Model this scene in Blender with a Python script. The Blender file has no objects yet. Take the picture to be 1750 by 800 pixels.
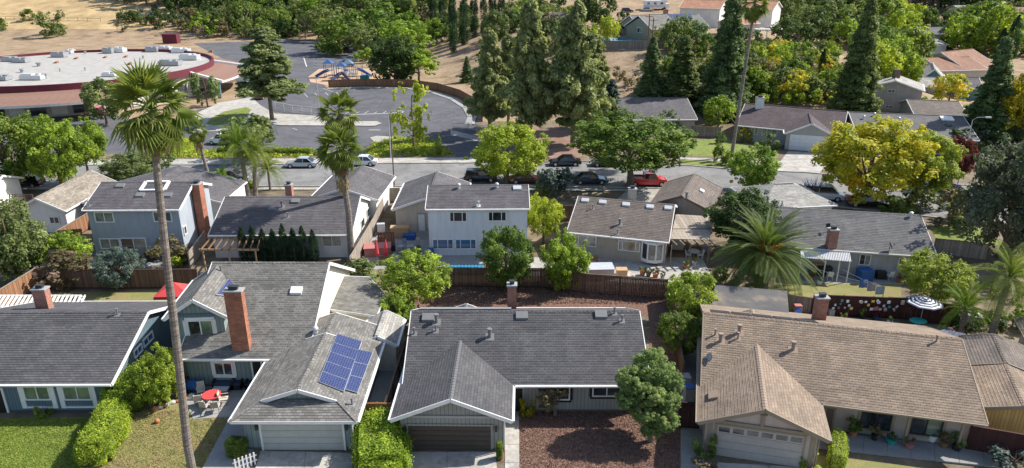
import bpy, math, random
import numpy as np
from mathutils import Vector
R = math.radians
SC = bpy.context.scene
COL = SC.collection
# ---------------- camera, world, sun, exposure ----------------
F, CX, CY, HC, TH = 1230.0, 875.0, 400.0, 28.3, R(21)
cam = bpy.data.cameras.new('camera'); camo = bpy.data.objects.new('camera', cam); COL.objects.link(camo)
camo.location = (0, 0, HC); camo.rotation_euler = (R(90) - TH, 0, 0)
cam.sensor_width = 36; cam.lens = 36 * F / 1750; cam.clip_start = .5; cam.clip_end = 6000
SC.camera = camo
SC.render.resolution_x = 1024; SC.render.resolution_y = 468
SUN = Vector((2.5, 1.0, 2.45)).normalized()
EL = math.asin(SUN.z)
w = bpy.data.worlds.new('World'); SC.world = w; w.use_nodes = True
nt = w.node_tree; bg = nt.nodes['Background']
sk = nt.nodes.new('ShaderNodeTexSky'); sk.sky_type = 'NISHITA'; sk.sun_disc = False
sk.sun_elevation = EL; sk.sun_rotation = math.atan2(SUN.x, SUN.y)
sk.air_density = 1.0; sk.dust_density = 1.2; sk.ozone_density = 1.0
nt.links.new(sk.outputs[0], bg.inputs[0]); bg.inputs[1].default_value = .12
sl = bpy.data.lights.new('sun', 'SUN'); sl.energy = 5.0; sl.angle = R(.5); sl.color = (1, .95, .87)
so = bpy.data.objects.new('sun', sl); COL.objects.link(so); so.rotation_euler = SUN.to_track_quat('Z', 'Y').to_euler()
so.location = (60, 40, 90)
SC.view_settings.view_transform = 'Standard'; SC.view_settings.look = 'None'
SC.view_settings.exposure = .55; SC.view_settings.gamma = 1
# ---------------- geometry helpers ----------------
cT, sT = math.cos(TH), math.sin(TH)
def ray(px, py):
    a = (px - CX) / F; b = -(py - CY) / F
    return Vector((a, cT + b * sT, -sT + b * cT))
def P(px, py, z=0.0):
    d = ray(px, py); t = (z - HC) / d.z
    return Vector((d.x * t, d.y * t, z))
def proj(p):
    Z = p[1] * cT + (HC - p[2]) * sT
    return CX + F * p[0] / Z, CY + F * ((HC - p[2]) * cT - p[1] * sT) / Z, Z
def sm(t):
    t = min(1, max(0, t)); return t * t * (3 - 2 * t)
def terr(x, y):
    s_ = min((x - 2) * .905 + (y - 135) * .425, y - 126)
    a = 9.0 * sm(s_ / 48) * (1 - sm((x - 68) / 30))
    b = max(0, y - 272); b = .2 * (math.sqrt(b * b + 144) - 12) if b > 0 else 0
    b = 75 * (1 - math.exp(-b / 75))
    c = 3.0 * sm((y - 205) / 60) * sm((x - 60) / 30)
    return a + b + c
def G(px, py):
    d = ray(px, py); t = 20.0; st = 2.0
    while t < 3000:
        q = Vector((0, 0, HC)) + d * t
        if q.z < terr(q.x, q.y): break
        t += st; st *= 1.01
    lo, hi = t - st, t
    for _ in range(20):
        m = (lo + hi) / 2; q = Vector((0, 0, HC)) + d * m
        if q.z < terr(q.x, q.y): hi = m
        else: lo = m
    q = Vector((0, 0, HC)) + d * hi; q.z = terr(q.x, q.y); return q
def up(px, py, base):
    """height over base of the point on the vertical through base seen at row py"""
    x, y = base[0], base[1]
    k = (CY - py) / F   # -(v)/F
    # ((HC-z)cT - y sT) = -k*(y cT + (HC-z) sT)
    a = (y * sT - k * y * cT) / (cT + k * sT)
    return HC - a
class MB:
    def __init__(s): s.v = []; s.f = []; s.m = []; s.mi = 0
    def add(s, vs, fs):
        o = len(s.v); s.v += [tuple(v) for v in vs]
        for f in fs: s.f.append(tuple(o + i for i in f)); s.m.append(s.mi)
        return s
    def box(s, c, d, yaw=0, M=None):
        cx, cy, cz = c; hx, hy, hz = d[0] / 2, d[1] / 2, d[2] / 2
        ca, sa = math.cos(yaw), math.sin(yaw); vs = []
        for z in (-hz, hz):
            for x, y in ((-hx, -hy), (hx, -hy), (hx, hy), (-hx, hy)):
                vs.append((cx + x * ca - y * sa, cy + x * sa + y * ca, cz + z))
        return s.add(vs, [(0, 3, 2, 1), (4, 5, 6, 7), (0, 1, 5, 4), (1, 2, 6, 5), (2, 3, 7, 6), (3, 0, 4, 7)])
    def slab(s, poly, t):
        """polygon (ccw from above) thickened downwards by t"""
        n = len(poly); vs = [tuple(p) for p in poly] + [(p[0], p[1], p[2] - t) for p in poly]
        return s.add(vs, [tuple(range(n)), tuple(range(2 * n - 1, n - 1, -1))] + [(i, i + n, (i + 1) % n + n, (i + 1) % n) for i in range(n)])
    def poly(s, pts): return s.add(pts, [tuple(range(len(pts)))])
    def beam(s, a, b, w, h, upv=(0, 0, 1)):
        a = Vector(a); b = Vector(b); d = (b - a).normalized(); u = Vector(upv)
        r = d.cross(u)
        if r.length < 1e-4: r = d.cross(Vector((0, 1, 0)))
        r.normalize(); u = r.cross(d).normalized(); r = r * w / 2; u = u * h / 2; vs = []
        for p in (a, b): vs += [p - r - u, p + r - u, p + r + u, p - r + u]
        return s.add(vs, [(3, 2, 1, 0), (4, 5, 6, 7), (0, 1, 5, 4), (1, 2, 6, 5), (2, 3, 7, 6), (3, 0, 4, 7)])
    def tube(s, pts, rad, n=8, caps=True):
        pts = [Vector(p) for p in pts]; k = len(pts); vs = []
        if not hasattr(rad, '__len__'): rad = [rad] * k
        ref = Vector((1, 0.2, 0.1))
        for i, p in enumerate(pts):
            d = (pts[min(i + 1, k - 1)] - pts[max(i - 1, 0)]).normalized()
            a = d.cross(ref)
            if a.length < .2: a = d.cross(Vector((0, 1, 0)))
            a.normalize(); b = d.cross(a)
            for j in range(n):
                t = 2 * math.pi * j / n; vs.append(p + (a * math.cos(t) + b * math.sin(t)) * rad[i])
        fs = [(i * n + j, i * n + (j + 1) % n, (i + 1) * n + (j + 1) % n, (i + 1) * n + j) for i in range(k - 1) for j in range(n)]
        if caps: fs += [tuple(range(n - 1, -1, -1)), tuple((k - 1) * n + j for j in range(n))]
        return s.add(vs, fs)
    def cyl(s, c, r, h, n=12, r2=None):
        return s.tube([c, (c[0], c[1], c[2] + h)], [r, r if r2 is None else r2], n)
    def ball(s, c, r, n=10, m=6, sc=(1, 1, 1)):
        vs = []; fs = []
        for i in range(m + 1):
            a = math.pi * i / m
            for j in range(n):
                b = 2 * math.pi * j / n
                vs.append((c[0] + r * sc[0] * math.sin(a) * math.cos(b), c[1] + r * sc[1] * math.sin(a) * math.sin(b), c[2] - r * sc[2] * math.cos(a)))
        for i in range(m):
            for j in range(n): fs.append((i * n + j, i * n + (j + 1) % n, (i + 1) * n + (j + 1) % n, (i + 1) * n + j))
        return s.add(vs, fs)
    def build(s, name, mat, parent=None, org=None, smooth=False, tag=None):
        me = bpy.data.meshes.new(name)
        if org is None and parent is not None: org = ORG.get(parent.name, (0, 0, 0))
        o3 = org or (0, 0, 0)
        me.from_pydata([(v[0] - o3[0], v[1] - o3[1], v[2] - o3[2]) for v in s.v], [], s.f)
        mats = mat if isinstance(mat, (list, tuple)) else [mat]
        for m_ in mats: me.materials.append(m_)
        if len(mats) > 1: me.polygons.foreach_set('material_index', s.m)
        uv = me.uv_layers.new(name='UVMap')
        for p in me.polygons:
            n = p.normal
            if abs(n.z) > .995: u = Vector((1, 0, 0)); v = Vector((0, 1, 0))
            else:
                u = Vector((-n.y, n.x, 0)).normalized(); v = n.cross(u)
            for li in p.loop_indices:
                c = me.vertices[me.loops[li].vertex_index].co
                uv.data[li].uv = (c.dot(u), c.dot(v))
        if smooth: me.polygons.foreach_set('use_smooth', [True] * len(me.polygons))
        o = bpy.data.objects.new(name, me); COL.objects.link(o)
        if parent is not None:
            o.parent = parent
            if parent.name in ORG: ORG[o.name] = ORG[parent.name]
        else:
            o.location = o3
        return o
ORG = {}
def thing(name, label, cat, loc, yaw=0, group=None, world=False):
    o = bpy.data.objects.new(name, None); COL.objects.link(o); o.empty_display_size = .3
    o.location = loc; o.rotation_euler = (0, 0, yaw); o['label'] = label; o['category'] = cat
    if group: o['group'] = group
    if world: ORG[o.name] = tuple(loc)
    return o
def tag(o, label, cat, group=None):
    o['label'] = label; o['category'] = cat
    if group: o['group'] = group
    return o
def copy_tree(o, parent=None):
    c = o.copy(); COL.objects.link(c)
    if parent is not None: c.parent = parent
    for ch in list(o.children): copy_tree(ch, c)
    return c
# ---------------- materials ----------------
MATS = {}
class N:
    def __init__(s, name):
        s.m = bpy.data.materials.new(name); s.m.use_nodes = True; s.t = s.m.node_tree
        s.b = s.t.nodes['Principled BSDF']; s.b.inputs['Specular IOR Level'].default_value = .3
    def n(s, ty, **kw):
        x = s.t.nodes.new('ShaderNode' + ty)
        for k, v in kw.items():
            if k in x.inputs: x.inputs[k].default_value = v
            else: setattr(x, k, v)
        return x
    def l(s, a, b): s.t.links.new(a, b)
    def uv(s, sx=1, sy=1, ox=0, oy=0):
        u = s.n('UVMap'); mp = s.n('Mapping'); mp.inputs['Scale'].default_value = (sx, sy, 1); mp.inputs['Location'].default_value = (ox, oy, 0)
        s.l(u.outputs[0], mp.inputs[0]); return mp.outputs[0]
    def obj(s):
        return s.n('TexCoord').outputs['Object']
    def geo(s): return s.n('NewGeometry').outputs['Position']
    def noise(s, co, scale, detail=3, rough=.55):
        x = s.n('TexNoise'); x.inputs['Scale'].default_value = scale; x.inputs['Detail'].default_value = detail; x.inputs['Roughness'].default_value = rough
        s.l(co, x.inputs['Vector']); return x.outputs['Fac']
    def ramp(s, f, stops):
        x = s.n('ValToRGB'); e = x.color_ramp.elements
        while len(e) < len(stops): e.new(.5)
        for i, (p, c) in enumerate(stops): e[i].position = p; e[i].color = (*c, 1) if len(c) == 3 else c
        s.l(f, x.inputs[0]); return x.outputs[0]
    def mix(s, f, a, b, mode='MIX'):
        x = s.n('MixRGB'); x.blend_type = mode
        for i, v in ((0, f), (1, a), (2, b)):
            if isinstance(v, (int, float)): x.inputs[i].default_value = v
            elif isinstance(v, (tuple, list)): x.inputs[i].default_value = (*v, 1) if len(v) == 3 else v
            else: s.l(v, x.inputs[i])
        return x.outputs[0]
    def base(s, c, rough=.8, metal=0):
        if isinstance(c, (tuple, list)): s.b.inputs['Base Color'].default_value = (*c[:3], 1)
        else: s.l(c, s.b.inputs['Base Color'])
        s.b.inputs['Roughness'].default_value = rough; s.b.inputs['Metallic'].default_value = metal
    def bump(s, h, st=.3, dist=.02):
        x = s.n('Bump'); x.inputs['Strength'].default_value = st; x.inputs['Distance'].default_value = dist
        s.l(h, x.inputs['Height']); s.l(x.outputs[0], s.b.inputs['Normal'])
def mul(c, k): return tuple(min(1, v * k) for v in c)
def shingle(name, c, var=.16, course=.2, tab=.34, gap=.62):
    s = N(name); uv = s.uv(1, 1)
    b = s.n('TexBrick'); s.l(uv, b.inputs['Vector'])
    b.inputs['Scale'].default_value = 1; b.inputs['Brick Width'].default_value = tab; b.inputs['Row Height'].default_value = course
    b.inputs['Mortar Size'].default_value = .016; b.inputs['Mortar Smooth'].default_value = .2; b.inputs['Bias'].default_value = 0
    b.inputs['Color1'].default_value = (*mul(c, 1 - var), 1); b.inputs['Color2'].default_value = (*mul(c, 1 + var), 1); b.inputs['Mortar'].default_value = (*mul(c, gap), 1)  # darker mortar draws tab joints and a painted shadow line between courses
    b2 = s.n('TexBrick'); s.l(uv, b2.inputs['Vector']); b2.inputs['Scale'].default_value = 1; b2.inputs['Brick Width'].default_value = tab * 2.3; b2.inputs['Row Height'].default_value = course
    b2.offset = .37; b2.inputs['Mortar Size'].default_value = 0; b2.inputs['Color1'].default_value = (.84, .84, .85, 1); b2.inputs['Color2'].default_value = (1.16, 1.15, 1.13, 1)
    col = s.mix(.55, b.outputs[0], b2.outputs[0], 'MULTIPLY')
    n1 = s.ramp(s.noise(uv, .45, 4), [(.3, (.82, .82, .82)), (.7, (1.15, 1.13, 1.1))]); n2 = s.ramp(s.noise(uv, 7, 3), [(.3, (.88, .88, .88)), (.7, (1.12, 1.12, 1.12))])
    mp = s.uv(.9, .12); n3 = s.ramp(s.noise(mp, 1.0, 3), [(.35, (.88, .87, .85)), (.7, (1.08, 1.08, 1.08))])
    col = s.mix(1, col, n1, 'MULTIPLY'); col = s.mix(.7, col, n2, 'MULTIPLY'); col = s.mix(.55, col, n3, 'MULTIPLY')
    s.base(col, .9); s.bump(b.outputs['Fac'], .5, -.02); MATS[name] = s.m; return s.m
def boards(name, c, bw=.14, var=.3, rough=.85, vert=True, stain=.5):
    """wood or siding boards"""
    s = N(name); uv = s.uv(1 / bw, .35) if vert else s.uv(.35, 1 / bw)
    b = s.n('TexBrick'); s.l(uv, b.inputs['Vector']); b.inputs['Scale'].default_value = 1
    b.inputs['Brick Width'].default_value = 1 if vert else 40; b.inputs['Row Height'].default_value = 40 if vert else 1
    b.inputs['Mortar Size'].default_value = .06; b.inputs['Color1'].default_value = (*mul(c, 1 - var), 1); b.inputs['Color2'].default_value = (*mul(c, 1 + var), 1); b.inputs['Mortar'].default_value = (*mul(c, .45), 1)
    g = s.uv(9, .6) if vert else s.uv(.6, 9)
    gr = s.ramp(s.noise(g, 1.5, 4), [(.3, mul((.75, .73, .7), 1)), (.7, (1.2, 1.18, 1.15))])
    st = s.ramp(s.noise(s.uv(.6, .6), 1, 4), [(.3, (.75, .75, .75)), (.7, (1.15, 1.15, 1.15))])
    col = s.mix(stain, b.outputs[0], gr, 'MULTIPLY'); col = s.mix(stain, col, st, 'MULTIPLY')
    s.base(col, rough); s.bump(b.outputs['Fac'], .5, -.015); MATS[name] = s.m; return s.m
def brick(name, c, mortar=(.45, .4, .36)):
    s = N(name); b = s.n('TexBrick'); s.l(s.uv(), b.inputs['Vector']); b.inputs['Scale'].default_value = 1
    b.inputs['Brick Width'].default_value = .22; b.inputs['Row Height'].default_value = .075; b.inputs['Mortar Size'].default_value = .009
    b.inputs['Color1'].default_value = (*mul(c, .7), 1); b.inputs['Color2'].default_value = (*mul(c, 1.25), 1); b.inputs['Mortar'].default_value = (*mortar, 1)
    n = s.ramp(s.noise(s.uv(), 1.2, 4), [(.3, (.7, .7, .7)), (.7, (1.15, 1.15, 1.15))])
    s.base(s.mix(.8, b.outputs[0], n, 'MULTIPLY'), .85); s.bump(b.outputs['Fac'], .4, -.01); MATS[name] = s.m; return s.m
def stucco(name, c, var=.1, rough=.85):
    s = N(name); n = s.ramp(s.noise(s.uv(), .5, 5), [(.3, mul(c, 1 - var)), (.7, mul(c, 1 + var))])
    n2 = s.ramp(s.noise(s.uv(1.6, .25), 1.5, 4), [(.3, (.86, .85, .83)), (.65, (1.03, 1.03, 1.03))])
    s.base(s.mix(.8, n, n2, 'MULTIPLY'), rough); s.bump(s.noise(s.uv(), 60, 2), .15, .01); MATS[name] = s.m; return s.m
def ground(name, stops, scale, detail=6, fine=None, bump=.3, bd=.03, rough=.95, geo=True, cracks=0, blots=None):
    s = N(name); co = s.geo(); c = s.ramp(s.noise(co, scale, detail, .6), stops)
    if fine:
        c = s.mix(fine[1], c, s.ramp(s.noise(co, fine[0], 4, .7), [(.3, (.55, .55, .55)), (.7, (1.35, 1.35, 1.35))]), 'MULTIPLY')
    c = s.mix(.5, c, s.ramp(s.noise(co, .09, 3), [(.35, (.8, .8, .8)), (.65, (1.15, 1.15, 1.15))]), 'MULTIPLY')
    if cracks:
        v = s.n('TexVoronoi'); v.feature = 'DISTANCE_TO_EDGE'; v.inputs['Scale'].default_value = cracks
        ad = s.n('VectorMath'); ad.operation = 'ADD'; nz = s.n('TexNoise'); nz.inputs['Scale'].default_value = .8; s.l(co, nz.inputs['Vector']); s.l(co, ad.inputs[0]); s.l(nz.outputs['Color'], ad.inputs[1]); s.l(ad.outputs[0], v.inputs['Vector'])
        c = s.mix(1, c, s.ramp(v.outputs['Distance'], [(0, (.5, .5, .5)), (.012, (1, 1, 1))]), 'MULTIPLY')
    if blots: c = s.mix(s.ramp(s.noise(co, blots[0], 5, .7), [(.52, (0, 0, 0)), (.68, (1, 1, 1))]), c, blots[1])
    s.base(c, rough); s.bump(s.noise(co, (fine or (8, 0))[0] * 1.0, 4), bump, bd); MATS[name] = s.m; return s.m
def paint(name, c, rough=.5, metal=0, var=.06, spec=None):
    s = N(name); n = s.ramp(s.noise(s.obj(), 2.5, 4), [(.3, mul(c, 1 - var)), (.7, mul(c, 1 + var))]); s.base(n, rough, metal)
    if spec is not None: s.b.inputs['Specular IOR Level'].default_value = spec
    MATS[name] = s.m; return s.m
def glass(name, c1, c2, rough=.08):
    s = N(name); n = s.ramp(s.noise(s.obj(), .8, 3), [(.35, c1), (.65, c2)]); s.base(n, rough); s.b.inputs['Specular IOR Level'].default_value = .9; MATS[name] = s.m; return s.m
def foliage(name, c1, c2, c3=None, trans=.38, hue=.0, patch=.35):
    """c1 dark leaf, c2 light leaf, c3 odd leaves"""
    s = N(name); at = s.n('Attribute'); at.attribute_name = 'tint'
    oi = s.n('ObjectInfo')
    no = s.noise(s.obj(), 60, 2)
    f = s.mix(.25, at.outputs['Fac'], no); f = s.mix(patch, f, s.ramp(s.noise(s.obj(), 1.7, 2), [(.3, (0, 0, 0)), (.7, (1, 1, 1))]))
    stops = [(.12, mul(c1, .8)), (.45, c1 if c3 is None else tuple((a + b) / 2 for a, b in zip(c1, c2))), (.8, c2)]
    if c3 is not None: stops.append((.86, c3))
    c = s.ramp(f, stops)
    hs = s.n('HueSaturation'); s.l(c, hs.inputs['Color'])
    m = s.n('MapRange'); s.l(oi.outputs['Random'], m.inputs[0]); m.inputs[3].default_value = .487; m.inputs[4].default_value = .512
    s.l(m.outputs[0], hs.inputs['Hue'])
    m2 = s.n('MapRange'); s.l(oi.outputs['Random'], m2.inputs[0]); m2.inputs[3].default_value = 1.12; m2.inputs[4].default_value = .9
    s.l(m2.outputs[0], hs.inputs['Value'])
    s.base(hs.outputs[0], .6); s.b.inputs['Specular IOR Level'].default_value = .25
    tr = s.n('BsdfTranslucent'); s.l(s.mix(1, hs.outputs[0], (1.35, 1.4, .8), 'MULTIPLY'), tr.inputs[0])
    mx = s.n('MixShader'); mx.inputs[0].default_value = trans
    s.l(s.b.outputs[0], mx.inputs[1]); s.l(tr.outputs[0], mx.inputs[2]); s.l(mx.outputs[0], s.t.nodes['Material Output'].inputs[0])
    MATS[name] = s.m; return s.m
M = MATS
# roofs
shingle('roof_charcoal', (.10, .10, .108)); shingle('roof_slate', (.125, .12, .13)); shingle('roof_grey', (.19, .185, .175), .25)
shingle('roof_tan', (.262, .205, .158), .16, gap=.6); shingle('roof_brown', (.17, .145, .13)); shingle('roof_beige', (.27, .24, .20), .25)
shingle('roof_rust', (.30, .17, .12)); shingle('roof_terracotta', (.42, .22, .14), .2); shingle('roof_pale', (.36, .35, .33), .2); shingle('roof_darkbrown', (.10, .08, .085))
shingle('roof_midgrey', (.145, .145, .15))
# walls
boards('siding_blue', (.13, .19, .23), .2, .06, stain=.25); boards('siding_green', (.24, .30, .29), .3, .05, stain=.25)
stucco('wall_lightgreen', (.50, .55, .48)); stucco('wall_bluegrey', (.37, .41, .46), .05); stucco('wall_white', (.74, .73, .70)); stucco('wall_paleblue', (.70, .73, .77), .04)
stucco('wall_beige', (.55, .49, .42)); stucco('wall_cream', (.72, .68, .56)); boards('siding_grey', (.31, .30, .275), .25, .05, stain=.2); stucco('wall_grey', (.42, .42, .42))
stucco('wall_tan', (.42, .37, .31)); stucco('wall_pinkish', (.50, .42, .38)); stucco('wall_taupe', (.36, .33, .30)); boards('siding_yellow', (.62, .40, .14), .2, .1, stain=.4)
stucco('wall_olive', (.30, .31, .25)); stucco('school_maroon', (.145, .03, .045)); stucco('school_roof', (.40, .385, .36), .12); stucco('school_canopy', (.25, .15, .115), .08); stucco('wall_teal', (.12, .22, .26))
brick('brick_red', (.36, .11, .06)); brick('brick_orange', (.37, .13, .075), (.36, .22, .16)); brick('brick_brown', (.34, .13, .09), (.34, .25, .2))
boards('fence_brown', (.17, .105, .075), .14, .3); boards('fence_red', (.30, .16, .09), .14, .3); boards('fence_grey', (.28, .24, .20), .14, .3); boards('fence_dark', (.075, .03, .028), .14, .2); boards('fence_orange', (.50, .25, .10), .14, .25)
boards('fence_weathered', (.36, .31, .26), .14, .25); boards('wood_plank', (.33, .22, .13), .14, .25, vert=False)
paint('white_paint', (.80, .79, .77)); paint('offwhite_paint', (.62, .60, .56)); paint('grey_paint', (.36, .36, .36)); paint('dark_metal', (.04, .04, .045), .4); paint('brown_paint', (.16, .11, .08))
paint('pale_metal', (.62, .63, .64), .35, .3); paint('mid_metal', (.35, .36, .38), .4, .3); paint('trim_tan', (.28, .23, .17)); paint('rust', (.28, .13, .06)); paint('black_trim', (.02, .02, .022))
paint('door_grey', (.47, .48, .44)); paint('door_brown', (.075, .06, .05)); paint('door_white', (.74, .76, .80)); paint('door_taupe', (.40, .37, .345)); paint('ridge_grey', (.14, .14, .145), .9); paint('ridge_tan', (.30, .23, .18), .9); paint('tar_roof', (.20, .195, .19), .9, var=.25)
paint('red_fabric', (.62, .07, .07), .7); paint('blue_plastic', (.03, .11, .34), .5); paint('teal_plastic', (.03, .34, .31), .4); paint('play_blue', (.05, .12, .30), .5); paint('play_grey', (.16, .22, .28), .5); paint('white_plastic', (.75, .75, .74), .4); paint('black_plastic', (.03, .03, .035), .4); paint('brown_wood', (.20, .12, .07), .7)
paint('tan_wood', (.50, .33, .18), .7); paint('concrete_plain', (.50, .48, .45), .9, var=.12); paint('terracotta', (.45, .18, .09), .8); paint('pink_plastic', (.42, .17, .16), .7); paint('navy_fabric', (.05, .07, .13), .8); paint('lavender_fabric', (.55, .48, .50), .8)
paint('yellow_paint', (.75, .55, .10)); paint('pole_grey', (.45, .46, .47), .5, .2); paint('tyre', (.02, .02, .02), .8); paint('curb_red', (.4, .08, .06), .8)
glass('glass_dark', (.015, .02, .025), (.06, .075, .08)); glass('glass_curtain', (.10, .12, .12), (.32, .32, .28)); glass('glass_blue', (.02, .09, .22), (.05, .16, .34)); glass('glass_green', (.07, .12, .10), (.22, .28, .20)); glass('car_glass', (.01, .012, .015), (.03, .035, .04), .05)
s = N('solar_cell'); b = s.n('TexBrick'); s.l(s.uv(), b.inputs['Vector']); b.offset = 0; b.inputs['Scale'].default_value = 1; b.inputs['Brick Width'].default_value = .165; b.inputs['Row Height'].default_value = .165; b.inputs['Mortar Size'].default_value = .007
b.inputs['Color1'].default_value = (.02, .03, .10, 1); b.inputs['Color2'].default_value = (.03, .042, .135, 1); b.inputs['Mortar'].default_value = (.17, .19, .29, 1); s.base(b.outputs[0], .12); s.b.inputs['Specular IOR Level'].default_value = .7; M['solar_cell'] = s.m
s = N('pool_water'); s.base(s.ramp(s.noise(s.geo(), 3, 3), [(.3, (.03, .20, .36)), (.7, (.06, .28, .45))]), .05); s.bump(s.noise(s.geo(), 5), .2, .03); M['pool_water'] = s.m
for k, c in dict(car_white=(.72, .73, .74), car_black=(.012, .013, .015), car_navy=(.02, .035, .07), car_red=(.60, .02, .02), car_silver=(.50, .53, .56), car_grey=(.12, .12, .13), car_maroon=(.10, .02, .03), car_blue=(.10, .22, .42)).items():
    m_ = paint(k, c, .22, .2 if 'silver' in k else 0, .02, .6); m_.node_tree.nodes['Principled BSDF'].inputs['Coat Weight'].default_value = .6
s = N('lamp_red'); s.base((.5, .02, .02), .2); M['lamp_red'] = s.m
s = N('lamp_clear'); s.base((.75, .75, .72), .15); M['lamp_clear'] = s.m
# grounds
ground('soil', [(.3, (.11, .085, .06)), (.5, (.19, .15, .10)), (.7, (.28, .23, .16))], .5, fine=(5, .5))
ground('dry_grass', [(.3, (.32, .225, .12)), (.5, (.46, .33, .165)), (.7, (.58, .44, .23))], .16, fine=(2, .55), bump=.5, bd=.15)
ground('dirt_slope', [(.3, (.17, .125, .075)), (.45, (.30, .215, .135)), (.6, (.38, .275, .175)), (.75, (.26, .22, .11))], .22, fine=(2.5, .7), bump=.6, bd=.2)
ground('lawn', [(.3, (.11, .155, .03)), (.5, (.17, .225, .045)), (.72, (.25, .28, .07))], 1.1, fine=(9, .75), bd=.05, blots=(.8, (.27, .25, .09)))
ground('lawn_dry', [(.32, (.27, .20, .11)), (.48, (.25, .23, .09)), (.6, (.17, .21, .05)), (.75, (.22, .24, .07))], .5, fine=(9, .75), bd=.05, blots=(.5, (.27, .20, .12)))
ground('mulch', [(.3, (.11, .058, .042)), (.5, (.19, .108, .08)), (.72, (.30, .19, .15))], 5, fine=(16, .9), bump=.8, bd=.06)
ground('asphalt', [(.3, (.085, .088, .10)), (.7, (.125, .128, .14))], .12, fine=(6, .25), bump=.2)
ground('asphalt_new', [(.3, (.095, .096, .108)), (.7, (.14, .14, .152))], .3, fine=(3, .35), bump=.2, cracks=.13, blots=(.25, (.085, .085, .09)))
ground('road', [(.3, (.19, .188, .185)), (.7, (.27, .265, .26))], .3, fine=(2.5, .35), bump=.2, cracks=.16, blots=(.35, (.15, .148, .145)))
ground('concrete', [(.3, (.33, .31, .28)), (.6, (.47, .45, .41)), (.8, (.52, .50, .46))], .9, fine=(4, .4), bump=.15, blots=(.7, (.27, .255, .235)))
ground('concrete_grey', [(.3, (.27, .27, .26)), (.7, (.36, .355, .34))], .8, fine=(7, .25), bump=.15)
ground('playground_bark', [(.3, (.42, .27, .17)), (.7, (.55, .38, .25))], .5, fine=(7, .4))
ground('redwood_litter', [(.3, (.20, .12, .09)), (.7, (.32, .21, .16))], .4, fine=(5, .6))
ground('bark', [(.3, (.13, .10, .075)), (.7, (.24, .19, .15))], 3, fine=(12, .7), bump=.8, bd=.04)
ground('palm_bark', [(.3, (.20, .165, .145)), (.7, (.33, .28, .25))], 2, fine=(9, .7), bump=.8, bd=.04)
# foliage
foliage('leaf_mid', (.11, .17, .03), (.32, .41, .08)); foliage('leaf_bright', (.17, .25, .03), (.48, .60, .085)); foliage('leaf_lime', (.26, .33, .03), (.62, .68, .09))
foliage('leaf_dark', (.05, .09, .025), (.17, .235, .07)); foliage('leaf_olive', (.13, .17, .055), (.34, .39, .14)); foliage('leaf_silver', (.10, .14, .12), (.22, .28, .25))
foliage('leaf_conifer', (.11, .165, .065), (.32, .40, .16)); foliage('leaf_pine', (.20, .235, .095), (.46, .49, .22)); foliage('leaf_cypress', (.02, .055, .028), (.06, .115, .05))
foliage('leaf_yellow', (.28, .25, .02), (.62, .50, .04)); foliage('leaf_autumn', (.20, .27, .03), (.72, .60, .05), (.92, .36, .03), patch=.6); foliage('leaf_red', (.13, .03, .03), (.34, .07, .06)); foliage('leaf_pink', (.12, .10, .05), (.35, .25, .20))
foliage('leaf_palm', (.20, .25, .05), (.46, .50, .14)); foliage('leaf_dead', (.32, .24, .13), (.56, .46, .30)); foliage('leaf_puff', (.17, .245, .08), (.40, .49, .18)); foliage('leaf_flower', (.09, .14, .05), (.22, .27, .10), (.75, .72, .62)); foliage('leaf_brownish', (.16, .14, .07), (.34, .29, .14))
foliage('leaf_silverdark', (.11, .13, .085), (.25, .28, .19)); foliage('leaf_hedge', (.19, .28, .03), (.48, .60, .07))
foliage('leaf_date', (.13, .18, .045), (.33, .38, .12))
foliage('leaf_goldtip', (.10, .16, .03), (.38, .44, .07), (.70, .62, .08), patch=.3)
foliage('leaf_grass', (.15, .22, .035), (.36, .43, .09), (.46, .42, .16)); paint('mulch_chip', (.20, .115, .08), .9, var=.5)

foliage('leaf_drygrass', (.17, .17, .06), (.42, .36, .17), (.25, .30, .07), patch=.5)
paint('vent_grey', (.19, .19, .195), .6)
s = N('palm_bark'); tc = s.obj(); mp = s.n('Mapping'); mp.inputs['Scale'].default_value = (2.5, 2.5, 9); s.l(tc, mp.inputs[0]); n1 = s.noise(mp.outputs[0], 1.2, 5, .7); mp2 = s.n('Mapping'); mp2.inputs['Scale'].default_value = (.3, .3, 5); s.l(tc, mp2.inputs[0]); n2 = s.noise(mp2.outputs[0], 1.5, 3)
c = s.mix(1, s.ramp(n1, [(.3, (.15, .12, .10)), (.7, (.33, .285, .25))]), s.ramp(n2, [(.35, (.7, .7, .7)), (.6, (1.15, 1.15, 1.15))]), 'MULTIPLY'); s.base(c, .95); s.bump(n1, 1.0, .08); M['palm_bark'] = s.m

s = N('tar_roof'); co = s.geo(); s.base(s.ramp(s.noise(co, .45, 4, .6), [(.38, (.085, .085, .09)), (.58, (.12, .115, .11)), (.7, (.22, .18, .15)), (.8, (.34, .31, .28))]), .9); M['tar_roof'] = s.m
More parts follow.
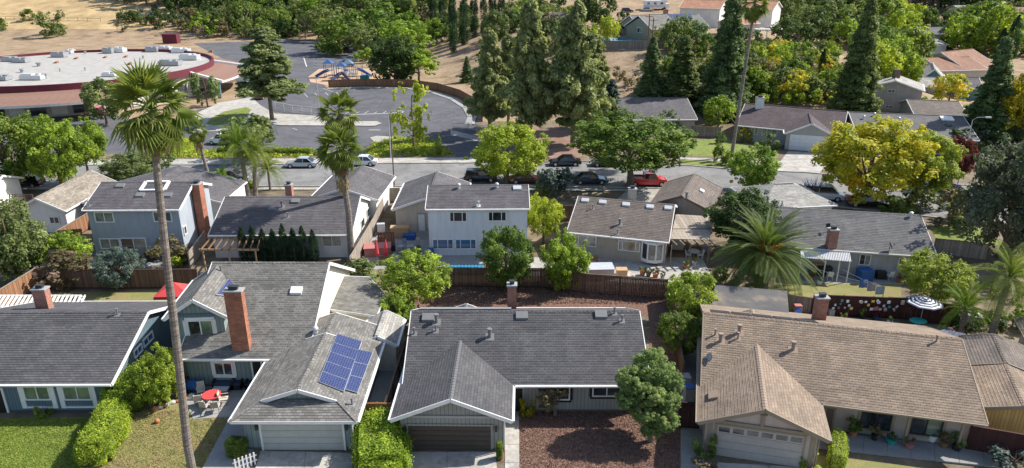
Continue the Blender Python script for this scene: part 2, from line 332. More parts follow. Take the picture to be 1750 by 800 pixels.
# ---------------- foliage ----------------
def quads_mesh(name, V, tint, mat=None):
    n = len(V) // 4; me = bpy.data.meshes.new(name)
    me.vertices.add(4 * n); me.vertices.foreach_set('co', V.astype(np.float32).ravel())
    me.loops.add(4 * n); me.loops.foreach_set('vertex_index', np.arange(4 * n, dtype=np.int32))
    me.polygons.add(n); me.polygons.foreach_set('loop_start', np.arange(0, 4 * n, 4, dtype=np.int32)); me.polygons.foreach_set('loop_total', np.full(n, 4, dtype=np.int32))
    me.update(calc_edges=True)
    a = me.attributes.new('tint', 'FLOAT', 'FACE'); a.data.foreach_set('value', tint.astype(np.float32))
    if mat: me.materials.append(mat)
    return me
def leaves(rng, C, Rad, n, size, asp=.6, upb=.45, shell=.7, rnd=.45, ctint=None, sq=(1, 1, 1), hang=0):
    """n leaves on each clump (centres C, radii Rad)"""
    k = len(C); idx = np.repeat(np.arange(k), n); m = len(idx)
    d = rng.normal(size=(m, 3)); d[:, 2] += .25; d /= np.linalg.norm(d, axis=1)[:, None]
    r = Rad[idx] * (shell + (1 - shell) * rng.random(m) ** .7) * (1 + .18 * rng.normal(size=m))
    p = C[idx] + d * r[:, None] * np.array(sq)
    nn = d + rnd * rng.normal(size=(m, 3)); nn[:, 2] += upb; nn /= np.linalg.norm(nn, axis=1)[:, None]
    t = np.cross(nn, rng.normal(size=(m, 3))); t[:, 2] -= hang * 2
    t /= np.linalg.norm(t, axis=1)[:, None]; b = np.cross(nn, t)
    b /= np.linalg.norm(b, axis=1)[:, None] + 1e-9
    s = (size * (.6 + .8 * rng.random(m)))[:, None]
    V = np.stack([p - t * s, p - b * s * asp, p + t * s, p + b * s * asp], 1).reshape(-1, 3)
    ct = rng.random(k) if ctint is None else ctint
    ti = np.clip(.55 * ct[idx] + .45 * rng.random(m), 0, 1)
    return V, ti
def crown_broad(seed, nc=60, n=90, size=.06, low=-.82, flat=1.0, cr=(.2, .32), sub=3, lob=.75):
    """round, uneven, in lobes with sprays; unit radius, centred on 0"""
    rng = np.random.default_rng(seed)
    nl = rng.integers(6, 10); L = rng.normal(size=(nl, 3)); L[:, 2] = np.abs(L[:, 2]) * .7 - .15; L /= np.linalg.norm(L, axis=1)[:, None]
    la = .6 + .4 * rng.random(nl)
    C = []; Ra = []; T = []
    while len(C) < nc:
        d = rng.normal(size=3); d /= np.linalg.norm(d)
        if d[2] < low: continue
        g = np.max(np.clip(L @ d, 0, 1) ** 5 * la); e = .82 + .22 * g * lob / .75
        f = rng.random() ** .3; q = d * e * (.5 + .5 * f) * .88
        q[2] *= flat; C.append(q); Ra.append(cr[0] + (cr[1] - cr[0]) * rng.random()); T.append(rng.random())
        for _ in range(sub):   # little sprays at the outside
            dd = d + .35 * rng.normal(size=3); dd /= np.linalg.norm(dd)
            qq = dd * e * (.93 + .2 * rng.random()); qq[2] *= flat
            C.append(qq); Ra.append((.06 + .07 * rng.random())); T.append(min(1, T[-1] * .6 + .5 * rng.random()))
    C = np.array(C); Ra = np.array(Ra); T = np.array(T)
    big = Ra > .15
    V1, t1 = leaves(rng, C[big], Ra[big], n, size, ctint=T[big]); V2, t2 = leaves(rng, C[~big], Ra[~big], max(6, n // 6), size, ctint=T[~big])
    return np.vstack([V1, V2]), np.concatenate([t1, t2])
def crown_conifer(seed, levels=26, per=9, n=46, size=.05, prof='cone', droop=.12, open_=.25, asp=.35, sqz=.5, A=4.0):
    """unit height 0..1, unit radius; branch sprays with gaps"""
    rng = np.random.default_rng(seed); C = []; Ra = []; T = []; BR = []
    for i in range(levels):
        z = .03 + .95 * (i + rng.random() * .6) / levels
        if prof == 'cone': r = (1 - z) ** .85 * (.65 + .5 * rng.random()) + .05
        elif prof == 'pine': r = min(1, .45 + z * 3) * (1 - z) ** .62 * (.55 + .65 * rng.random()) + .05
        else: r = (1 - z ** 2.2) * (.7 + .4 * rng.random()) + .06
        k = max(3, int(per * (.4 + r)))
        a0 = rng.random() * 6.28
        for j in range(k):
            if rng.random() < open_ * .5: continue
            a = a0 + 6.283 * j / k + .35 * rng.normal(); rr = r * (.7 + .4 * rng.random())
            tt = rng.random(); BR.append((a, rr, z))
            for q in (1.0, .8, .6, .4, .22):
                if q < .5 and rng.random() < .3: continue
                zz = z - (droop * q * rr * .6 + .04 * rng.normal()) / A * 1.6
                C.append((math.cos(a) * rr * q, math.sin(a) * rr * q, zz)); Ra.append((.09 + .09 * (1 - q) + .05 * rng.random()) * (.65 + .6 * r)); T.append(tt * .7 + .3 * rng.random())
    C.append((0, 0, .99)); Ra.append(.05); T.append(.5)
    C = np.array(C) * np.array([1, 1, A]); Ra = np.array(Ra) * 1.15
    V, t = leaves(rng, C, Ra, n, size, asp=asp, ctint=np.array(T), sq=(1, 1, sqz), upb=.5, rnd=.5, shell=.35)
    return V, t, BR
def crown_column(seed, n=3600, size=.06, tip=1.0, asp=.3, wob=.12, A=8.0):
    rng = np.random.default_rng(seed); k = 150
    z = rng.random(k) * .97; a = rng.random(k) * 6.283; prof = np.where(z < .12, .7 + 2.5 * z, 1.0) * (1 - np.clip((z - .45) / .55, 0, 1) ** 1.8 * tip)
    C = np.stack([np.cos(a) * .68 * prof, np.sin(a) * .68 * prof, z * A], 1); Ra = (.34 * prof + .08) * (1 + wob * rng.normal(size=k))
    V, t = leaves(rng, C, Ra, n // k, size, asp=asp, sq=(1, 1, 1.3), upb=.2, hang=-1.2, rnd=.4)
    return V, t
def box_leaves(rng, dims, n, size, rnd=.55, wob=.15):
    """leaves over the faces of a clipped hedge, box centred on origin, base z=0"""
    X, Y, Z = dims; areas = [Y * Z, Y * Z, X * Z, X * Z, X * Y * 1.2]; pr = np.array(areas) / sum(areas)
    f = rng.choice(5, n, p=pr); u = rng.random(n) - .5; v = rng.random(n) - .5
    p = np.zeros((n, 3)); nn = np.zeros((n, 3))
    for i in range(5):
        m = f == i
        if i < 2: sg = 1 if i else -1; p[m] = np.stack([np.full(m.sum(), sg * .5), u[m], v[m]], 1); nn[m] = (sg, 0, 0)
        elif i < 4: sg = 1 if i == 3 else -1; p[m] = np.stack([u[m], np.full(m.sum(), sg * .5), v[m]], 1); nn[m] = (0, sg, 0)
        else: p[m] = np.stack([u[m], v[m], np.full(m.sum(), .5)], 1); nn[m] = (0, 0, 1)
    # round the edges
    q = p * 2; e = np.max(np.abs(q), axis=1)[:, None]; L = (np.abs(q) ** 5).sum(1)[:, None] ** .2; p = p / L * e
    lump = np.sin(p[:, 0] * X * 2.1 + 1) * np.cos(p[:, 1] * Y * 2.3 + 2) + .7 * np.sin(p[:, 2] * Z * 3 + p[:, 1] * Y * 3.1)
    p = p * np.array([X, Y, Z]) + nn * (wob * lump + wob * rng.normal(size=n))[:, None]; p[:, 2] += Z / 2
    nn = nn + rnd * rng.normal(size=(n, 3)); nn[:, 2] += .25; nn /= np.linalg.norm(nn, axis=1)[:, None]
    t = np.cross(nn, rng.normal(size=(n, 3))); t /= np.linalg.norm(t, axis=1)[:, None]; b = np.cross(nn, t)
    s = (size * (.6 + .8 * rng.random(n)))[:, None]
    V = np.stack([p - t * s, p - b * s * .55, p + t * s, p + b * s * .55], 1).reshape(-1, 3)
    return V, np.clip(.5 + .2 * lump / 1.7 + .3 * (rng.random(n) - .5) * 2, 0, 1)
VAR = {}
def variants(kind):
    if kind in VAR: return VAR[kind]
    L = []
    if kind == 'broad':
        for i in range(6): V, t = crown_broad(10 + i, 100, 100, .062, low=-.95); L.append(quads_mesh('crown', V, t))
    elif kind == 'bush':
        for i in range(4): V, t = crown_broad(40 + i, 40, 90, .08, low=-.9, lob=.5); L.append(quads_mesh('crown', V, t))
    elif kind == 'open':
        for i in range(4): V, t = crown_broad(60 + i, 50, 80, .07, cr=(.13, .22), sub=5, lob=1.0); L.append(quads_mesh('crown', V, t))
    elif kind == 'near':
        for i in range(5): V, t = crown_broad(80 + i, 190, 270, .034, low=-.95, cr=(.16, .25), sub=3); L.append(quads_mesh('crown', V, t))
    elif kind == 'dense':
        for i in range(3): V, t = crown_broad(90 + i, 150, 300, .035, low=-.95, cr=(.16, .24), sub=2, lob=.5); L.append(quads_mesh('crown', V, t))
    elif kind == 'conifer':
        for i in range(3): V, t, b = crown_conifer(100 + i, 32, 10, 80, .055, 'cone', .9, .3, asp=.45, sqz=.5, A=4.0); L.append(quads_mesh('crown', V, t))
    elif kind == 'pine':
        for i in range(4): V, t, b = crown_conifer(120 + i, 22, 8, 115, .06, 'pine', .1, .75, asp=.5, sqz=.7, A=3.2); L.append(quads_mesh('crown', V, t))
    elif kind == 'cypress':
        for i in range(3): V, t = crown_column(130 + i, 6000, .11, asp=.35); L.append(quads_mesh('crown', V, t))
    elif kind == 'arbor':
        for i in range(3): V, t = crown_column(140 + i, 7500, .10, asp=.35, wob=.05); L.append(quads_mesh('crown', V, t))
    VAR[kind] = L; return L
def crown_obj(me, mat, parent, loc, sc, yaw=0):
    o = bpy.data.objects.new('crown', me)
    if not me.materials: me.materials.append(mat)
    COL.objects.link(o); o.parent = parent; o.location = loc; o.scale = sc; o.rotation_euler = (0, 0, yaw)
    o.material_slots[0].link = 'OBJECT'; o.material_slots[0].material = mat
    return o
TR = random.Random(5)
def trunk_mb(h, r0, crown, zc, rz, nb=6, lean=(0, 0), top=.5):
    """trunk from 0 to the crown centre, limbs out into the crown"""
    m = MB(); e = Vector((lean[0], lean[1], zc + rz * top)); k = 6
    pts = [Vector((e.x * (i / k) ** 1.3 + TR.uniform(-1, 1) * r0 * .5 * (0 < i < k), e.y * (i / k) ** 1.3 + TR.uniform(-1, 1) * r0 * .5 * (0 < i < k), e.z * i / k)) for i in range(k + 1)]
    pts[0].z = -.3
    m.tube(pts, [r0 * (1.25 - .9 * i / k) if i else r0 * 1.5 for i in range(k + 1)], 8)
    for i in range(nb):
        a = 6.283 * i / nb + TR.uniform(-.4, .4); z0 = max(.15 * zc, zc - rz * TR.uniform(.2, .95)); f = min(1, z0 / e.z)
        s = Vector((e.x * f ** 1.3, e.y * f ** 1.3, z0)); q = crown * TR.uniform(.5, .8)
        t = Vector((lean[0] + math.cos(a) * q, lean[1] + math.sin(a) * q, min(zc + rz * .7, z0 + q * TR.uniform(.5, 1.0))))
        md = (s + t) / 2 + Vector((0, 0, -.08 * q)); m.tube([s, md, t], [r0 * .55, r0 * .35, r0 * .12], 6)
    return m
def fit(bb, by, bx=None):
    """bounding box in the photo + row of the foot -> foot point, crown radius, half height, centre height"""
    x0, y0, x1, y1 = bb; bx = (x0 + x1) / 2 if bx is None else bx
    b = G(bx, by); px, py, Z = proj(b); r = (x1 - x0) / 2 / F * Z
    cy = (y0 + y1) / 2; hh = (y1 - y0) / 2 / F * Z; ph = TH + math.atan((cy - CY) / F)
    rz2 = hh * hh - (r * math.sin(ph)) ** 2; rz = math.sqrt(max(rz2, (.45 * r * math.cos(ph)) ** 2)) / math.cos(ph)
    zc = up(0, cy, b) - b.z
    offx = ((x0 + x1) / 2 - bx) / F * Z
    zc = max(zc, rz * .72)
    return b, r, rz, zc, offx
def tree(kind, bb, by, mat, label, cat='tree', name='tree', bx=None, group=None, bark='bark', tr=None):
    b, r, rz, zc, ox = fit(bb, by, bx)
    t = thing(name, label, cat, b, group=group)
    me = TR.choice(variants(kind)); yaw = TR.uniform(0, 6.28)
    if kind in ('conifer', 'pine', 'cypress', 'arbor'):
        x0, y0, x1, y1 = bb; ht = up(0, y0, b) - b.z
        lowz = max(.15, up(0, y1, b) - b.z + r * .3) if y1 < by - 2 else .15
        if kind == 'cypress' or kind == 'arbor': lowz = .15
        A_ = {'pine': 3.2, 'conifer': 4.0}.get(kind, 8.0); crown_obj(me, M[mat], t, (ox * .5, 0, lowz), (r, r, (ht - lowz) / A_), yaw)
        r0 = tr or max(.1, ht * .016); m = MB(); m.tube([(0, 0, -.3), (ox * .3, 0, lowz + .1), (ox * .5, 0, ht * .93)], [r0 * 1.3, r0, r0 * .15], 8)
        if kind == 'pine':
            for i in range(12):
                z = lowz + (ht - lowz) * TR.uniform(.05, .8); a = TR.uniform(0, 6.28); q = r * TR.uniform(.4, .8)
                m.tube([(ox * .4, 0, z), (ox * .4 + q * math.cos(a), q * math.sin(a), z + q * .1)], [r0 * .3, r0 * .08], 5)
        m.build('trunk', M[bark], t)
    else:
        k_ = {'broad': 1.1, 'near': 1.0, 'bush': 1.1, 'open': 1.05, 'dense': 1.05}[kind]; crown_obj(me, M[mat], t, (ox, 0, max(zc - rz * .08, rz * .8)), (r * k_, r * k_, rz * k_ * 1.1), yaw)
        r0 = tr or max(.06, r * .055)
        trunk_mb(zc, r0, r, zc, rz, 7, (ox, 0)).build('trunk', M[bark], t)
    return t
def bush(bb, mat, label, by=None, cat='bush', name='bush', group=None, kind='bush'):
    x0, y0, x1, y1 = bb; by = by or y1 - .22 * (y1 - y0)
    return tree(kind, bb, by, mat, label, cat, name, group=group, tr=.05)
def hedge(name, label, a, b, wd, ht, mat, n, size=.07, cat='hedge', z=0, seed=1, group=None):
    a = Vector(a); b = Vector(b); L = (b - a).length; yaw = math.atan2(b.y - a.y, b.x - a.x); c = (a + b) / 2
    rng = np.random.default_rng(seed); V, ti = box_leaves(rng, (L, wd, ht), n, size, wob=min(.15, wd * .06))
    t = thing(name, label, cat, (c.x, c.y, c.z), yaw, group=group)
    me = quads_mesh('foliage', V, ti, M[mat]); o = bpy.data.objects.new('foliage', me); COL.objects.link(o); o.parent = t
    m = MB(); m.box((0, 0, ht * .44), (L * .86, wd * .74, ht * .82)); m.build('branch_core', M['brown_paint'], t)
    return t
# ---------------- palms ----------------
def fan_leaf(mat, R0=1.0, pet=.9, seg=20, droop=.25, name='frond', rng=random.Random(1), ragged=.12):
    """fan palm leaf along +X, petiole at origin"""
    m = MB(); m.tube([(0, 0, 0), (pet * .5, 0, .06), (pet, 0, 0)], [.035, .025, .02], 4)
    for i in range(seg):
        a = (i / (seg - 1) - .5) * R(200); l = R0 * (1 - .18 * abs(a) / 2) * (1 + rng.uniform(-ragged, ragged)); wv = R0 * .10
        ca, sa = math.cos(a), math.sin(a); bx = pet
        def pt(t, s, z): return (bx + ca * t * l - sa * s, sa * t * l + ca * s, z)
        z1, z2 = -.02 * l, -droop * l
        m.add([pt(0, 0, 0), pt(.55, -wv * .55, z1 - .03), pt(.55, 0, z1 + .05), pt(.55, wv * .55, z1 - .03), pt(1, 0, z2 - .12 * rng.random())], [(0, 1, 2), (0, 2, 3), (1, 4, 2), (2, 4, 3)])
    return m
def feather_leaf(L=3.2, arch=.9, n=34, ll=.5, rng=random.Random(2), w=.05, vee=.5, droop=.35):
    """pinnate palm frond along +X starting upward, arching down"""
    m = MB(); P0 = []
    for i in range(9):
        t = i / 8; P0.append(Vector((L * (t - .10 * t * t * arch), 0, L * (.34 * t - .62 * arch * t * t))))
    m.tube(P0, [.045 * (1 - .85 * i / 8) for i in range(9)], 4)
    for i in range(n):
        t = .12 + .88 * i / (n - 1); k = t * 8; j = min(7, int(k)); p = P0[j].lerp(P0[j + 1], k - j); d = (P0[j + 1] - P0[j]).normalized()
        l = ll * (math.sin(math.pi * min(1, .15 + t * .8)) ** .7 + .12) * rng.uniform(.85, 1.1)
        for s in (-1, 1):
            o = (d * .55 + Vector((0, s * 1.0, 0)) + Vector((0, 0, vee))).normalized(); o2 = (o + Vector((0, 0, -droop * 2))).normalized()
            q1 = p + o * l * .5; q2 = q1 + o2 * l * .5; ww = d * w
            m.add([p - ww * .6, p + ww * .6, q1 + ww, q1 - ww, q2], [(0, 1, 2, 3), (3, 2, 4)])
    return m
def put_frond(src, parent, loc, az, el, roll=0, sc=1.0, name=None):
    o = src.copy(); COL.objects.link(o); o.parent = parent; o.location = loc
    from mathutils import Euler, Matrix
    m = Matrix.Rotation(az, 4, 'Z') @ Matrix.Rotation(-el, 4, 'Y') @ Matrix.Rotation(roll, 4, 'X')
    o.rotation_euler = m.to_euler(); o.scale = (sc,) * 3
    if name: o.name = name
    return o
PROTO = {}
def proto(key, fn, name, mat):
    if key not in PROTO: PROTO[key] = fn().build(name, M[mat]); PROTO[key]['_p'] = 1
    return PROTO[key]
def fan_palm(label, foot, top, r0, fr, nf, skirt, seed, base_z=None, name='fan_palm', group=None, lean_pts=None, fmat='leaf_palm', pet=1.0, sk_len=1.0, nd=14):
    rng = random.Random(seed); t = thing(name, label, 'palm tree', foot, group=group)
    f = Vector(foot); tp = Vector(top) - f
    pts = [Vector((0, 0, -.3))] + [Vector(p) - f for p in (lean_pts or [])] + [tp]
    # smooth trunk with ring scars
    K = 40; T_ = []; rr = []
    for i in range(K + 1):
        u = i / K * (len(pts) - 1); j = min(len(pts) - 2, int(u)); T_.append(pts[j].lerp(pts[j + 1], u - j)); rr.append(r0 * (1 - .35 * i / K) * (1.25 if i == 0 else 1) * (1 + .04 * (i % 2)))
    m = MB(); m.tube(T_, rr, 10); m.build('trunk', M['palm_bark'], t)
    g = [proto('fan%d' % k, lambda k=k: fan_leaf(None, 1.05, pet, droop=.08 + .16 * k, rng=random.Random(k)), 'frond', fmat) for k in range(3)]
    d = proto('fandead', lambda: fan_leaf(None, .7, .9, 12, .9, rng=random.Random(9), ragged=.3), 'dead_frond', 'leaf_dead')
    for i in range(nf):
        u = (i + .5) / nf; el = R(78) - R(140) * u ** .9; az = i * 2.39996 + rng.uniform(-.3, .3)
        o = put_frond(g[min(2, int(u * 3))], t, tp + Vector((0, 0, .3 - .5 * u)), az, el + rng.uniform(-.12, .12), rng.uniform(-.5, .5), fr * rng.uniform(.85, 1.12))
        o.name = 'frond'; o.material_slots[0].link = 'OBJECT'; o.material_slots[0].material = M[fmat]
    for i in range(nd):
        az = rng.uniform(0, 6.28); o = put_frond(d, t, tp + Vector((0, 0, -.25 - .5 * rng.random())), az, R(rng.uniform(-85, -35)), rng.uniform(-.8, .8), fr * rng.uniform(.7, 1.0)); o.name = 'dead_frond'
    if skirt:
        m = MB(); 
        for i in range(int(130 * sk_len)):
            az = rng.uniform(0, 6.28); z = -.2 - skirt * rng.random() ** 1.1; rad = r0 * .7 + .15; l = rng.uniform(.5, 1.0) * fr
            a = tp + Vector((math.cos(az) * rad, math.sin(az) * rad, z)); b = a + Vector((math.cos(az) * .38 * rng.random() * fr, math.sin(az) * .38 * rng.random() * fr, -l)); s_ = Vector((-math.sin(az), math.cos(az), 0)) * .09
            c_ = (a + b) / 2 + Vector((math.cos(az), math.sin(az), 0)) * .12
            m.add([a, c_ - s_, c_ + s_, b], [(0, 1, 2), (1, 3, 2)])
        o = m.build('dead_skirt', M['leaf_dead'], t)
    return t
def feather_palm(label, foot, ht, r0, L, nf, seed, name='feather_palm', arch=.9, els=(80, -25), mat='leaf_date', ll=.5, n=34, droop=.35, group=None, lean=(0, 0), vee=.5, tmat='palm_bark', heart=False, w=.05):
    rng = random.Random(seed); t = thing(name, label, 'palm tree', foot, group=group)
    tp = Vector((lean[0], lean[1], ht)); K = 14
    m = MB(); m.tube([Vector((lean[0] * (i / K) ** 1.4, lean[1] * (i / K) ** 1.4, -.3 + (ht + .3) * i / K)) for i in range(K + 1)], [r0 * (1.15 - .3 * i / K) * (1 + .05 * (i % 2)) for i in range(K + 1)], 10); m.build('trunk', M[tmat], t)
    key = 'fe%.1f%.2f%.2f%d' % (L, arch, ll, n)
    g = [proto(key + str(k), lambda k=k: feather_leaf(L, arch * (.7 + .3 * k), n, ll, random.Random(k + 5), w, vee, droop), 'frond', mat) for k in range(3)]
    for i in range(nf):
        u = (i + .5) / nf; el = R(els[0]) + (R(els[1]) - R(els[0])) * u ** .9; az = i * 2.39996 + rng.uniform(-.25, .25)
        o = put_frond(g[min(2, int(u * 3))], t, tp + Vector((0, 0, .15 - .3 * u)), az, el + rng.uniform(-.1, .1), rng.uniform(-.4, .4), rng.uniform(.85, 1.08)); o.name = 'frond'
        o.material_slots[0].link = 'OBJECT'; o.material_slots[0].material = M[mat]
    if heart:
        m = MB()
        for i in range(60):
            az = rng.uniform(0, 6.28); l = rng.uniform(.8, 1.6); e = rng.uniform(.3, 1.3)
            m.tube([tp + Vector((0, 0, .3)), tp + Vector((math.cos(az) * math.cos(e) * l, math.sin(az) * math.cos(e) * l - .4, math.sin(e) * l + .6))], [.07, .04], 4)
        m.build('flower_stalks', M['orange_stalk'], t)
    return t
paint('orange_stalk', (.62, .26, .06), .7)
# ---------------- buildings ----------------
class Block:
    """gable roof block: ridge along local X, -Y is its front"""
    def __init__(s, c, yaw, L, D, he, rise, z0=0, ov=.5, hl=0, hr=0, ovr=.3, th=.16):
        s.c = Vector((c[0], c[1], 0)); s.yaw = yaw; s.L = L; s.D = D; s.he = he; s.rise = rise; s.z0 = z0; s.ov = ov; s.hl = hl; s.hr = hr; s.ovr = ovr; s.th = th
        s.ex = Vector((math.cos(yaw), math.sin(yaw), 0)); s.ey = Vector((-math.sin(yaw), math.cos(yaw), 0)); s.extra = None
    def p(s, u, v, z): return s.c + s.ex * u + s.ey * v + Vector((0, 0, z))
    def rz(s, v): return s.he + s.rise * (1 - abs(v) / s.D)
    def planes(s):
        h, L, D, r = s.he, s.L / 2, s.D, s.he + s.rise
        A = [s.p(-L, -D, h), s.p(L, -D, h), s.p(L - s.hr, 0, r), s.p(-L + s.hl, 0, r)]
        B = [s.p(L, D, h), s.p(-L, D, h), s.p(-L + s.hl, 0, r), s.p(L - s.hr, 0, r)]
        out = {'f': A, 'b': B}
        if s.hl: out['l'] = [s.p(-L, D, h), s.p(-L, -D, h), s.p(-L + s.hl, 0, r)]
        if s.hr: out['r'] = [s.p(L, -D, h), s.p(L, D, h), s.p(L - s.hr, 0, r)]
        return out
    def wall_frame(s, side):
        a = s.L / 2 - s.ovr; b = s.D - s.ov
        if side == 'f': return s.p(-a, -b, 0), s.ex, -s.ey, 2 * a
        if side == 'b': return s.p(a, b, 0), -s.ex, s.ey, 2 * a
        if side == 'l': return s.p(-a, b, 0), -s.ey, -s.ex, 2 * b
        return s.p(a, -b, 0), s.ey, s.ex, 2 * b
def hit(o, n, px, py):
    d = ray(px, py); c = Vector((0, 0, HC)); t = (Vector(o) - c).dot(n) / d.dot(n); return c + d * t
def from_eave(eL, eR, he, ridge, pitch=.36, z0=0, **k):
    A = P(eL[0], eL[1], he); B = P(eR[0], eR[1], he); ex = (B - A).normalized(); ey = Vector((-ex.y, ex.x, 0))
    n = Vector((0, 0, 1)) - ey * pitch; q = hit(A, n, *ridge); D = (q - A).dot(ey)
    c = (A + B) / 2 + ey * D
    return Block(c, math.atan2(ex.y, ex.x), (B - A).length, D, he, pitch * D, z0, **k)
def from_gable(gL, gR, he, apex_y, length, z0=0, start=0, **k):
    """gable end faces the viewer; ridge runs away from it. local X = away, front slope = right"""
    A = P(gL[0], gL[1], he); B = P(gR[0], gR[1], he); e = (B - A).normalized(); back = Vector((-e.y, e.x, 0)); D = (B - A).length / 2; m = (A + B) / 2
    rise = up(0, apex_y, m) - he; c = m + back * (length / 2 + start)
    return Block(c, math.atan2(back.y, back.x), length, D, he, rise, z0, **k)
def clipband(poly, axis, o, lo, hi):
    def clip(pl, sgn, lim):
        out = []
        for i in range(len(pl)):
            a, b = pl[i], pl[(i + 1) % len(pl)]; da = sgn * ((a - o).dot(axis) - lim); db = sgn * ((b - o).dot(axis) - lim)
            if da >= 0: out.append(a)
            if (da >= 0) != (db >= 0): out.append(a.lerp(b, da / (da - db)))
        return out
    pl = clip(poly, 1, lo)
    return clip(pl, -1, hi) if len(pl) > 2 else []
def courses(poly, step=.2, lift=.022):
    """overlapping shingle courses on a roof plane (first edge = eave)"""
    poly = [Vector(q) for q in poly]; e = (poly[1] - poly[0]).normalized(); n = (poly[1] - poly[0]).cross(poly[2] - poly[1]).normalized()
    if n.z < 0: n = -n
    upx = n.cross(e).normalized()
    if upx.z < 0: upx = -upx
    o = poly[0]; H_ = max((q - o).dot(upx) for q in poly); m = MB(); k = 0
    while k * step < H_:
        pl = clipband(poly, upx, o, k * step, min(H_, (k + 1) * step))
        if len(pl) > 2:
            q = [a + n * (lift * (1 - .85 * ((a - o).dot(upx) - k * step) / step) + .004) for a in pl]
            m.add(q, [tuple(range(len(q)))])
            lowp = [i for i, a in enumerate(pl) if abs((a - o).dot(upx) - k * step) < 1e-4]
            if len(lowp) >= 2:
                a, b = q[lowp[0]], q[lowp[-1]]; m.add([a, b, b - n * lift * 1.3, a - n * lift * 1.3], [(0, 1, 2, 3)])
        k += 1
    return m
def roof(b, parent, mat, trim='white_paint', near=True, ridge=None, gutter=True, step=.2, skip=(), name='roof', eaves=True):
    pl = b.planes(); m = MB()
    for k, q in pl.items(): m.slab(q, b.th)
    ro = m.build(name, M[mat], parent)
    if near:
        for k, q in pl.items():
            if k in skip: continue
            o = courses(q, step).build('shingle_course', M[mat], ro); o['kind'] = 'stuff'
    # trim
    tm = MB(); h, L, D, r = b.he, b.L / 2, b.D, b.he + b.rise; dz = -b.th * .55
    for sg in ((-1, 1) if eaves else ()):
        tm.beam(b.p(-L, sg * (D + .02), h + dz), b.p(L, sg * (D + .02), h + dz), .05, b.th * 1.25)
    for s_, hp in ((-1, b.hl), (1, b.hr)):
        if hp: tm.beam(b.p(s_ * (L + .02), -D, h + dz), b.p(s_ * (L + .02), D, h + dz), .05, b.th * 1.2)
        else:
            for sg in (-1, 1):
                if eaves: tm.beam(b.p(s_ * (L + .03), sg * D, h + dz), b.p(s_ * (L + .03), 0, r + dz), .06, b.th * 1.5)
                else: MB().beam(b.p(s_ * (L + .03), sg * D, h + dz), b.p(s_ * (L + .03), 0, r + dz), .06, b.th * 1.5).build('fascia', M[trim], ro)
    if eaves: tm.build('fascia', M[trim], ro)
    if gutter:
        for sg in (-1, 1): MB().beam(b.p(-L, sg * (D + .1), h - .06), b.p(L, sg * (D + .1), h - .06), .11, .1).build('gutter', M[trim], ro)
    rc = MB(); a, e = b.p(-L + b.hl, 0, r + .02), b.p(L - b.hr, 0, r + .02); n = max(2, int((e - a).length / .3))
    if near:
        for i in range(n):
            p0 = a.lerp(e, i / n); p1 = a.lerp(e, (i + 1.12) / n)
            sl_ = b.rise / D * .16
            up_ = Vector((0, 0, .02 + .012)); up0 = Vector((0, 0, .012))
            vs = []
            for pp, uu in ((p0, up_), (p1, up0)):
                vs += [pp - b.ey * .16 + uu - Vector((0, 0, sl_)), pp + uu, pp + b.ey * .16 + uu - Vector((0, 0, sl_))]
            rc.add(vs, [(0, 3, 4, 1), (1, 4, 5, 2), (0, 1, 2)])
        for hp, sx in ((b.hl, -1), (b.hr, 1)):
            if hp:
                for sg in (-1, 1): rc.beam(b.p(sx * L, sg * D, h + .02), b.p(sx * (L - hp), 0, r + .02), .22, .05)
    else: rc.beam(a, e, .25, .06)
    rc.build('ridge_cap', M[ridge or mat], ro)
    return ro
def walls(b, parent, mat, name='wall', drop=0):
    a = b.L / 2 - b.ovr; d = b.D - b.ov; m = MB(); sl_ = b.rise / b.D; z0 = b.z0 - .3
    zt = b.he + sl_ * b.ov - b.th * .6; zr = b.he + b.rise - b.th * .6
    for sg in (-1, 1):
        q = [b.p(-a, sg * d, z0), b.p(a, sg * d, z0), b.p(a, sg * d, zt), b.p(-a, sg * d, zt)]
        m.poly(q if sg < 0 else q[::-1])
    for sx, hp in ((-1, b.hl), (1, b.hr)):
        if hp: q = [b.p(sx * a, -d, z0), b.p(sx * a, d, z0), b.p(sx * a, d, zt), b.p(sx * a, -d, zt)]
        else: q = [b.p(sx * a, -d, z0), b.p(sx * a, d, z0), b.p(sx * a, d, zt), b.p(sx * a, 0, zr), b.p(sx * a, -d, zt)]
        m.poly(q if sx > 0 else q[::-1])
    return m.build(name, M[mat], parent)
def panel_on(b, side, box, parent):
    """pixel box on a wall -> (centre, ex, normal, width, z0, z1)"""
    o, e, n, W = b.wall_frame(side); x0, y0, x1, y1 = box; my = (y0 + y1) / 2; mx = (x0 + x1) / 2
    a = hit(o, n, x0, my); c = hit(o, n, x1, my); t = hit(o, n, mx, y0); d = hit(o, n, mx, y1)
    u0, u1 = sorted(((a - o).dot(e), (c - o).dot(e))); z0, z1 = sorted((t.z, d.z))
    return o, e, n, u0, u1, z0, z1
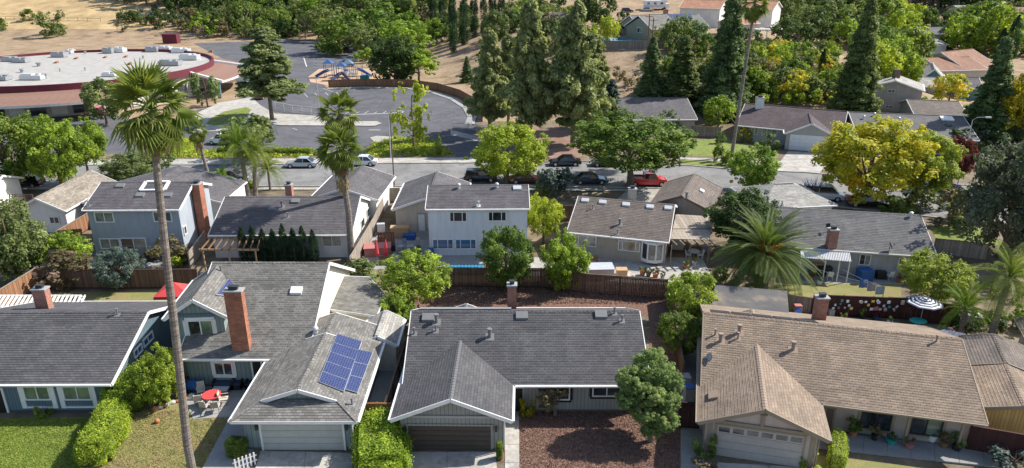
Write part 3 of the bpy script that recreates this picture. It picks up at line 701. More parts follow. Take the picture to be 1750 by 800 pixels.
def window(b, side, box, parent, panes=2, frame='white_paint', gl='glass_dark', fw=.08, trim=None, label=None, name='window', sill=True):
    o, e, n, u0, u1, z0, z1 = panel_on(b, side, box, parent)
    q = lambda u, z, k: o + e * u + n * k + Vector((0, 0, z))
    m = MB(); c = .05
    m.beam(q(u0, z1 - fw / 2, c), q(u1, z1 - fw / 2, c), .1, fw); m.beam(q(u0, z0 + fw / 2, c), q(u1, z0 + fw / 2, c), .1, fw)
    for u in [u0 + fw / 2, u1 - fw / 2]: m.beam(q(u, z0 + fw, c), q(u, z1 - fw, c), .1, fw, upv=e)
    ps = panes if isinstance(panes, (list, tuple)) else [i / panes for i in range(1, panes)]
    for t in ps: u = u0 + (u1 - u0) * t; m.beam(q(u, z0 + fw, c - .01), q(u, z1 - fw, c - .01), .07, fw * .75, upv=e)
    if trim:
        pass
    w_ = m.build(name, M[frame], parent)
    ed = [u0 + fw] + [u0 + (u1 - u0) * t for t in ps] + [u1 - fw]
    for i in range(len(ed) - 1):
        g = MB(); g.poly([q(ed[i], z0 + fw, .025), q(ed[i + 1], z0 + fw, .025), q(ed[i + 1], z1 - fw, .025), q(ed[i], z1 - fw, .025)])
        g.build('pane', M[gl if isinstance(gl, str) else gl[i % len(gl)]], w_)
    if trim:
        k = MB(); k.beam(q(u0 - .12, z1 + .09, .03), q(u1 + .12, z1 + .09, .03), .06, .18); k.beam(q(u0 - .12, z0 - .09, .03), q(u1 + .12, z0 - .09, .03), .06, .18)
        for u in (u0 - .09, u1 + .09): k.beam(q(u, z0, .03), q(u, z1, .03), .06, .18, upv=e)
        k.build('window_trim', M[trim], w_)
    if label: w_['label'] = label
    return w_
def door(b, side, box, parent, mat='door_white', name='door', sections=4, cols=4, frame='white_paint', lites=0, label=None, inset=.03, z0=None):
    o, e, n, u0, u1, a0, z1 = panel_on(b, side, box, parent); zb = b.z0 if z0 is None else z0
    q = lambda u, z, k: o + e * u + n * k + Vector((0, 0, z))
    root = MB(); fw = .12
    for u in (u0 - fw / 2, u1 + fw / 2): root.beam(q(u, zb, .04), q(u, z1, .04), .08, fw, upv=e)
    root.beam(q(u0 - fw, z1 + fw / 2, .041), q(u1 + fw, z1 + fw / 2, .041), .08, fw)
    d = root.build(name, M[frame], parent)
    H_ = (z1 - zb) / sections
    for i in range(sections):
        m = MB(); za, zt = zb + i * H_ + .012, zb + (i + 1) * H_ - .012
        m.beam(q(u0, (za + zt) / 2, inset), q(u1, (za + zt) / 2, inset), .05, zt - za)
        if cols:
            for j in range(cols):
                c0 = u0 + (u1 - u0) * (j + .12) / cols; c1 = u0 + (u1 - u0) * (j + .88) / cols
                if lites and i == sections - 1: continue
                m.beam(q(c0, (za + zt) / 2, inset + .028), q(c1, (za + zt) / 2, inset + .028), .02, (zt - za) * .62)
        m.build('door_section', M[mat], d)
    if lites:
        za, zt = zb + (sections - 1) * H_, z1
        for j in range(lites):
            c0 = u0 + (u1 - u0) * (j + .12) / lites; c1 = u0 + (u1 - u0) * (j + .88) / lites
            MB().beam(q(c0, (za + zt) / 2, inset + .03), q(c1, (za + zt) / 2, inset + .03), .02, (zt - za) * .6).build('pane', M['glass_dark'], d)
    if label: d['label'] = label
    return d
def on_roof(b, px, py, side='f'):
    q = b.planes()[side]; n = (q[1] - q[0]).cross(q[2] - q[1]).normalized(); return hit(q[0], n, px, py), n
def vent(b, px, py, parent, kind='pipe', side='f', mat='vent_grey', sc=1.0):
    p, n = on_roof(b, px, py, side); m = MB()
    if kind == 'pipe':
        m.cyl((p.x, p.y, p.z - .1), .06 * sc, .55 * sc, 8); m.cyl((p.x, p.y, p.z + .45 * sc), .1 * sc, .05, 8); m.slab([p + n * .03 + b.ex * x * .2 + n.cross(b.ex) * y * .2 for x, y in ((-1, -1), (1, -1), (1, 1), (-1, 1))], .03)
        nm = 'vent_pipe'
    elif kind == 'flue':
        m.cyl((p.x, p.y, p.z - .1), .12 * sc, .7 * sc, 10); m.cyl((p.x, p.y, p.z + .55 * sc), .18 * sc, .1, 10); m.slab([p + n * .03 + b.ex * x * .3 + n.cross(b.ex) * y * .3 for x, y in ((-1, -1), (1, -1), (1, 1), (-1, 1))], .03)
        nm = 'vent_flue'
    elif kind == 'turbine':
        m.cyl((p.x, p.y, p.z - .1), .15 * sc, .35 * sc, 10); m.ball((p.x, p.y, p.z + .38 * sc), .22 * sc, 12, 7, (1, 1, .85)); nm = 'turbine_vent'
    else:
        w_, d_ = (.42 * sc, .3 * sc); t = n.cross(b.ex).normalized()
        q = [p + n * .16 + b.ex * x * w_ + t * y * d_ for x, y in ((-1, -1), (1, -1), (1, 1), (-1, 1))]
        if (q[1] - q[0]).cross(q[2] - q[1]).z < 0: q = q[::-1]
        m.slab(q, .18); nm = 'roof_vent' if kind == 'box' else 'skylight'
    return m.build(nm, M[mat], parent)
def panel_array(b, quad_px, cols, rows, parent, side='f', gap=.03, skip=(), flip=False):
    """solar modules: quad_px = 4 pixel corners (upper-left, upper-right, lower-right, lower-left)"""
    c = [on_roof(b, *q, side)[0] for q in quad_px]; n = on_roof(b, *quad_px[0], side)[1]
    for i in range(cols):
        for j in range(rows):
            def B(u, v): return c[0].lerp(c[1], u).lerp(c[3].lerp(c[2], u), v) + n * .14
            g = .002; a = [B(i / cols + g, j / rows + g), B((i + 1) / cols - g, j / rows + g), B((i + 1) / cols - g, (j + 1) / rows - g), B(i / cols + g, (j + 1) / rows - g)]
            if (a[1] - a[0]).cross(a[2] - a[1]).z < 0: a = a[::-1]
            f = MB(); f.slab([x + n * 0 for x in a], .05); fo = f.build('solar_panel', M['pale_metal'], parent)
            ctr = sum(a, Vector()) / 4; m = MB(); m.poly([x.lerp(ctr, .022) + n * .006 for x in a]); m.build('cell_face', M['solar_cell'], fo)
def chimney(px0, px1, ytop, zb, at, parent, mat='brick_red', depth=.7, cap='dark_metal', yaw=0, z1=None, pots=1):
    """at = ground/roof point (x,y) of its front face; width from pixels"""
    x, y = at; _, _, Z = proj((x, y, zb)); wd = (px1 - px0) / F * Z; h = z1 or up(0, ytop, (x, y, 0))
    xc = x
    m = MB(); m.box((xc, y + depth / 2, (zb + h) / 2), (wd, depth, h - zb), yaw); o = m.build('chimney', M[mat], parent)
    c = MB(); c.box((xc, y + depth / 2, h + .05), (wd + .12, depth + .12, .1), yaw); c.build('chimney_crown', M['grey_paint'], o)
    if pots: k = MB(); k.box((xc, y + depth / 2, h + .2), (wd * .5, depth * .5, .22), yaw); k.box((xc, y + depth / 2, h + .34), (wd * .62, depth * .62, .05), yaw); k.build('chimney_cap', M[cap], o)
    return o
def dish(p, parent, az, mat='mid_metal', r=.32):
    m = MB(); m.tube([p, p + Vector((0, 0, .5))], .03, 6); c = p + Vector((0, 0, .6)); d = Vector((math.cos(az), math.sin(az), .55)).normalized(); a = d.cross(Vector((0, 0, 1))).normalized(); b = a.cross(d)
    vs = [c]; K = 12
    for ring in (.5, 1): vs += [c + (a * math.cos(t * 6.283 / K) + b * math.sin(t * 6.283 / K)) * r * ring + d * .12 * ring * ring for t in range(K)]
    fs = [(0, 1 + i, 1 + (i + 1) % K) for i in range(K)] + [(1 + i, 1 + K + i, 1 + K + (i + 1) % K, 1 + (i + 1) % K) for i in range(K)]
    m.add(vs, fs); m.tube([c - b * r * .8, c + d * .4], .015, 5); m.box(tuple(c + d * .42), (.08, .08, .08)); return m.build('satellite_dish', M[mat], parent)
def house(name, label, b, cat='house'):
    return thing(name, label, cat, (b.c.x, b.c.y, b.z0), world=True)
# ---------------- fences ----------------
def fence(label, pts, h=1.8, mat='fence_brown', z=None, name='wood_fence', boards_=True, cap=True, post='fence_brown', rail=True, bw=.14, group=None, lattice=0, posts_step=2.4):
    """pts: ground points (x,y,z)"""
    pts = [Vector(p) for p in pts]; c = pts[0]; t = thing(name, label, 'fence', c, world=True, group=group)
    m = MB(); rl = MB(); rng = random.Random(len(label))
    for a, b in zip(pts[:-1], pts[1:]):
        L = (b - a).length; d = (b - a) / L; yaw = math.atan2(d.y, d.x); n = Vector((-d.y, d.x, 0))
        if boards_:
            k = int(L / bw)
            for i in range(k):
                p = a + d * (i + .5) * L / k; hh = h + rng.uniform(-.012, .012)
                m.box((p.x + n.x * rng.uniform(0, .008), p.y + n.y * rng.uniform(0, .008), p.z + hh / 2), (L / k - .008, .02, hh), yaw)
        for zz in ((.3, h - .2) if rail else ()): rl.beam(a + n * .04 + Vector((0, 0, zz)), b + n * .04 + Vector((0, 0, zz)), .04, .09)
        if cap: rl.beam(a + Vector((0, 0, h + .025)), b + Vector((0, 0, h + .025)), .13, .035)
        k = max(1, round(L / posts_step))
        for i in range(k + 1):
            if i == 0 and a is not pts[0]: continue
            p = a + d * L * i / k + n * .06; q = MB(); q.box((p.x, p.y, p.z + h / 2 + .03), (.1, .1, h + .06), yaw); q.build('post', M[post], t)
    if boards_:
        o = m.build('fence_boards', M[mat], t); o['kind'] = 'stuff'
    if rail or cap: rl.build('rail', M[post], t)
    return t
def fpx(tops, h=1.8): return [Vector((*P(x, y, h).xy, 0)) for x, y in tops]
# ---------------- ground sheets ----------------
def sheet(name, px, mat, z=.004, world=None, sub=0):
    pts = world or [P(x, y, z) for x, y in px]; m = MB()
    pts = [Vector((p[0], p[1], z)) for p in pts]
    m.poly(pts); o = m.build(name, M[mat], org=(0, 0, 0)); me = o.data
    if me.polygons[0].normal.z < 0:
        me.flip_normals()
    o['kind'] = 'structure'; return o
# ================= terrain and ground =================
def build_terrain():
    xs = sorted(set([x for x in range(-200, 241, 4)] + list(range(-1500, 1501, 60)))); ys = sorted(set(list(range(-20, 420, 4)) + list(range(-300, 1500, 40))))
    m = MB(); W_ = len(xs); rng = random.Random(3)
    m.v = [(x, y, terr(x, y) + (0 if y < 125 else .0)) for y in ys for x in xs]
    m.f = [(j * W_ + i, j * W_ + i + 1, (j + 1) * W_ + i + 1, (j + 1) * W_ + i) for j in range(len(ys) - 1) for i in range(W_ - 1)]
    m.m = []
    for f in m.f:
        x, y = m.v[f[0]][:2]
        far = y > 290 and x < -78
        m.m.append(1 if far else 2 if y > 128 else 0)
    o = m.build('ground', [M['soil'], M['dry_grass'], M['dirt_slope']], org=(0, 0, 0), smooth=True); o['kind'] = 'structure'
build_terrain()
# street and far side
far = [(-300, 283), (250, 283), (800, 279), (1000, 277), (1180, 284), (1250, 290), (1380, 296), (1560, 312), (2100, 345)]
near = [(2100, 430), (1800, 392), (1600, 372), (1400, 350), (1260, 331), (1120, 322), (1000, 320), (700, 319), (-300, 319)]
sheet('road', far + near, 'road', .012)
def strip(name, pts, w, mat, z0, h, kind='structure', off=0):
    m = MB()
    for a, b in zip(pts[:-1], pts[1:]):
        a = Vector(a); b = Vector(b); d = (b - a).normalized(); n = Vector((-d.y, d.x, 0)); a = a + n * off; b = b + n * off
        q = [a - n * w / 2, b - n * w / 2, b + n * w / 2, a + n * w / 2]; m.slab([Vector((p.x, p.y, z0 + h)) for p in q], h + .05)
    o = m.build(name, M[mat], org=(0, 0, 0)); o['kind'] = kind; return o
wf = [P(*p) for p in far]; wn = [P(*p) for p in near]
strip('kerb', wf, .2, 'concrete', 0, .13, off=.1); strip('kerb', wn, .2, 'concrete', 0, .13, off=.1)
sheet('pavement', [(-300, 282), (250, 282), (800, 278.3), (830, 278), (830, 269), (560, 270.5), (250, 272), (-300, 273)], 'concrete', .10)
sheet('pavement', [(1160, 272), (1330, 279), (1440, 290), (1440, 287), (1330, 275.5), (1160, 268.5)], 'concrete', .02)
sheet('pavement', [(-300, 320), (700, 320), (1100, 323), (1100, 327), (700, 324), (-300, 324)], 'concrete', .10)
# school lot
sheet('parking_lot', [(-300, 262), (-300, 192), (150, 192), (300, 215), (330, 190), (420, 165), (380, 100), (330, 74), (560, 66), (640, 72), (640, 92), (560, 118), (545, 135), (560, 152), (700, 151), (760, 162), (800, 182), (816, 200), (812, 222), (818, 262), (806, 279), (755, 279), (745, 266), (330, 262)], 'asphalt_new', .008)
strip('lot_kerb', [P(*p) for p in [(560, 152), (620, 150), (700, 151), (745, 158), (780, 170), (803, 185), (813, 200), (808, 213)]], .5, 'concrete', 0, .15)
strip('lot_path', [P(*p) for p in [(560, 150.4), (620, 148.6), (700, 149.5), (747, 156.6), (784, 169), (808, 184), (818, 200), (813, 214)]], 1.4, 'concrete_grey', 0, .1, off=-1.4)
sheet('plaza', [(338, 206), (330, 196), (375, 175), (430, 166), (445, 180), (470, 194), (540, 197), (560, 205), (545, 210), (430, 213), (400, 222), (330, 226)], 'concrete', .03)
sheet('lawn', [(352, 212), (360, 202), (385, 190), (420, 183), (430, 187), (420, 200), (395, 210), (370, 214)], 'lawn', .05)
sheet('lawn', [(215, 222), (235, 205), (330, 203), (310, 222), (260, 230)], 'lawn', .035)
sheet('plaza', [(770, 222), (830, 236), (850, 232), (860, 240), (835, 246), (770, 230)], 'concrete', .03)
sheet('traffic_island', [(465, 212), (480, 207), (556, 207), (645, 207), (652, 211), (640, 215), (480, 214)], 'concrete', .12)
sheet('traffic_island', [(632, 235), (645, 232), (680, 234), (700, 240), (690, 244), (640, 243)], 'concrete', .06)
sheet('planting_bed', [(250, 273), (250, 236), (330, 234), (345, 258), (560, 260), (575, 270)], 'soil', .015)
sheet('planting_bed', [(610, 270), (640, 240), (700, 234), (750, 244), (778, 266), (780, 268)], 'soil', .02)
sheet('playground_surface', [(527, 131), (545, 118), (575, 116), (650, 118), (660, 140), (640, 146), (560, 146), (530, 140)], 'playground_bark', .03)
# painted bays
m = MB()
def line_px(a, b, w_=.12, z=.016):
    A = P(*a, z); B = P(*b, z); d = (B - A).normalized(); n = Vector((-d.y, d.x, 0)) * w_ / 2; m.add([A - n, B - n, B + n, A + n], [(0, 1, 2, 3)])
c0 = P(640, 186)
rad = (P(700, 152) - c0).length
for i in range(24):
    a = R(-25 + i * 6.6); q = Vector((c0.x + math.cos(a) * 27, c0.y + math.sin(a) * 30, 0)); q2 = Vector((c0.x + math.cos(a) * 21.5, c0.y + math.sin(a) * 24.5, 0))
    d = (q - q2).normalized(); n = Vector((-d.y, d.x, 0)) * .07; zz = Vector((0, 0, .016)); m.add([q - n + zz, q2 - n + zz, q2 + n + zz, q + n + zz], [(0, 1, 2, 3)])
for i in range(9): line_px((600 + i * 15, 190 + (i % 2)), (590 + i * 16, 194))
for i in range(8): line_px((455, 78 + i * 6), (490 + i, 78.5 + i * 6))
for i in range(8): line_px((535, 80 + i * 5), (575 + i, 80.5 + i * 5))
line_px((519, 98), (524, 114), .3); line_px((508, 222), (500, 219)); line_px((630, 222), (650, 222), .25); line_px((600, 196), (680, 193), .3)
for p in range(5): line_px((520 + p * 18, 160 - p), (526 + p * 18, 166 - p))
o = m.build('bay_lines', M['offwhite_paint'], org=(0, 0, 0)); o['kind'] = 'structure'
# lawns and yards
sheet('lawn', [(-60, 716), (150, 713), (205, 712), (130, 812), (100, 830), (-90, 830)], 'lawn', .01)
sheet('dry_lawn', [(205, 712), (300, 690), (400, 668), (420, 690), (350, 840), (90, 840)], 'lawn_dry', .008)
sheet('patio', [(318, 690), (330, 650), (425, 640), (455, 652), (398, 712), (330, 716)], 'concrete_grey', .03)
sheet('walkway', [(392, 713), (400, 690), (450, 690), (440, 740), (420, 830), (330, 830)], 'concrete_grey', .025)
def slabs(px, nx, ny, mat, z=.04, name='driveway'):
    """concrete slabs with open joints; px = 4 corners"""
    c = [P(x, y, z) for x, y in px]; base = MB(); base.poly([q - Vector((0, 0, .02)) for q in c]); r = base.build(name, M['soil'], org=(0, 0, 0)); r['kind'] = 'structure'
    if r.data.polygons[0].normal.z < 0: r.data.flip_normals()
    for i in range(nx):
        for j in range(ny):
            def B(u, v): return c[0].lerp(c[1], u).lerp(c[3].lerp(c[2], u), v)
            gx = .012 / max(.1, (c[1] - c[0]).length) * nx / nx; gy = .012 / max(.1, (c[3] - c[0]).length)
            q = [B(i / nx + gx, j / ny + gy), B((i + 1) / nx - gx, j / ny + gy), B((i + 1) / nx - gx, (j + 1) / ny - gy), B(i / nx + gx, (j + 1) / ny - gy)]
            if (q[1] - q[0]).cross(q[2] - q[1]).z < 0: q = q[::-1]
            mm = MB(); mm.slab(q, .1); mm.build('slab', M[mat], r)
    return r
slabs([(445, 770), (600, 774), (610, 860), (418, 860)], 2, 2, 'concrete')
slabs([(680, 772), (848, 772), (852, 860), (675, 860)], 2, 2, 'concrete')
slabs([(864, 655), (887, 655), (888, 860), (862, 860)], 1, 7, 'concrete', name='walkway')
slabs([(1225, 790), (1405, 800), (1400, 870), (1215, 870)], 2, 1, 'concrete')
slabs([(1163, 732), (1202, 735), (1205, 860), (1163, 860)], 1, 4, 'concrete_grey', name='walkway')
slabs([(1400, 735), (1720, 772), (1725, 800), (1395, 765)], 8, 1, 'concrete_grey', .12, name='porch')
sheet('mulch', [(887, 668), (1100, 668), (1163, 690), (1163, 840), (888, 840)], 'mulch', .015)
sheet('mulch', [(846, 735), (866, 735), (866, 790), (846, 790)], 'mulch', .012)
sheet('mulch', [(690, 480), (1145, 480), (1150, 530), (1165, 640), (1110, 640), (1110, 540), (700, 540)], 'mulch', .011)
sheet('dry_lawn', [(1395, 778), (1640, 806), (1640, 850), (1395, 850)], 'lawn_dry', .01)
sheet('lawn', [(60, 525), (60, 500), (330, 495), (330, 560), (60, 560)], 'lawn_dry', .01)
sheet('patio', [(150, 440), (330, 440), (330, 456), (150, 458)], 'concrete_grey', .015)
sheet('patio', [(600, 400), (760, 392), (825, 448), (825, 456), (590, 462)], 'concrete_grey', .013)
sheet('patio', [(905, 440), (1200, 440), (1215, 470), (1145, 488), (900, 470)], 'concrete', .012)
sheet('dry_lawn', [(1330, 480), (1540, 482), (1540, 512), (1340, 508)], 'lawn_dry', .012)
sheet('patio', [(1340, 458), (1560, 470), (1550, 486), (1330, 484)], 'concrete_grey', .02)
sheet('patio', [(1220, 540), (1620, 556), (1640, 580), (1220, 570)], 'concrete_grey', .012)
sheet('side_yard', [(625, 590), (700, 575), (690, 700), (610, 700)], 'concrete_grey', .013)
sheet('side_yard', [(1165, 590), (1215, 560), (1225, 760), (1165, 740)], 'concrete_grey', .009)
sheet('lawn', [(1160, 266), (1162, 236), (1235, 240), (1330, 258), (1330, 270)], 'lawn', .018)
sheet('lawn', [(1160, 280), (1162, 273), (1250, 277), (1322, 282), (1322, 289), (1250, 285)], 'lawn', .016)
sheet('lawn', [(1590, 388), (1660, 382), (1720, 420), (1600, 410)], 'lawn', .014)
slabs([(1347, 258), (1424, 264), (1400, 297), (1322, 291)], 2, 2, 'concrete', .03)
slabs([(1075, 322), (1130, 323), (1110, 350), (1050, 345)], 2, 1, 'concrete', .03)
sheet('leaf_litter', [(870, 262), (905, 205), (1010, 205), (1015, 262), (960, 276), (880, 276)], 'redwood_litter', .01)
# ground cover of the planting beds, juniper
def cover(name, px, n, size, mat, h, seed, z=0):
    pts = [P(x, y) for x, y in px]; rng = np.random.default_rng(seed); xs = [p.x for p in pts]; ys = [p.y for p in pts]; C = []
    def inside(x, y):
        c = False
        for i in range(len(pts)):
            a, b = pts[i], pts[i - 1]
            if (a.y > y) != (b.y > y) and x < (b.x - a.x) * (y - a.y) / (b.y - a.y) + a.x: c = not c
        return c
    while len(C) < n:
        x = rng.uniform(min(xs), max(xs)); y = rng.uniform(min(ys), max(ys))
        if inside(x, y): C.append((x, y, h * .35 * rng.random()))
    C = np.array(C); V, t = leaves(rng, C, np.full(len(C), h), 55, size, sq=(1.6, 1.6, .6), upb=.8)
    me = quads_mesh(name, V, t, M[mat]); o = bpy.data.objects.new(name, me); COL.objects.link(o); o['kind'] = 'stuff'; o['label'] = 'low spreading juniper ground cover in the bed by the street'; o['category'] = 'ground cover'; return o
cover('ground_cover', [(255, 270), (255, 240), (325, 238), (345, 258), (560, 262), (560, 268)], 240, .16, 'leaf_lime', .55, 1)
cover('ground_cover', [(620, 268), (640, 246), (680, 236), (740, 244), (772, 264)], 190, .16, 'leaf_lime', .55, 2)

def inside(pts, x, y):
    c = False
    for i in range(len(pts)):
        a, b = pts[i], pts[i - 1]
        if (a.y > y) != (b.y > y) and x < (b.x - a.x) * (y - a.y) / (b.y - a.y) + a.x: c = not c
    return c
def litter(name, px, n, size, mat, label, cat, seed, lift=.03, flat=.8):
    pts = [P(x, y) for x, y in px]; rng = np.random.default_rng(seed); xs = [p.x for p in pts]; ys = [p.y for p in pts]; C = []
    while len(C) < n:
        x = rng.uniform(min(xs), max(xs)); y = rng.uniform(min(ys), max(ys))
        if inside(pts, x, y): C.append((x, y, lift))
    C = np.array(C); V, t = leaves(rng, C, np.full(n, .03), 1, size, asp=.45, upb=flat, rnd=.8); t = np.clip(rng.random(n), 0, 1)
    o = bpy.data.objects.new(name, quads_mesh(name, V, t, M[mat])); COL.objects.link(o); o['kind'] = 'stuff'; o['label'] = label; o['category'] = cat
foliage('chip', (.10, .05, .038), (.34, .205, .155), (.55, .41, .32), trans=.0, patch=.2)
litter('grass', [(-60, 718), (148, 716), (200, 716), (128, 810), (-70, 812)], 26000, .055, 'leaf_grass', 'short uneven grass blades of the left front lawn', 'grass', 1)
litter('dry_grass', [(215, 712), (300, 700), (318, 717), (392, 715), (340, 812), (120, 812)], 15000, .05, 'leaf_drygrass', 'patchy dry grass right of the hedge', 'grass', 2, .02)
litter('mulch_chips', [(889, 670), (1098, 670), (1160, 692), (1160, 815), (889, 815)], 26000, .05, 'chip', 'loose brown bark chips of the centre front yard', 'mulch', 3)
litter('mulch_chips', [(700, 486), (1140, 486), (1145, 520), (705, 520)], 14000, .07, 'chip', 'loose brown bark chips behind the centre house', 'mulch', 4)
# ================= houses, front row =================
def H(name, label, b, wall, rf, trim='white_paint', near=True, extra=(), **k):
    t = house(name, label, b); walls(b, t, wall); roof(b, t, rf, trim, near, **k)
    for e in extra: walls(e, t, wall); roof(e, t, rf, trim, near, **k)
    return t
# 1: blue-green house at the left
b1 = from_eave((-130, 657), (190, 656), 2.5, (120, 533), .36, ovr=.35)
h1 = house('house', 'blue-green single-storey house with dark grey roof and white rake, at the left edge', b1); walls(b1, h1, 'siding_blue'); roof(b1, h1, 'roof_charcoal')
for bx in ((41, 659, 86, 683), (108, 659, 156, 683)):
    window(b1, 'f', bx, h1, 2, gl='glass_green')
    o_, e_, n_, u0, u1, z0, z1 = panel_on(b1, 'f', bx, h1); mm = MB(); q = lambda u, z, k: o_ + e_ * u + n_ * k + Vector((0, 0, z))
    for u in (u0 - .16, u1 + .16): MB().beam(q(u, .35, .04), q(u, z1 + .05, .04), .09, .3, upv=e_).build('window_surround', M['white_paint'], h1)
    mm.beam(q(u0, .42, .04), q(u1, .42, .04), .08, .12); mm.build('window_surround', M['white_paint'], h1)
window(b1, 'r', (242, 572, 262, 588), h1, 2, gl='glass_blue'); window(b1, 'r', (226, 592, 243, 608), h1, 2, gl='glass_blue')
door(b1, 'f', (-20, 665, 8, 705), h1, 'black_trim', sections=1, cols=0)
vent(b1, 201, 538, h1, 'pipe')
cb = b1.p(0, b1.D * .35, 0)
chimney(102, 124, 497, 2.5, (P(113, 523, 3.0).x, b1.c.y + 1.6), h1, 'brick_red', .6)
# 2: two-storey house with the brick chimney
b2 = from_eave((303, 613), (525, 614), 2.6, (450, 448), .52, ovr=.3, ov=.6)
h2 = house('house', 'two-storey grey-green house with tall brick chimney and blue solar panels', b2)
walls(b2, h2, 'wall_cream'); roof(b2, h2, 'roof_grey')
mm = MB(); a = b2.L / 2 - b2.ovr; yy = -(b2.D - b2.ov) - .015
mm.add([b2.p(-a - .015, yy, 0), b2.p(a - 2, yy, 0), b2.p(a - 2, yy, 2.75), b2.p(-a - .015, yy, 2.75)], [(0, 1, 2, 3)]); mm.build('front_wall', M['siding_green'], h2)
b2d = from_gable((279, 545), (387, 541), 5.0, 512, 6.5, ov=.35, ovr=.35); walls(b2d, h2, 'siding_green', 'dormer_wall'); r2d = roof(b2d, h2, 'roof_grey', name='dormer_roof')
window(b2d, 'l', (321, 546, 366, 575), h2, 2, gl=['glass_dark', 'glass_green'], trim='white_paint', fw=.1)
mm = MB(); o_, e_, n_, u0, u1, z0, z1 = panel_on(b2d, 'l', (321, 546, 366, 594), h2)
for u in (u0 - .1, u1 + .1): MB().beam(o_ + e_ * u + n_ * .05 + Vector((0, 0, z0 - .1)), o_ + e_ * u + n_ * .05 + Vector((0, 0, z1)), .1, .16, upv=e_).build('window_surround', M['white_paint'], h2)
mm = MB(); o_, e_, n_, u0, u1, z0, z1 = panel_on(b2d, 'l', (329, 514, 341, 522), h2); mm.beam(o_ + e_ * u0 + n_ * .03 + Vector((0, 0, (z0 + z1) / 2)), o_ + e_ * u1 + n_ * .03 + Vector((0, 0, (z0 + z1) / 2)), .05, .3); mm.build('gable_vent', M['siding_blue'], h2)
mm = MB(); o_, e_, n_, u0, u1, z0, z1 = panel_on(b2d, 'l', (285, 538, 385, 541), h2); mm.beam(o_ + e_ * .1 + n_ * .04 + Vector((0, 0, 5.05)), o_ + e_ * (u1 + .1) + n_ * .04 + Vector((0, 0, 5.05)), .07, .22); mm.build('gable_band', M['siding_blue'], h2)
chimney(388, 417, 500, 2.3, (P(412, 600, 2.9).x, P(412, 600, 2.9).y), h2, 'brick_orange', .6, z1=None)
mm = MB(); pc = P(420, 652, 0); mm.box((pc.x - .15, pc.y + .75, 1.3), (1.15, .3, 2.6)); mm.build('brick_panel', M['brick_orange'], h2)
window(b2, 'f', (366, 618, 399, 641), h2, 2, trim='white_paint', fw=.1)
door(b2, 'f', (434, 617, 448, 655), h2, 'black_trim', sections=1, cols=0, label='dark front door behind the porch')
vent(b2, 507, 497, h2, 'skylight', mat='white_paint'); vent(b2, 378, 464, h2, 'pipe')
panel_array(b2d, [(393, 474), (428, 494), (421, 510), (368, 506)], 2, 1, h2, 'f')
# garage wing
b2g = from_gable((393, 720), (610, 720), 2.5, 671, 11.5, ov=.5, ovr=.6, hl=3.6)
b2g.rise = 1.3; b2g.hl = b2g.D
walls(b2g, h2, 'siding_green', 'garage_wall'); roof(b2g, h2, 'roof_grey', name='garage_roof')
g_c = b2g.p(-b2g.L / 2 + 1.35 + 3.5, 0, 0); b2s = Block(g_c, b2g.yaw, 7.0, 2.3, 3.8 - .79 + .03, .79, z0=2.6, ov=.02, ovr=.25); roof(b2s, h2, 'roof_grey', name='dutch_gable', gutter=False, eaves=False); walls(b2s, h2, 'siding_green', 'gable_wall')
door(b2g, 'l', (449, 724, 587, 772), h2, 'door_grey', 'garage_door', 4, 4)
panel_array(b2g, [(575, 573), (618, 586), (587, 672), (543, 655)], 1, 5, h2, 'f'); panel_array(b2g, [(612, 600), (636, 605), (610, 674), (589, 668)], 1, 3, h2, 'f')
vent(b2g, 540, 570, h2, 'turbine', 'b', 'pale_metal'); vent(b2g, 602, 692, h2, 'pipe', 'f')
for x in (439, 593): pp = P(x, 730, 1.9); q_ = hit(b2g.wall_frame('l')[0], b2g.wall_frame('l')[2], x, 729); mm = MB(); mm.box((q_.x, q_.y - .12, q_.z), (.14, .18, .3)); mm.cyl((q_.x, q_.y - .12, q_.z + .15), .1, .12, 8, .01); mm.build('wall_lantern', M['dark_metal'], h2)
# low rear room with canted end
mm = MB(); pl = [P(572, 471, 3.1), P(631, 473, 3.0), P(659, 504, 2.6), P(643, 540, 2.5), P(557, 527, 2.6)][::-1]; mm.slab(pl, .16); o = mm.build('sunroom_roof', M['roof_grey'], h2)
mm = MB(); ctr = sum(pl, Vector()) / 5
for i in range(5):
    a_, b_ = pl[i].lerp(ctr, .08), pl[(i + 1) % 5].lerp(ctr, .08); mm.add([(a_.x, a_.y, 0), (b_.x, b_.y, 0), (b_.x, b_.y, b_.z - .05), (a_.x, a_.y, a_.z - .05)], [(0, 1, 2, 3)])
mm.build('sunroom_wall', M['wall_cream'], h2); f_ = MB(); 
for i in range(5): f_.beam(pl[i] - Vector((0, 0, .1)), pl[(i + 1) % 5] - Vector((0, 0, .1)), .07, .2)
f_.build('fascia', M['white_paint'], h2)
# shed beside it
bs = from_gable((612, 590), (678, 590), 2.2, 574, 4.0, ov=.12, ovr=.12); ts = house('garden_shed', 'small cream shed with pale roof between the solar-panel house and the black-roofed house', bs, 'shed'); walls(bs, ts, 'wall_cream'); roof(bs, ts, 'roof_pale', near=False)
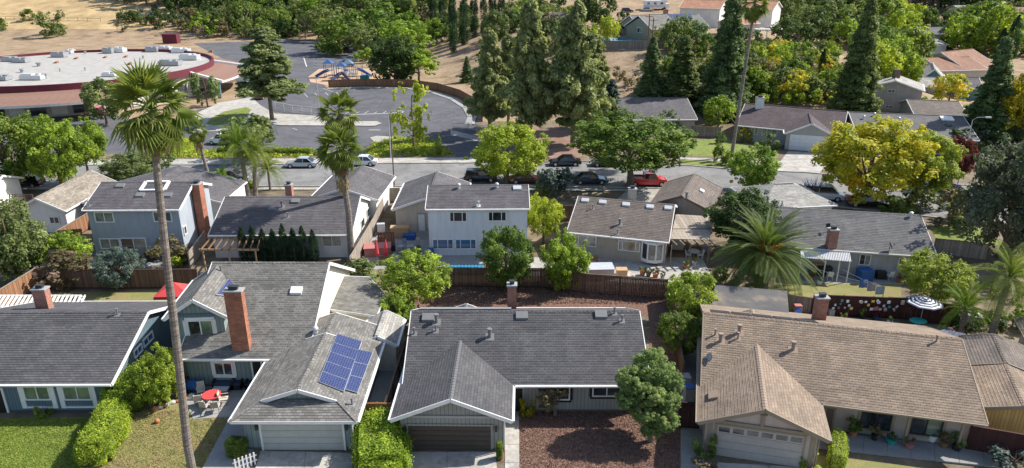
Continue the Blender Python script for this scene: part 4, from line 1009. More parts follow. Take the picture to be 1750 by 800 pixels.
# 3: centre house
b3 = from_eave((688, 658), (1112, 658), 2.5, (900, 531), .47, ovr=.3, ov=.7)
h3 = house('house', 'centre grey house with charcoal roof and dark brown garage door', b3); walls(b3, h3, 'siding_grey'); roof(b3, h3, 'roof_charcoal')
b3g = from_gable((667, 717), (875, 719), 2.5, 682, 12.5, ov=.5, ovr=.45); walls(b3g, h3, 'siding_grey', 'garage_wall'); roof(b3g, h3, 'roof_charcoal', name='garage_roof', ridge='ridge_grey')
door(b3g, 'l', (699, 727, 839, 772), h3, 'door_brown', 'garage_door', 5, 4, frame='siding_grey')
mm = MB(); o_, e_, n_, u0, u1, z0, z1 = panel_on(b3g, 'l', (684, 719, 858, 722), h3); mm.beam(o_ + n_ * .05 + e_ * .05 + Vector((0, 0, 2.45)), o_ + n_ * .05 + e_ * (2 * (b3g.D - b3g.ov) - .05) + Vector((0, 0, 2.45)), .08, .16); mm.build('gable_band', M['grey_paint'], h3)
for x in (694, 848): q_ = hit(b3g.wall_frame('l')[0], b3g.wall_frame('l')[2], x, 732); mm = MB(); mm.box((q_.x, q_.y - .12, q_.z), (.13, .16, .28)); mm.cyl((q_.x, q_.y - .12, q_.z + .14), .09, .12, 8, .01); mm.build('wall_lantern', M['dark_metal'], h3)
window(b3, 'f', (1012, 660, 1062, 677), h3, 2, trim='black_trim'); window(b3, 'f', (952, 660, 974, 683), h3, 1, trim='black_trim')
door(b3, 'f', (878, 663, 893, 704), h3, 'black_trim', sections=1, cols=0, frame='grey_paint', label='dark entry door in the porch corner')
for x, y, k in ((732, 543, 'box'), (746, 551, 'flue'), (708, 571, 'pipe'), (745, 566, 'pipe'), (837, 576, 'flue'), (892, 540, 'box'), (1027, 538, 'box'), (1050, 536, 'pipe'), (1063, 549, 'pipe')): vent(b3, x, y, h3, k)
chimney(868, 883, 490, 2.5, (P(875, 520, 4.0).x, b3.c.y + 2.6), h3, 'brick_brown', .6)
# raised row of panels on its back slope
A_, B_ = b3.p(-b3.L / 2 + .4, .7, b3.rz(.7) + .12), b3.p(-1.0, .7, b3.rz(.7) + .12); mm = MB(); mm.slab([A_, B_, B_ + Vector((0, 1.1, -.42)), A_ + Vector((0, 1.1, -.42))], .06); mm.build('roof_panel', M['mid_metal'], h3)
# 4: tan house
b4 = from_eave((1198, 663), (1688, 725), 2.5, (1430, 557), .38, ovr=.3, ov=1.0)
h4 = house('house', 'tan-roofed beige house with long porch of potted plants at the lower right', b4); walls(b4, h4, 'wall_tan'); roof(b4, h4, 'roof_tan', 'trim_tan')
b4g = from_gable((1193, 721), (1418, 753), 2.5, 700, 13, ov=.5, ovr=.5); walls(b4g, h4, 'wall_pinkish', 'garage_wall'); roof(b4g, h4, 'roof_tan', 'trim_tan', name='garage_roof', ridge='ridge_tan')
door(b4g, 'l', (1222, 735, 1372, 790), h4, 'door_taupe', 'garage_door', 4, 6, frame='trim_tan', lites=6)
mm = MB(); o_, e_, n_, W_ = b4g.wall_frame('l'); 
for u in (.25, W_ - .25): mm.beam(o_ + e_ * u + n_ * .05, o_ + e_ * u + n_ * .05 + Vector((0, 0, 2.6)), .1, .25, upv=e_)
mm.beam(o_ + e_ * W_ / 2 + n_ * .05 + Vector((0, 0, 2.5)), o_ + e_ * W_ / 2 + n_ * .05 + Vector((0, 0, 3.3)), .1, .2, upv=e_); mm.beam(o_ + e_ * .2 + n_ * .06 + Vector((0, 0, 2.45)), o_ + e_ * (W_ - .2) + n_ * .06 + Vector((0, 0, 2.45)), .1, .2); mm.build('timber_trim', M['trim_tan'], h4)
mm = MB(); mm.beam(o_ + e_ * W_ / 2 + n_ * .06 + Vector((0, 0, 3.3)), o_ + e_ * W_ / 2 + n_ * .06 + Vector((0, 0, 3.9)), .1, .42, upv=e_); mm.build('gable_vent', M['brown_paint'], h4)
window(b4, 'f', (1470, 703, 1524, 733), h4, 2, frame='dark_metal', trim='trim_tan'); window(b4, 'f', (1556, 713, 1611, 744), h4, 2, frame='dark_metal', trim='trim_tan', gl=['glass_dark', 'glass_green'])
door(b4, 'f', (1409, 697, 1422, 740), h4, 'brown_paint', sections=1, cols=0, frame='trim_tan')
for x, y in ((1653, 722), (1560, 711)): q_ = P(x, y, 2.35); MB().box((q_.x, q_.y + .25, 1.2), (.14, .14, 2.5), b4.yaw).build('porch_post', M['trim_tan'], h4)
for x, y, k in ((1263, 569, 'flue'), (1231, 584, 'flue'), (1222, 573, 'pipe'), (1261, 579, 'pipe'), (1355, 598, 'flue'), (1600, 584, 'pipe')): vent(b4, x, y, h4, k, mat='ridge_tan')
vent(b4g, 1220, 677, h4, 'box', 'b', 'ridge_tan'); dish(P(1212, 625, 2.9), h4, R(200))
chimney(1372, 1391, 512, 2.5, (P(1382, 545, 3.0).x, b4.p(-1.0, 2.4, 0).y), h4, 'brick_brown', .6)
for i, x in enumerate((1224, 1257, 1289, 1320, 1352)):
    q_ = P(x, 534 + (x - 1224) * .105, 4.7); 
    c_ = b4.p(-b4.L / 2 + 1.2 + i * 1.45, 1.0, b4.rz(1.0) + .08); mm = MB(); mm.slab([c_ + b4.ex * sx * .66 + b4.ey * sy * .8 + Vector((0, 0, -sy * .8 * .38)) for sx, sy in ((-1, -1), (1, -1), (1, 1), (-1, 1))], .05); mm.build('roof_panel', M['dark_metal'], h4)
# flat shade roof behind it
mm = MB(); pl = [P(1214, 540, 2.6), P(1350, 552, 2.6), P(1345, 497, 2.6), P(1222, 487, 2.6)]; mm.slab(pl, .12); ts = thing('patio_cover', 'flat tar-paper patio roof under the date palm, behind the tan house', 'patio roof', P(1280, 540), world=True); mm.build('cover_roof', M['tar_roof'], ts)
for x, y in ((1214, 540), (1345, 497), (1222, 487), (1350, 552)): q_ = P(x, y, 2.5); MB().box((q_.x, q_.y, 1.2), (.12, .12, 2.5)).build('post', M['brown_paint'], ts)
for bl_, t_, mt_, (sx, px_) in ((b3g, h3, 'white_paint', (1, 0)), (b4g, h4, 'trim_tan', (1, 0)), (b2g, h2, 'white_paint', (1, 0))):
    q_ = bl_.p(-bl_.L / 2 + bl_.ovr - .05, -(bl_.D - bl_.ov) - .06, 0); MB().tube([(q_.x, q_.y, .1), (q_.x, q_.y, 2.3), bl_.p(-bl_.L / 2 + .3, -bl_.D - .05, 2.42)], .04, 6).build('downspout', M[mt_], t_)
# sheds right of it
d5 = Vector((.371, .928, 0)); e5 = Vector((.928, -.371, 0)); A5 = Vector((29.3, 37.8, 0)); yw5 = math.atan2(d5.y, d5.x)
b5 = Block(A5 + e5 * 2.0 + d5 * 2.6, yw5, 5.2, 2.0, 2.3, .6, ov=.25, ovr=.25); h5 = house('outbuilding', 'yellow-sided outbuilding with tan roof at the right edge', b5, 'shed'); walls(b5, h5, 'siding_yellow'); roof(b5, h5, 'roof_tan', 'trim_tan')
for v in (.6, 2.6): o_, e_, n_, W_ = b5.wall_frame('b'); MB().beam(o_ + e_ * (W_ - v) + n_ * .04 + Vector((0, 0, .1)), o_ + e_ * (W_ - v) + n_ * .04 + Vector((0, 0, 2.0)), .08, .8, upv=e_).build('door', M['brown_wood'], h5)
b5b = Block(A5 + e5 * 2.05 + d5 * 7.4, yw5, 4.3, 2.1, 2.35, .6, ov=.25, ovr=.2); h5b = house('outbuilding', 'brown-roofed outbuilding directly behind the yellow-sided one', b5b, 'shed'); walls(b5b, h5b, 'siding_yellow'); roof(b5b, h5b, 'roof_brown', 'trim_tan')
q_ = P(1850, 600, 2.4); b6 = Block((q_.x, q_.y, 0), yw5, 8, 3.2, 2.4, 1.0); h6 = house('outbuilding', 'pale beige low-pitched roof cut by the right edge behind the outbuildings', b6, 'building'); walls(b6, h6, 'wall_beige'); roof(b6, h6, 'roof_beige', 'trim_tan')

# ================= middle row =================
bm0 = from_gable((19, 361), (111, 361), 2.6, 339, 11, ov=.3, ovr=.4); m0 = house('house', 'beige-roofed white house with gable end, left of the blue-grey two-storey house', bm0); walls(bm0, m0, 'wall_white'); roof(bm0, m0, 'roof_beige', near=False)
window(bm0, 'l', (85, 370, 102, 382), m0, 2); mm = MB(); pl = [P(60, 366, 2.3), P(98, 358, 2.6), P(80, 352, 2.6), P(40, 358, 2.3)]; 
bq = Block(P(-45, 352, 0), 0, 9, 3.5, 2.6, 1.3); mq = house('house', 'low white house partly cut off at the left edge behind the big leafy tree', bq); walls(bq, mq, 'wall_white'); roof(bq, mq, 'roof_grey', near=False)
bq.c.x
bm1 = from_eave((140, 359), (306, 358), 5.1, (230, 311), .36, ovr=.25, ov=.35); m1 = house('house', 'blue-grey two-storey house with orange brick chimney on its side', bm1); walls(bm1, m1, 'wall_bluegrey'); roof(bm1, m1, 'roof_slate', step=.25)
for bx, p_, g_ in (((162, 362, 195, 380), 2, 'glass_curtain'), ((262, 361, 294, 379), 2, 'glass_curtain'), ((171, 407, 206, 425), 2, 'glass_curtain'), ((208, 406, 252, 439), 2, ['glass_dark', 'glass_curtain']), ((286, 405, 300, 418), 1, 'glass_blue')): window(bm1, 'f', bx, m1, p_, gl=g_, fw=.1)
window(bm1, 'r', (313, 385, 318, 402), m1, 1)
for x, y, k in ((206, 318, 'box'), (240, 334, 'box'), (287, 334, 'box'), (152, 352, 'pipe')): vent(bm1, x, y, m1, k)
q_ = [on_roof(bm1, x, y)[0] + Vector((0, 0, .05)) for x, y in ((250, 311), (289, 311), (281, 325), (240, 326))]; mm = MB()
for i in range(4): mm.beam(q_[i], q_[(i + 1) % 4], .35, .12)
mm.build('skylight_frame', M['white_paint'], m1)
rr_ = bm1.p(bm1.L / 2 + .3, -.6, 0); chimney(313, 326, 317, 0, (rr_.x, rr_.y), m1, 'brick_orange', 1.1, pots=1)
bm1b = from_gable((140, 346), (379, 346), 2.7, 316, 8, ov=.2, ovr=.3); walls(bm1b, m1, 'wall_white', 'rear_wing_wall'); roof(bm1b, m1, 'roof_slate', near=False, name='rear_wing_roof')
bm2 = from_eave((356, 402), (601, 401), 2.6, (480, 335.5), .40, ovr=.25, ov=.4); m2 = house('house', 'dark-roofed white house behind the row of narrow cypresses', bm2); walls(bm2, m2, 'wall_white'); roof(bm2, m2, 'roof_slate', step=.25)
bm2b = from_gable((528, 340), (646, 342), 2.7, 322, 9.5, ov=.3); walls(bm2b, m2, 'wall_white', 'wing_wall'); roof(bm2b, m2, 'roof_slate', near=False, name='wing_roof')
window(bm2, 'f', (551, 402, 584, 421), m2, 2, gl='glass_curtain'); window(bm2, 'r', (616, 372, 622, 392), m2, 1); window(bm2, 'r', (626, 354, 631, 374), m2, 1)
for x, y, k in ((466, 356, 'box'), (482, 354, 'flue'), (492, 371, 'pipe'), (505, 344, 'box')): vent(bm2, x, y, m2, k)
chimney(475, 486, 318, 3.0, (P(480, 335, 5.2).x, bm2.c.y + 1.5), m2, 'brick_red', .7)
bm3 = from_eave((727, 357.5), (905, 356.5), 5.1, (820, 316), .36, ovr=.2, ov=.3); m3 = house('house', 'pale blue-white two-storey house with three-pane windows in the middle row', bm3); walls(bm3, m3, 'wall_paleblue'); roof(bm3, m3, 'roof_slate', step=.25)
for bx in ((768, 361.5, 798, 379), (834, 361, 865.5, 378)): window(bm3, 'f', bx, m3, [.25, .73], gl='glass_dark', fw=.09)
for bx in ((739, 408, 775, 425.5), (778, 408, 814, 425.5)): window(bm3, 'f', bx, m3, [.25, .73], gl='glass_blue', fw=.09)
for x, y, k in ((784, 322, 'turbine'), (849, 321, 'turbine'), (818, 352, 'pipe'), (884, 322, 'box')): vent(bm3, x, y, m3, k, mat='pale_metal')
bm3g = from_gable((670, 358), (795, 358), 2.6, 337, 10, ov=.3); walls(bm3g, m3, 'wall_beige', 'garage_wall'); roof(bm3g, m3, 'roof_slate', near=False, name='garage_roof')
door(bm3g, 'l', (715, 366, 726, 396), m3, 'white_paint', 'side_door', 1, 0, frame='grey_paint')
bm4 = from_eave((968.7, 396.3), (1143, 414), 2.6, (1060, 341.5), .36, ovr=.25, ov=.35); m4 = house('house', 'beige single-storey house with brown roof and round bay window', bm4); walls(bm4, m4, 'wall_tan'); roof(bm4, m4, 'roof_brown', step=.25)
window(bm4, 'f', (988, 403, 1019.5, 420.5), m4, 2, gl='glass_curtain'); window(bm4, 'f', (1056.5, 411, 1094, 429), m4, [.2, .8], gl='glass_curtain')
# bay window
o_, e_, n_, u0, u1, z0, z1 = panel_on(bm4, 'f', (1097, 415, 1133, 442), m4); q = lambda u, z, k: o_ + e_ * u + n_ * k + Vector((0, 0, z)); us = [u0, u0 + (u1 - u0) * .3, u0 + (u1 - u0) * .7, u1]; ks = [0, .5, .5, 0]; mm = MB()
for zz, hh in ((z0 - .12, .3), (z1 + .05, .16)):
    for i in range(3): mm.beam(q(us[i], zz, ks[i]), q(us[i + 1], zz, ks[i + 1]), .14, hh)
for i in range(4): mm.beam(q(us[i], z0, ks[i] + .02), q(us[i], z1, ks[i] + .02), .12, .14, upv=e_)
mm.slab([q(us[i], z1 + .16, ks[i] + .05) for i in range(4)], .06); bw = mm.build('bay_window', M['white_paint'], m4)
for i in range(3): MB().poly([q(us[i], z0, ks[i]), q(us[i + 1], z0, ks[i + 1]), q(us[i + 1], z1, ks[i + 1]), q(us[i], z1, ks[i])]).build('pane', M['glass_curtain' if i else 'glass_dark'], bw)
for x, y in ((1000, 343), (1030, 346), (1070, 350), (1111, 354), (1142, 356)): vent(bm4, x, y, m4, 'skylight', mat='pale_metal', sc=.9)
for x, y, k in ((1013, 357, 'pipe'), (1059, 384, 'flue'), (1055, 400, 'pipe')): vent(bm4, x, y, m4, k)
chimney(1082, 1095, 325, 2.6, (P(1088, 343, 5).x, bm4.c.y + 1.2), m4, 'wall_beige', .7)
gR = P(1215, 361, 2.6); dr = Vector((.38, .925, 0)); pr = Vector((-.925, .38, 0)); cc = gR + pr * 3.3 + dr * 4.6; bm4g = Block(cc, math.atan2(dr.y, dr.x), 9.2, 3.3, 2.6, 1.35); walls(bm4g, m4, 'wall_taupe', 'garage_wall'); roof(bm4g, m4, 'roof_brown', 'brown_paint', near=False, name='garage_roof'); vent(bm4g, 1199, 327, m4, 'skylight', 'f', 'white_paint', .8); vent(bm4g, 1173, 338, m4, 'flue', 'b')
ts = thing('patio_cover', 'weathered flat patio roof joining the brown-roofed house and its garage', 'patio roof', P(1180, 430), world=True)
pl = [P(1146, 408, 2.5), P(1212, 410, 2.5), P(1222, 370, 2.5), P(1155, 366, 2.5)]
for i in range(10):
    a0, a1, c0_, c1_ = pl[0].lerp(pl[3], i / 10), pl[1].lerp(pl[2], i / 10), pl[1].lerp(pl[2], (i + .96) / 10), pl[0].lerp(pl[3], (i + .96) / 10); MB().slab([a0, a1, c1_ if False else c0_, c1_], .05).build('plank', M['fence_weathered'], ts)
for i in range(6): A_ = P(1146 + i * 13, 409, 2.35); B_ = A_ + Vector((.3, -1.6, 0)); MB().beam(A_, B_, .08, .16).build('rafter', M['fence_grey'], ts)
for x, y in ((1148, 420), (1212, 420), (1180, 420)): q_ = P(x, y, 2.2); MB().box((q_.x, q_.y, 1.1), (.1, .1, 2.3)).build('post', M['fence_grey'], ts)
bm5 = from_eave((1322, 420), (1602, 439), 2.6, (1470, 361.5), .34, ovr=.25, ov=.35); m5 = house('house', 'grey-roofed house with corrugated patio cover and clothes line', bm5); walls(bm5, m5, 'wall_grey'); roof(bm5, m5, 'roof_midgrey', 'offwhite_paint', step=.25)
window(bm5, 'f', (1468, 434, 1488, 453), m5, 2, gl=['glass_dark', 'glass_curtain']); window(bm5, 'f', (1534, 441, 1562, 460), m5, 2, gl='glass_dark')
vent(bm5, 1556, 371, m5, 'turbine', mat='pale_metal'); vent(bm5, 1336, 352, m5, 'pipe'); dish(on_roof(bm5, 1519, 430)[0], m5, R(-20), 'dark_metal', .42); dish(on_roof(bm5, 1415, 396)[0], m5, R(200), 'dark_metal', .25)
cq = on_roof(bm5, 1422, 426)[0]; chimney(1415, 1430, 395, 2.4, (cq.x, cq.y), m5, 'brick_red', .7)
bm5g = Block((P(1350, 345, 2.6).x, P(1350, 345, 2.6).y + 2.5), R(8), 9, 4, 2.5, 1.5, hl=3.4, hr=3.4); walls(bm5g, m5, 'wall_white', 'garage_wall'); roof(bm5g, m5, 'roof_pale', near=False, name='garage_roof')
# corrugated cover
ts = thing('patio_cover', 'white corrugated patio cover on thin posts behind the grey-roofed house', 'patio roof', P(1420, 470), world=True)
A_, B_, C_, D_ = P(1368, 440, 2.2), P(1455, 447, 2.2), P(1452, 429.5, 2.55), P(1366, 421, 2.55); mm = MB(); K = 60; vs = []
for i in range(K + 1):
    t_ = i / K; dz = Vector((0, 0, .035 if i % 2 else -.035)); vs += [A_.lerp(B_, t_) + dz, D_.lerp(C_, t_) + dz]
mm.add(vs, [(2 * i, 2 * i + 2, 2 * i + 3, 2 * i + 1) for i in range(K)]); mm.build('corrugated_sheet', M['pale_metal'], ts)
for x in (1370, 1412, 1436, 1453): q_ = P(x, 440 + (x - 1370) * .085, 2.15); MB().box((q_.x, q_.y + .05, 1.07), (.09, .09, 2.15)).build('post', M['white_paint'], ts)
# ================= across the street =================
f1 = from_eave((1258, 214), (1440, 231), 2.6, (1330, 181), .32, ov=.4); F1 = H('house', 'grey house with dark brown roof and white garage door, across the street', f1, 'wall_grey', 'roof_darkbrown', near=False)
f1g = from_gable((1340.5, 228), (1430, 234), 2.6, 211, 9, ov=.35); walls(f1g, F1, 'wall_grey', 'garage_wall'); roof(f1g, F1, 'roof_darkbrown', near=False, name='garage_roof'); door(f1g, 'l', (1350, 233, 1416, 258), F1, 'door_white', 'garage_door', 4, 4)
window(f1, 'f', (1283, 218, 1296, 230), F1, 2, gl='glass_curtain'); window(f1, 'f', (1302, 219, 1328, 233), F1, 3, gl='glass_curtain'); chimney(1275, 1288, 168, 2.6, (P(1280, 180, 4).x, f1.c.y + 1), F1, 'wall_white', .8)
f2 = from_eave((1062, 205), (1192, 204), 2.6, (1120, 167), .3, ov=.4); F2 = H('house', 'slate-roofed house behind the round clipped tree across the street', f2, 'wall_taupe', 'roof_slate', near=False)
f4 = from_eave((1466, 231), (1674, 240), 2.6, (1570, 196), .26, ov=.4); F4 = H('house', 'long low house with dark grey roof behind the yellow-orange tree', f4, 'wall_grey', 'roof_midgrey', near=False)
vent(f4, 1618, 203, F4, 'skylight', mat='white_paint', sc=2.2); vent(f4, 1494, 198, F4, 'turbine', mat='pale_metal'); vent(f4, 1536, 206, F4, 'turbine', mat='pale_metal'); vent(f4, 1476, 203, F4, 'turbine', mat='pale_metal')
f3 = from_gable((1478, 149), (1580, 156), 5.2, 138, 9, ov=.3); F3 = H('house', 'two-storey beige house end with two small paired windows, right of the tall conifer', f3, 'wall_pinkish', 'roof_pale', near=False)
window(f3, 'l', (1517, 153, 1530, 158.5), F3, 2); window(f3, 'l', (1513, 180, 1526, 184.5), F3, 2); mm = MB(); q_ = f3.p(0, 0, 0); mm.box((q_.x, q_.y, 7.5), (1.2, .8, 1.6)); mm.build('chimney', M['brown_paint'], F3)
f5 = from_eave((1562, 195), (1655, 199), 2.6, (1610, 172), .25, ov=.4); H('house', 'low brown-grey roofed house behind the long dark roof', f5, 'wall_taupe', 'roof_brown', near=False)
f6 = from_gable((1556, 107), (1652, 119), 2.8, 89, 14, ov=.5); F6 = H('house', 'tan-roofed house with forward gable, upper right', f6, 'wall_beige', 'roof_rust', near=False); f6.rise
f6b = from_eave((1610, 121), (1690, 119), 2.8, (1650, 97), .32); H('house', 'tan-pink roofed house wing with dark red chimney, upper right', f6b, 'wall_beige', 'roof_rust', near=False)
f7 = from_gable((1570, 137), (1618, 140), 2.8, 118, 12, ov=.3); H('house', 'pale grey roofed house with teal gable wall below the tan roofs', f7, 'wall_teal', 'roof_pale', near=False)
f7b = from_eave((1560, 147), (1620, 150), 2.6, (1590, 132), .3); H('house', 'low light-roofed house beside the yellow-green tree, upper right', f7b, 'wall_grey', 'roof_pale', near=False)
f7c = from_eave((1640, 150), (1680, 152), 2.6, (1660, 132), .3); H('house', 'slate blue roofed house at the foot of the dark cedar', f7c, 'wall_teal', 'roof_slate', near=False)
def far_house(label, px, eaveL, eaveR, ridge_y, he, wall, rf, pitch=.32, gable=False, **k):
    b = G(*px); z = b.z
    bl = from_gable(eaveL, eaveR, z + he, ridge_y, 11, z0=z, **k) if gable else from_eave(eaveL, eaveR, z + he, ((eaveL[0] + eaveR[0]) / 2, ridge_y), pitch, z0=z, **k)
    t = house('house', label, bl); walls(bl, t, wall); roof(bl, t, rf, near=False); return t, bl
far_house('grey house with blue-grey roof and one white window among the upper right trees', (1600, 75), (1580, 58), (1626, 58), 46, 4, 'wall_olive', 'roof_midgrey')
far_house('small pale roofed house below the blue-grey roof, upper right', (1600, 92), (1583, 80), (1622, 76), 66, 2.6, 'wall_white', 'roof_pale')
far_house('rust-roofed house at the top right corner', (1740, 38), (1715, 24), (1790, 24), 12, 4, 'wall_beige', 'roof_rust')
far_house('pale-roofed house behind the tree crowns at the top right', (1660, 30), (1640, 17), (1690, 17), 9, 3, 'wall_white', 'roof_pale')
U1, u1 = far_house('green-beige house with solar panels and pool on the hill terrace', (1130, 70), (1092, 47), (1212, 45), 25, 2.8, 'wall_olive', 'roof_grey')
walls(from_gable((1068, 44), (1112, 50), terr(*G(1090, 68).xy) + 2.8, 30, 9), U1, 'wall_olive', 'wing_wall'); bb_ = from_gable((1066, 44), (1114, 50), terr(*G(1090, 68).xy) + 2.8, 26, 9); roof(bb_, U1, 'roof_grey', near=False, name='wing_roof'); window(bb_, 'l', (1089, 47, 1098, 56), U1, 2)
panel_array(u1, [(1134, 25), (1180, 24), (1184, 31), (1131, 33)], 6, 2, U1)
mm = MB(); q_ = u1.p(0, -1, u1.he + u1.rise); mm.box((q_.x, q_.y, q_.z + .3), (1.2, .8, 2.2)); mm.build('chimney', M['brick_red'], U1)
U2, u2 = far_house('white two-storey house with terracotta roof at the top of the hill', (1195, 42), (1160, 13), (1232, 15), 0, 5.5, 'wall_white', 'roof_terracotta')
U3, u3 = far_house('white house with terracotta roof and balcony deck above the slope', (1290, 50), (1262, 14), (1322, 16), 1, 5, 'wall_white', 'roof_terracotta')
U3b, u3b = far_house('small terracotta-roofed annex below the balcony house', (1280, 62), (1262, 42), (1300, 40), 29, 3, 'wall_beige', 'roof_terracotta')
U0, u0_ = far_house('white gabled house with brown roof at top centre', (905, 30), (868, 10), (942, 10), -2, 3.2, 'wall_white', 'roof_rust', gable=True)
window(u0_, 'l', (916, 9, 923, 18), U0, 1, gl='glass_blue'); far_house('low brown-roofed house beside the white gabled house at top centre', (945, 38), (925, 34), (965, 36), 20, 2.8, 'wall_beige', 'roof_brown')
# decks and terrace fence
def deck(label, px, wpx, z_up, nposts):
    g = G(*px); t = thing('balcony_deck', label, 'deck', g, world=True); Z = proj(g)[2]; w_ = wpx / F * Z; z = g.z + z_up; m = MB(); m.box((g.x, g.y + 1.5, z), (w_, 3, .3)); m.build('deck_floor', M['offwhite_paint'], t); r_ = MB()
    r_.beam((g.x - w_ / 2, g.y, z + 1.1), (g.x + w_ / 2, g.y, z + 1.1), .08, .08)
    for i in range(int(w_ / .4) + 1): r_.box((g.x - w_ / 2 + i * .4, g.y, z + .6), (.06, .06, 1.0))
    r_.build('railing', M['white_paint'], t)
    for i in range(nposts): MB().box((g.x - w_ / 2 + w_ * i / (nposts - 1), g.y + .2, g.z + z_up / 2), (.2, .2, z_up)).build('post', M['white_paint'], t)
deck('white railed deck on posts below the terracotta-roofed house', (1318, 70), 52, 2.6, 4); deck('upper white balcony of the terracotta-roofed hillside house', (1305, 44), 40, 3.5, 3)
fp = [G(1010, 84), G(1060, 84), G(1110, 84), G(1150, 82), G(1152, 78)]
fence('grey terrace wall fence with thin posts along the hilltop pool', [p for p in fp[:4]], 1.9, 'fence_grey', post='fence_grey', posts_step=3, bw=.4, name='terrace_fence')
g_ = G(1062, 70); o = MB().slab([g_ + Vector(v) for v in ((-5, -1, .15), (5, -1, .15), (6, 6, .15), (-6, 6, .15))], .2).build('swimming_pool', M['pool_water'], org=tuple(g_)); tag(o, 'blue hilltop swimming pool beside the green-beige house', 'pool')
# ================= school =================
sc_c = Vector((-98, 163, 0)); Rr = 29.5; hs = 6.0
ts = thing('school_building', 'round school building with pale flat roof, maroon band and brown canopies', 'school', sc_c, world=True)
def ring(m, r0, z0, r1, z1, a0, a1, K, fl=False):
    vs = []
    for i in range(K + 1):
        a = R(a0 + (a1 - a0) * i / K); vs += [(sc_c.x + math.cos(a) * r0, sc_c.y + math.sin(a) * r0, z0), (sc_c.x + math.cos(a) * r1, sc_c.y + math.sin(a) * r1, z1)]
    m.add(vs, [(2 * i, 2 * i + 2, 2 * i + 3, 2 * i + 1) if fl else (2 * i, 2 * i + 1, 2 * i + 3, 2 * i + 2) for i in range(K)])
m = MB(); ring(m, Rr - .6, 0, Rr - .6, 5.2, 0, 360, 72, True); m.build('wall', M['wall_beige'], ts)
m = MB(); ring(m, Rr, 4.7, Rr, 6.1, 0, 360, 96, True); ring(m, Rr - .4, 6.1, Rr, 6.1, 0, 360, 96); ring(m, Rr - .4, 5.5, Rr - .4, 6.1, 0, 360, 96); m.build('parapet', M['school_maroon'], ts)
m = MB(); m.poly([(sc_c.x + math.cos(R(i * 5)) * (Rr - .3), sc_c.y + math.sin(R(i * 5)) * (Rr - .3), 5.5) for i in range(72)]); m.build('flat_roof', M['school_roof'], ts)
for a0, a1 in ((-163, -129), (-127, -91), (-87, -51), (-11, 24), (28, 60)):
    m = MB(); ring(m, Rr, 4.9, Rr + 7, 3.6, a0, a1, 14); ring(m, Rr, 4.7, Rr + 7, 3.4, a0, a1, 14, True); m.build('canopy', M['school_canopy'], ts)
    m = MB(); ring(m, Rr + 7.02, 3.2, Rr + 7.02, 3.65, a0, a1, 14, True); m.build('canopy_fascia', M['offwhite_paint'], ts)
    for a in (a0 - 1, a1 + 1):
        d = Vector((math.cos(R(a)), math.sin(R(a)), 0)); MB().beam(sc_c + d * Rr + Vector((0, 0, 5.2)), sc_c + d * (Rr + 7.5) + Vector((0, 0, 3.6)), .5, .5).build('canopy_beam', M['white_paint'], ts); MB().box(tuple(sc_c + d * (Rr + 6.5) + Vector((0, 0, 1.7))), (.35, .35, 3.4), R(a)).build('column', M['wall_teal'], ts)
for a in range(-150, 20, 7):
    d = Vector((math.cos(R(a)), math.sin(R(a)), 0)); t_ = Vector((-d.y, d.x, 0)); c_ = sc_c + d * (Rr - .55); m = MB(); m.beam(c_ - t_ * 1.3 + Vector((0, 0, 1.6)), c_ + t_ * 1.3 + Vector((0, 0, 1.6)), .1, 2.4); m.build('window_wall', M['glass_dark' if a % 2 else 'wall_white'], ts)
RS = random.Random(4)
for x, y, w_, h_, k in [(20, 101, 26, 9, 0), (38, 103, 22, 9, 0), (8, 133, 18, 10, 0), (58, 131, 36, 12, 1), (78, 130, 10, 12, 2), (103, 93, 22, 11, 0), (121, 88, 10, 8, 1), (187, 86, 16, 12, 0), (205, 85, 18, 11, 1), (262, 84, 20, 11, 0), (283, 83, 20, 11, 1), (310, 86, 28, 10, 1), (325, 97, 30, 13, 1), (292, 107, 34, 12, 0), (190, 127, 22, 8, 1), (67, 110, 10, 8, 2), (93, 106, 8, 6, 3), (127, 99, 7, 6, 3), (177, 97, 6, 6, 3), (212, 96, 7, 6, 3), (218, 108, 9, 8, 3), (38, 121, 8, 7, 2), (358, 87, 9, 7, 3), (146, 90, 4, 6, 2), (103, 121, 3, 4, 2), (146, 119, 3, 4, 2), (245, 98, 4, 5, 2)]:
    p = P(x, y + h_ * .4, 5.5); Z = proj(p)[2]; ww = w_ / F * Z; hh = max(.5, h_ / F * Z * .6); m = MB()
    if k < 2:
        m.box((p.x, p.y, 5.6 + hh / 2), (ww, 2.4, hh)); m.box((p.x - ww * .2, p.y, 5.6 + hh + .12), (ww * .5, 1.8, .25)); m.box((p.x + ww * .25, p.y - 1.25, 5.6 + hh * .5), (ww * .3, .1, hh * .6)); m.cyl((p.x + ww * .25, p.y, 5.6 + hh), .5, .3, 10); o = m.build('rooftop_unit', M['pale_metal' if k else 'mid_metal'], ts)
    elif k == 2: m.cyl((p.x, p.y, 5.5), ww * .35, hh, 8); m.cyl((p.x, p.y, 5.5 + hh), ww * .5, .2, 8); m.build('roof_pipe', M['mid_metal'], ts)
    else: m.add([(p.x - ww / 2, p.y, 5.5), (p.x + ww / 2, p.y, 5.5), (p.x + ww / 2, p.y, 5.5 + hh), (p.x - ww / 2, p.y + .5, 5.5), (p.x + ww / 2, p.y + .9, 5.5), (p.x + ww / 2, p.y + .9, 5.5 + hh)], [(0, 1, 2), (3, 5, 4), (0, 2, 5, 3), (1, 4, 5, 2), (0, 3, 4, 1)]); m.build('roof_hood', M['rust'], ts)
g_ = G(294, 74); m = MB(); m.box((g_.x, g_.y, 1.6), (5, 3, 3.2)); o = m.build('storage_box', M['school_maroon'], org=tuple(g_)); tag(o, 'small maroon storage container behind the round school roof', 'container')
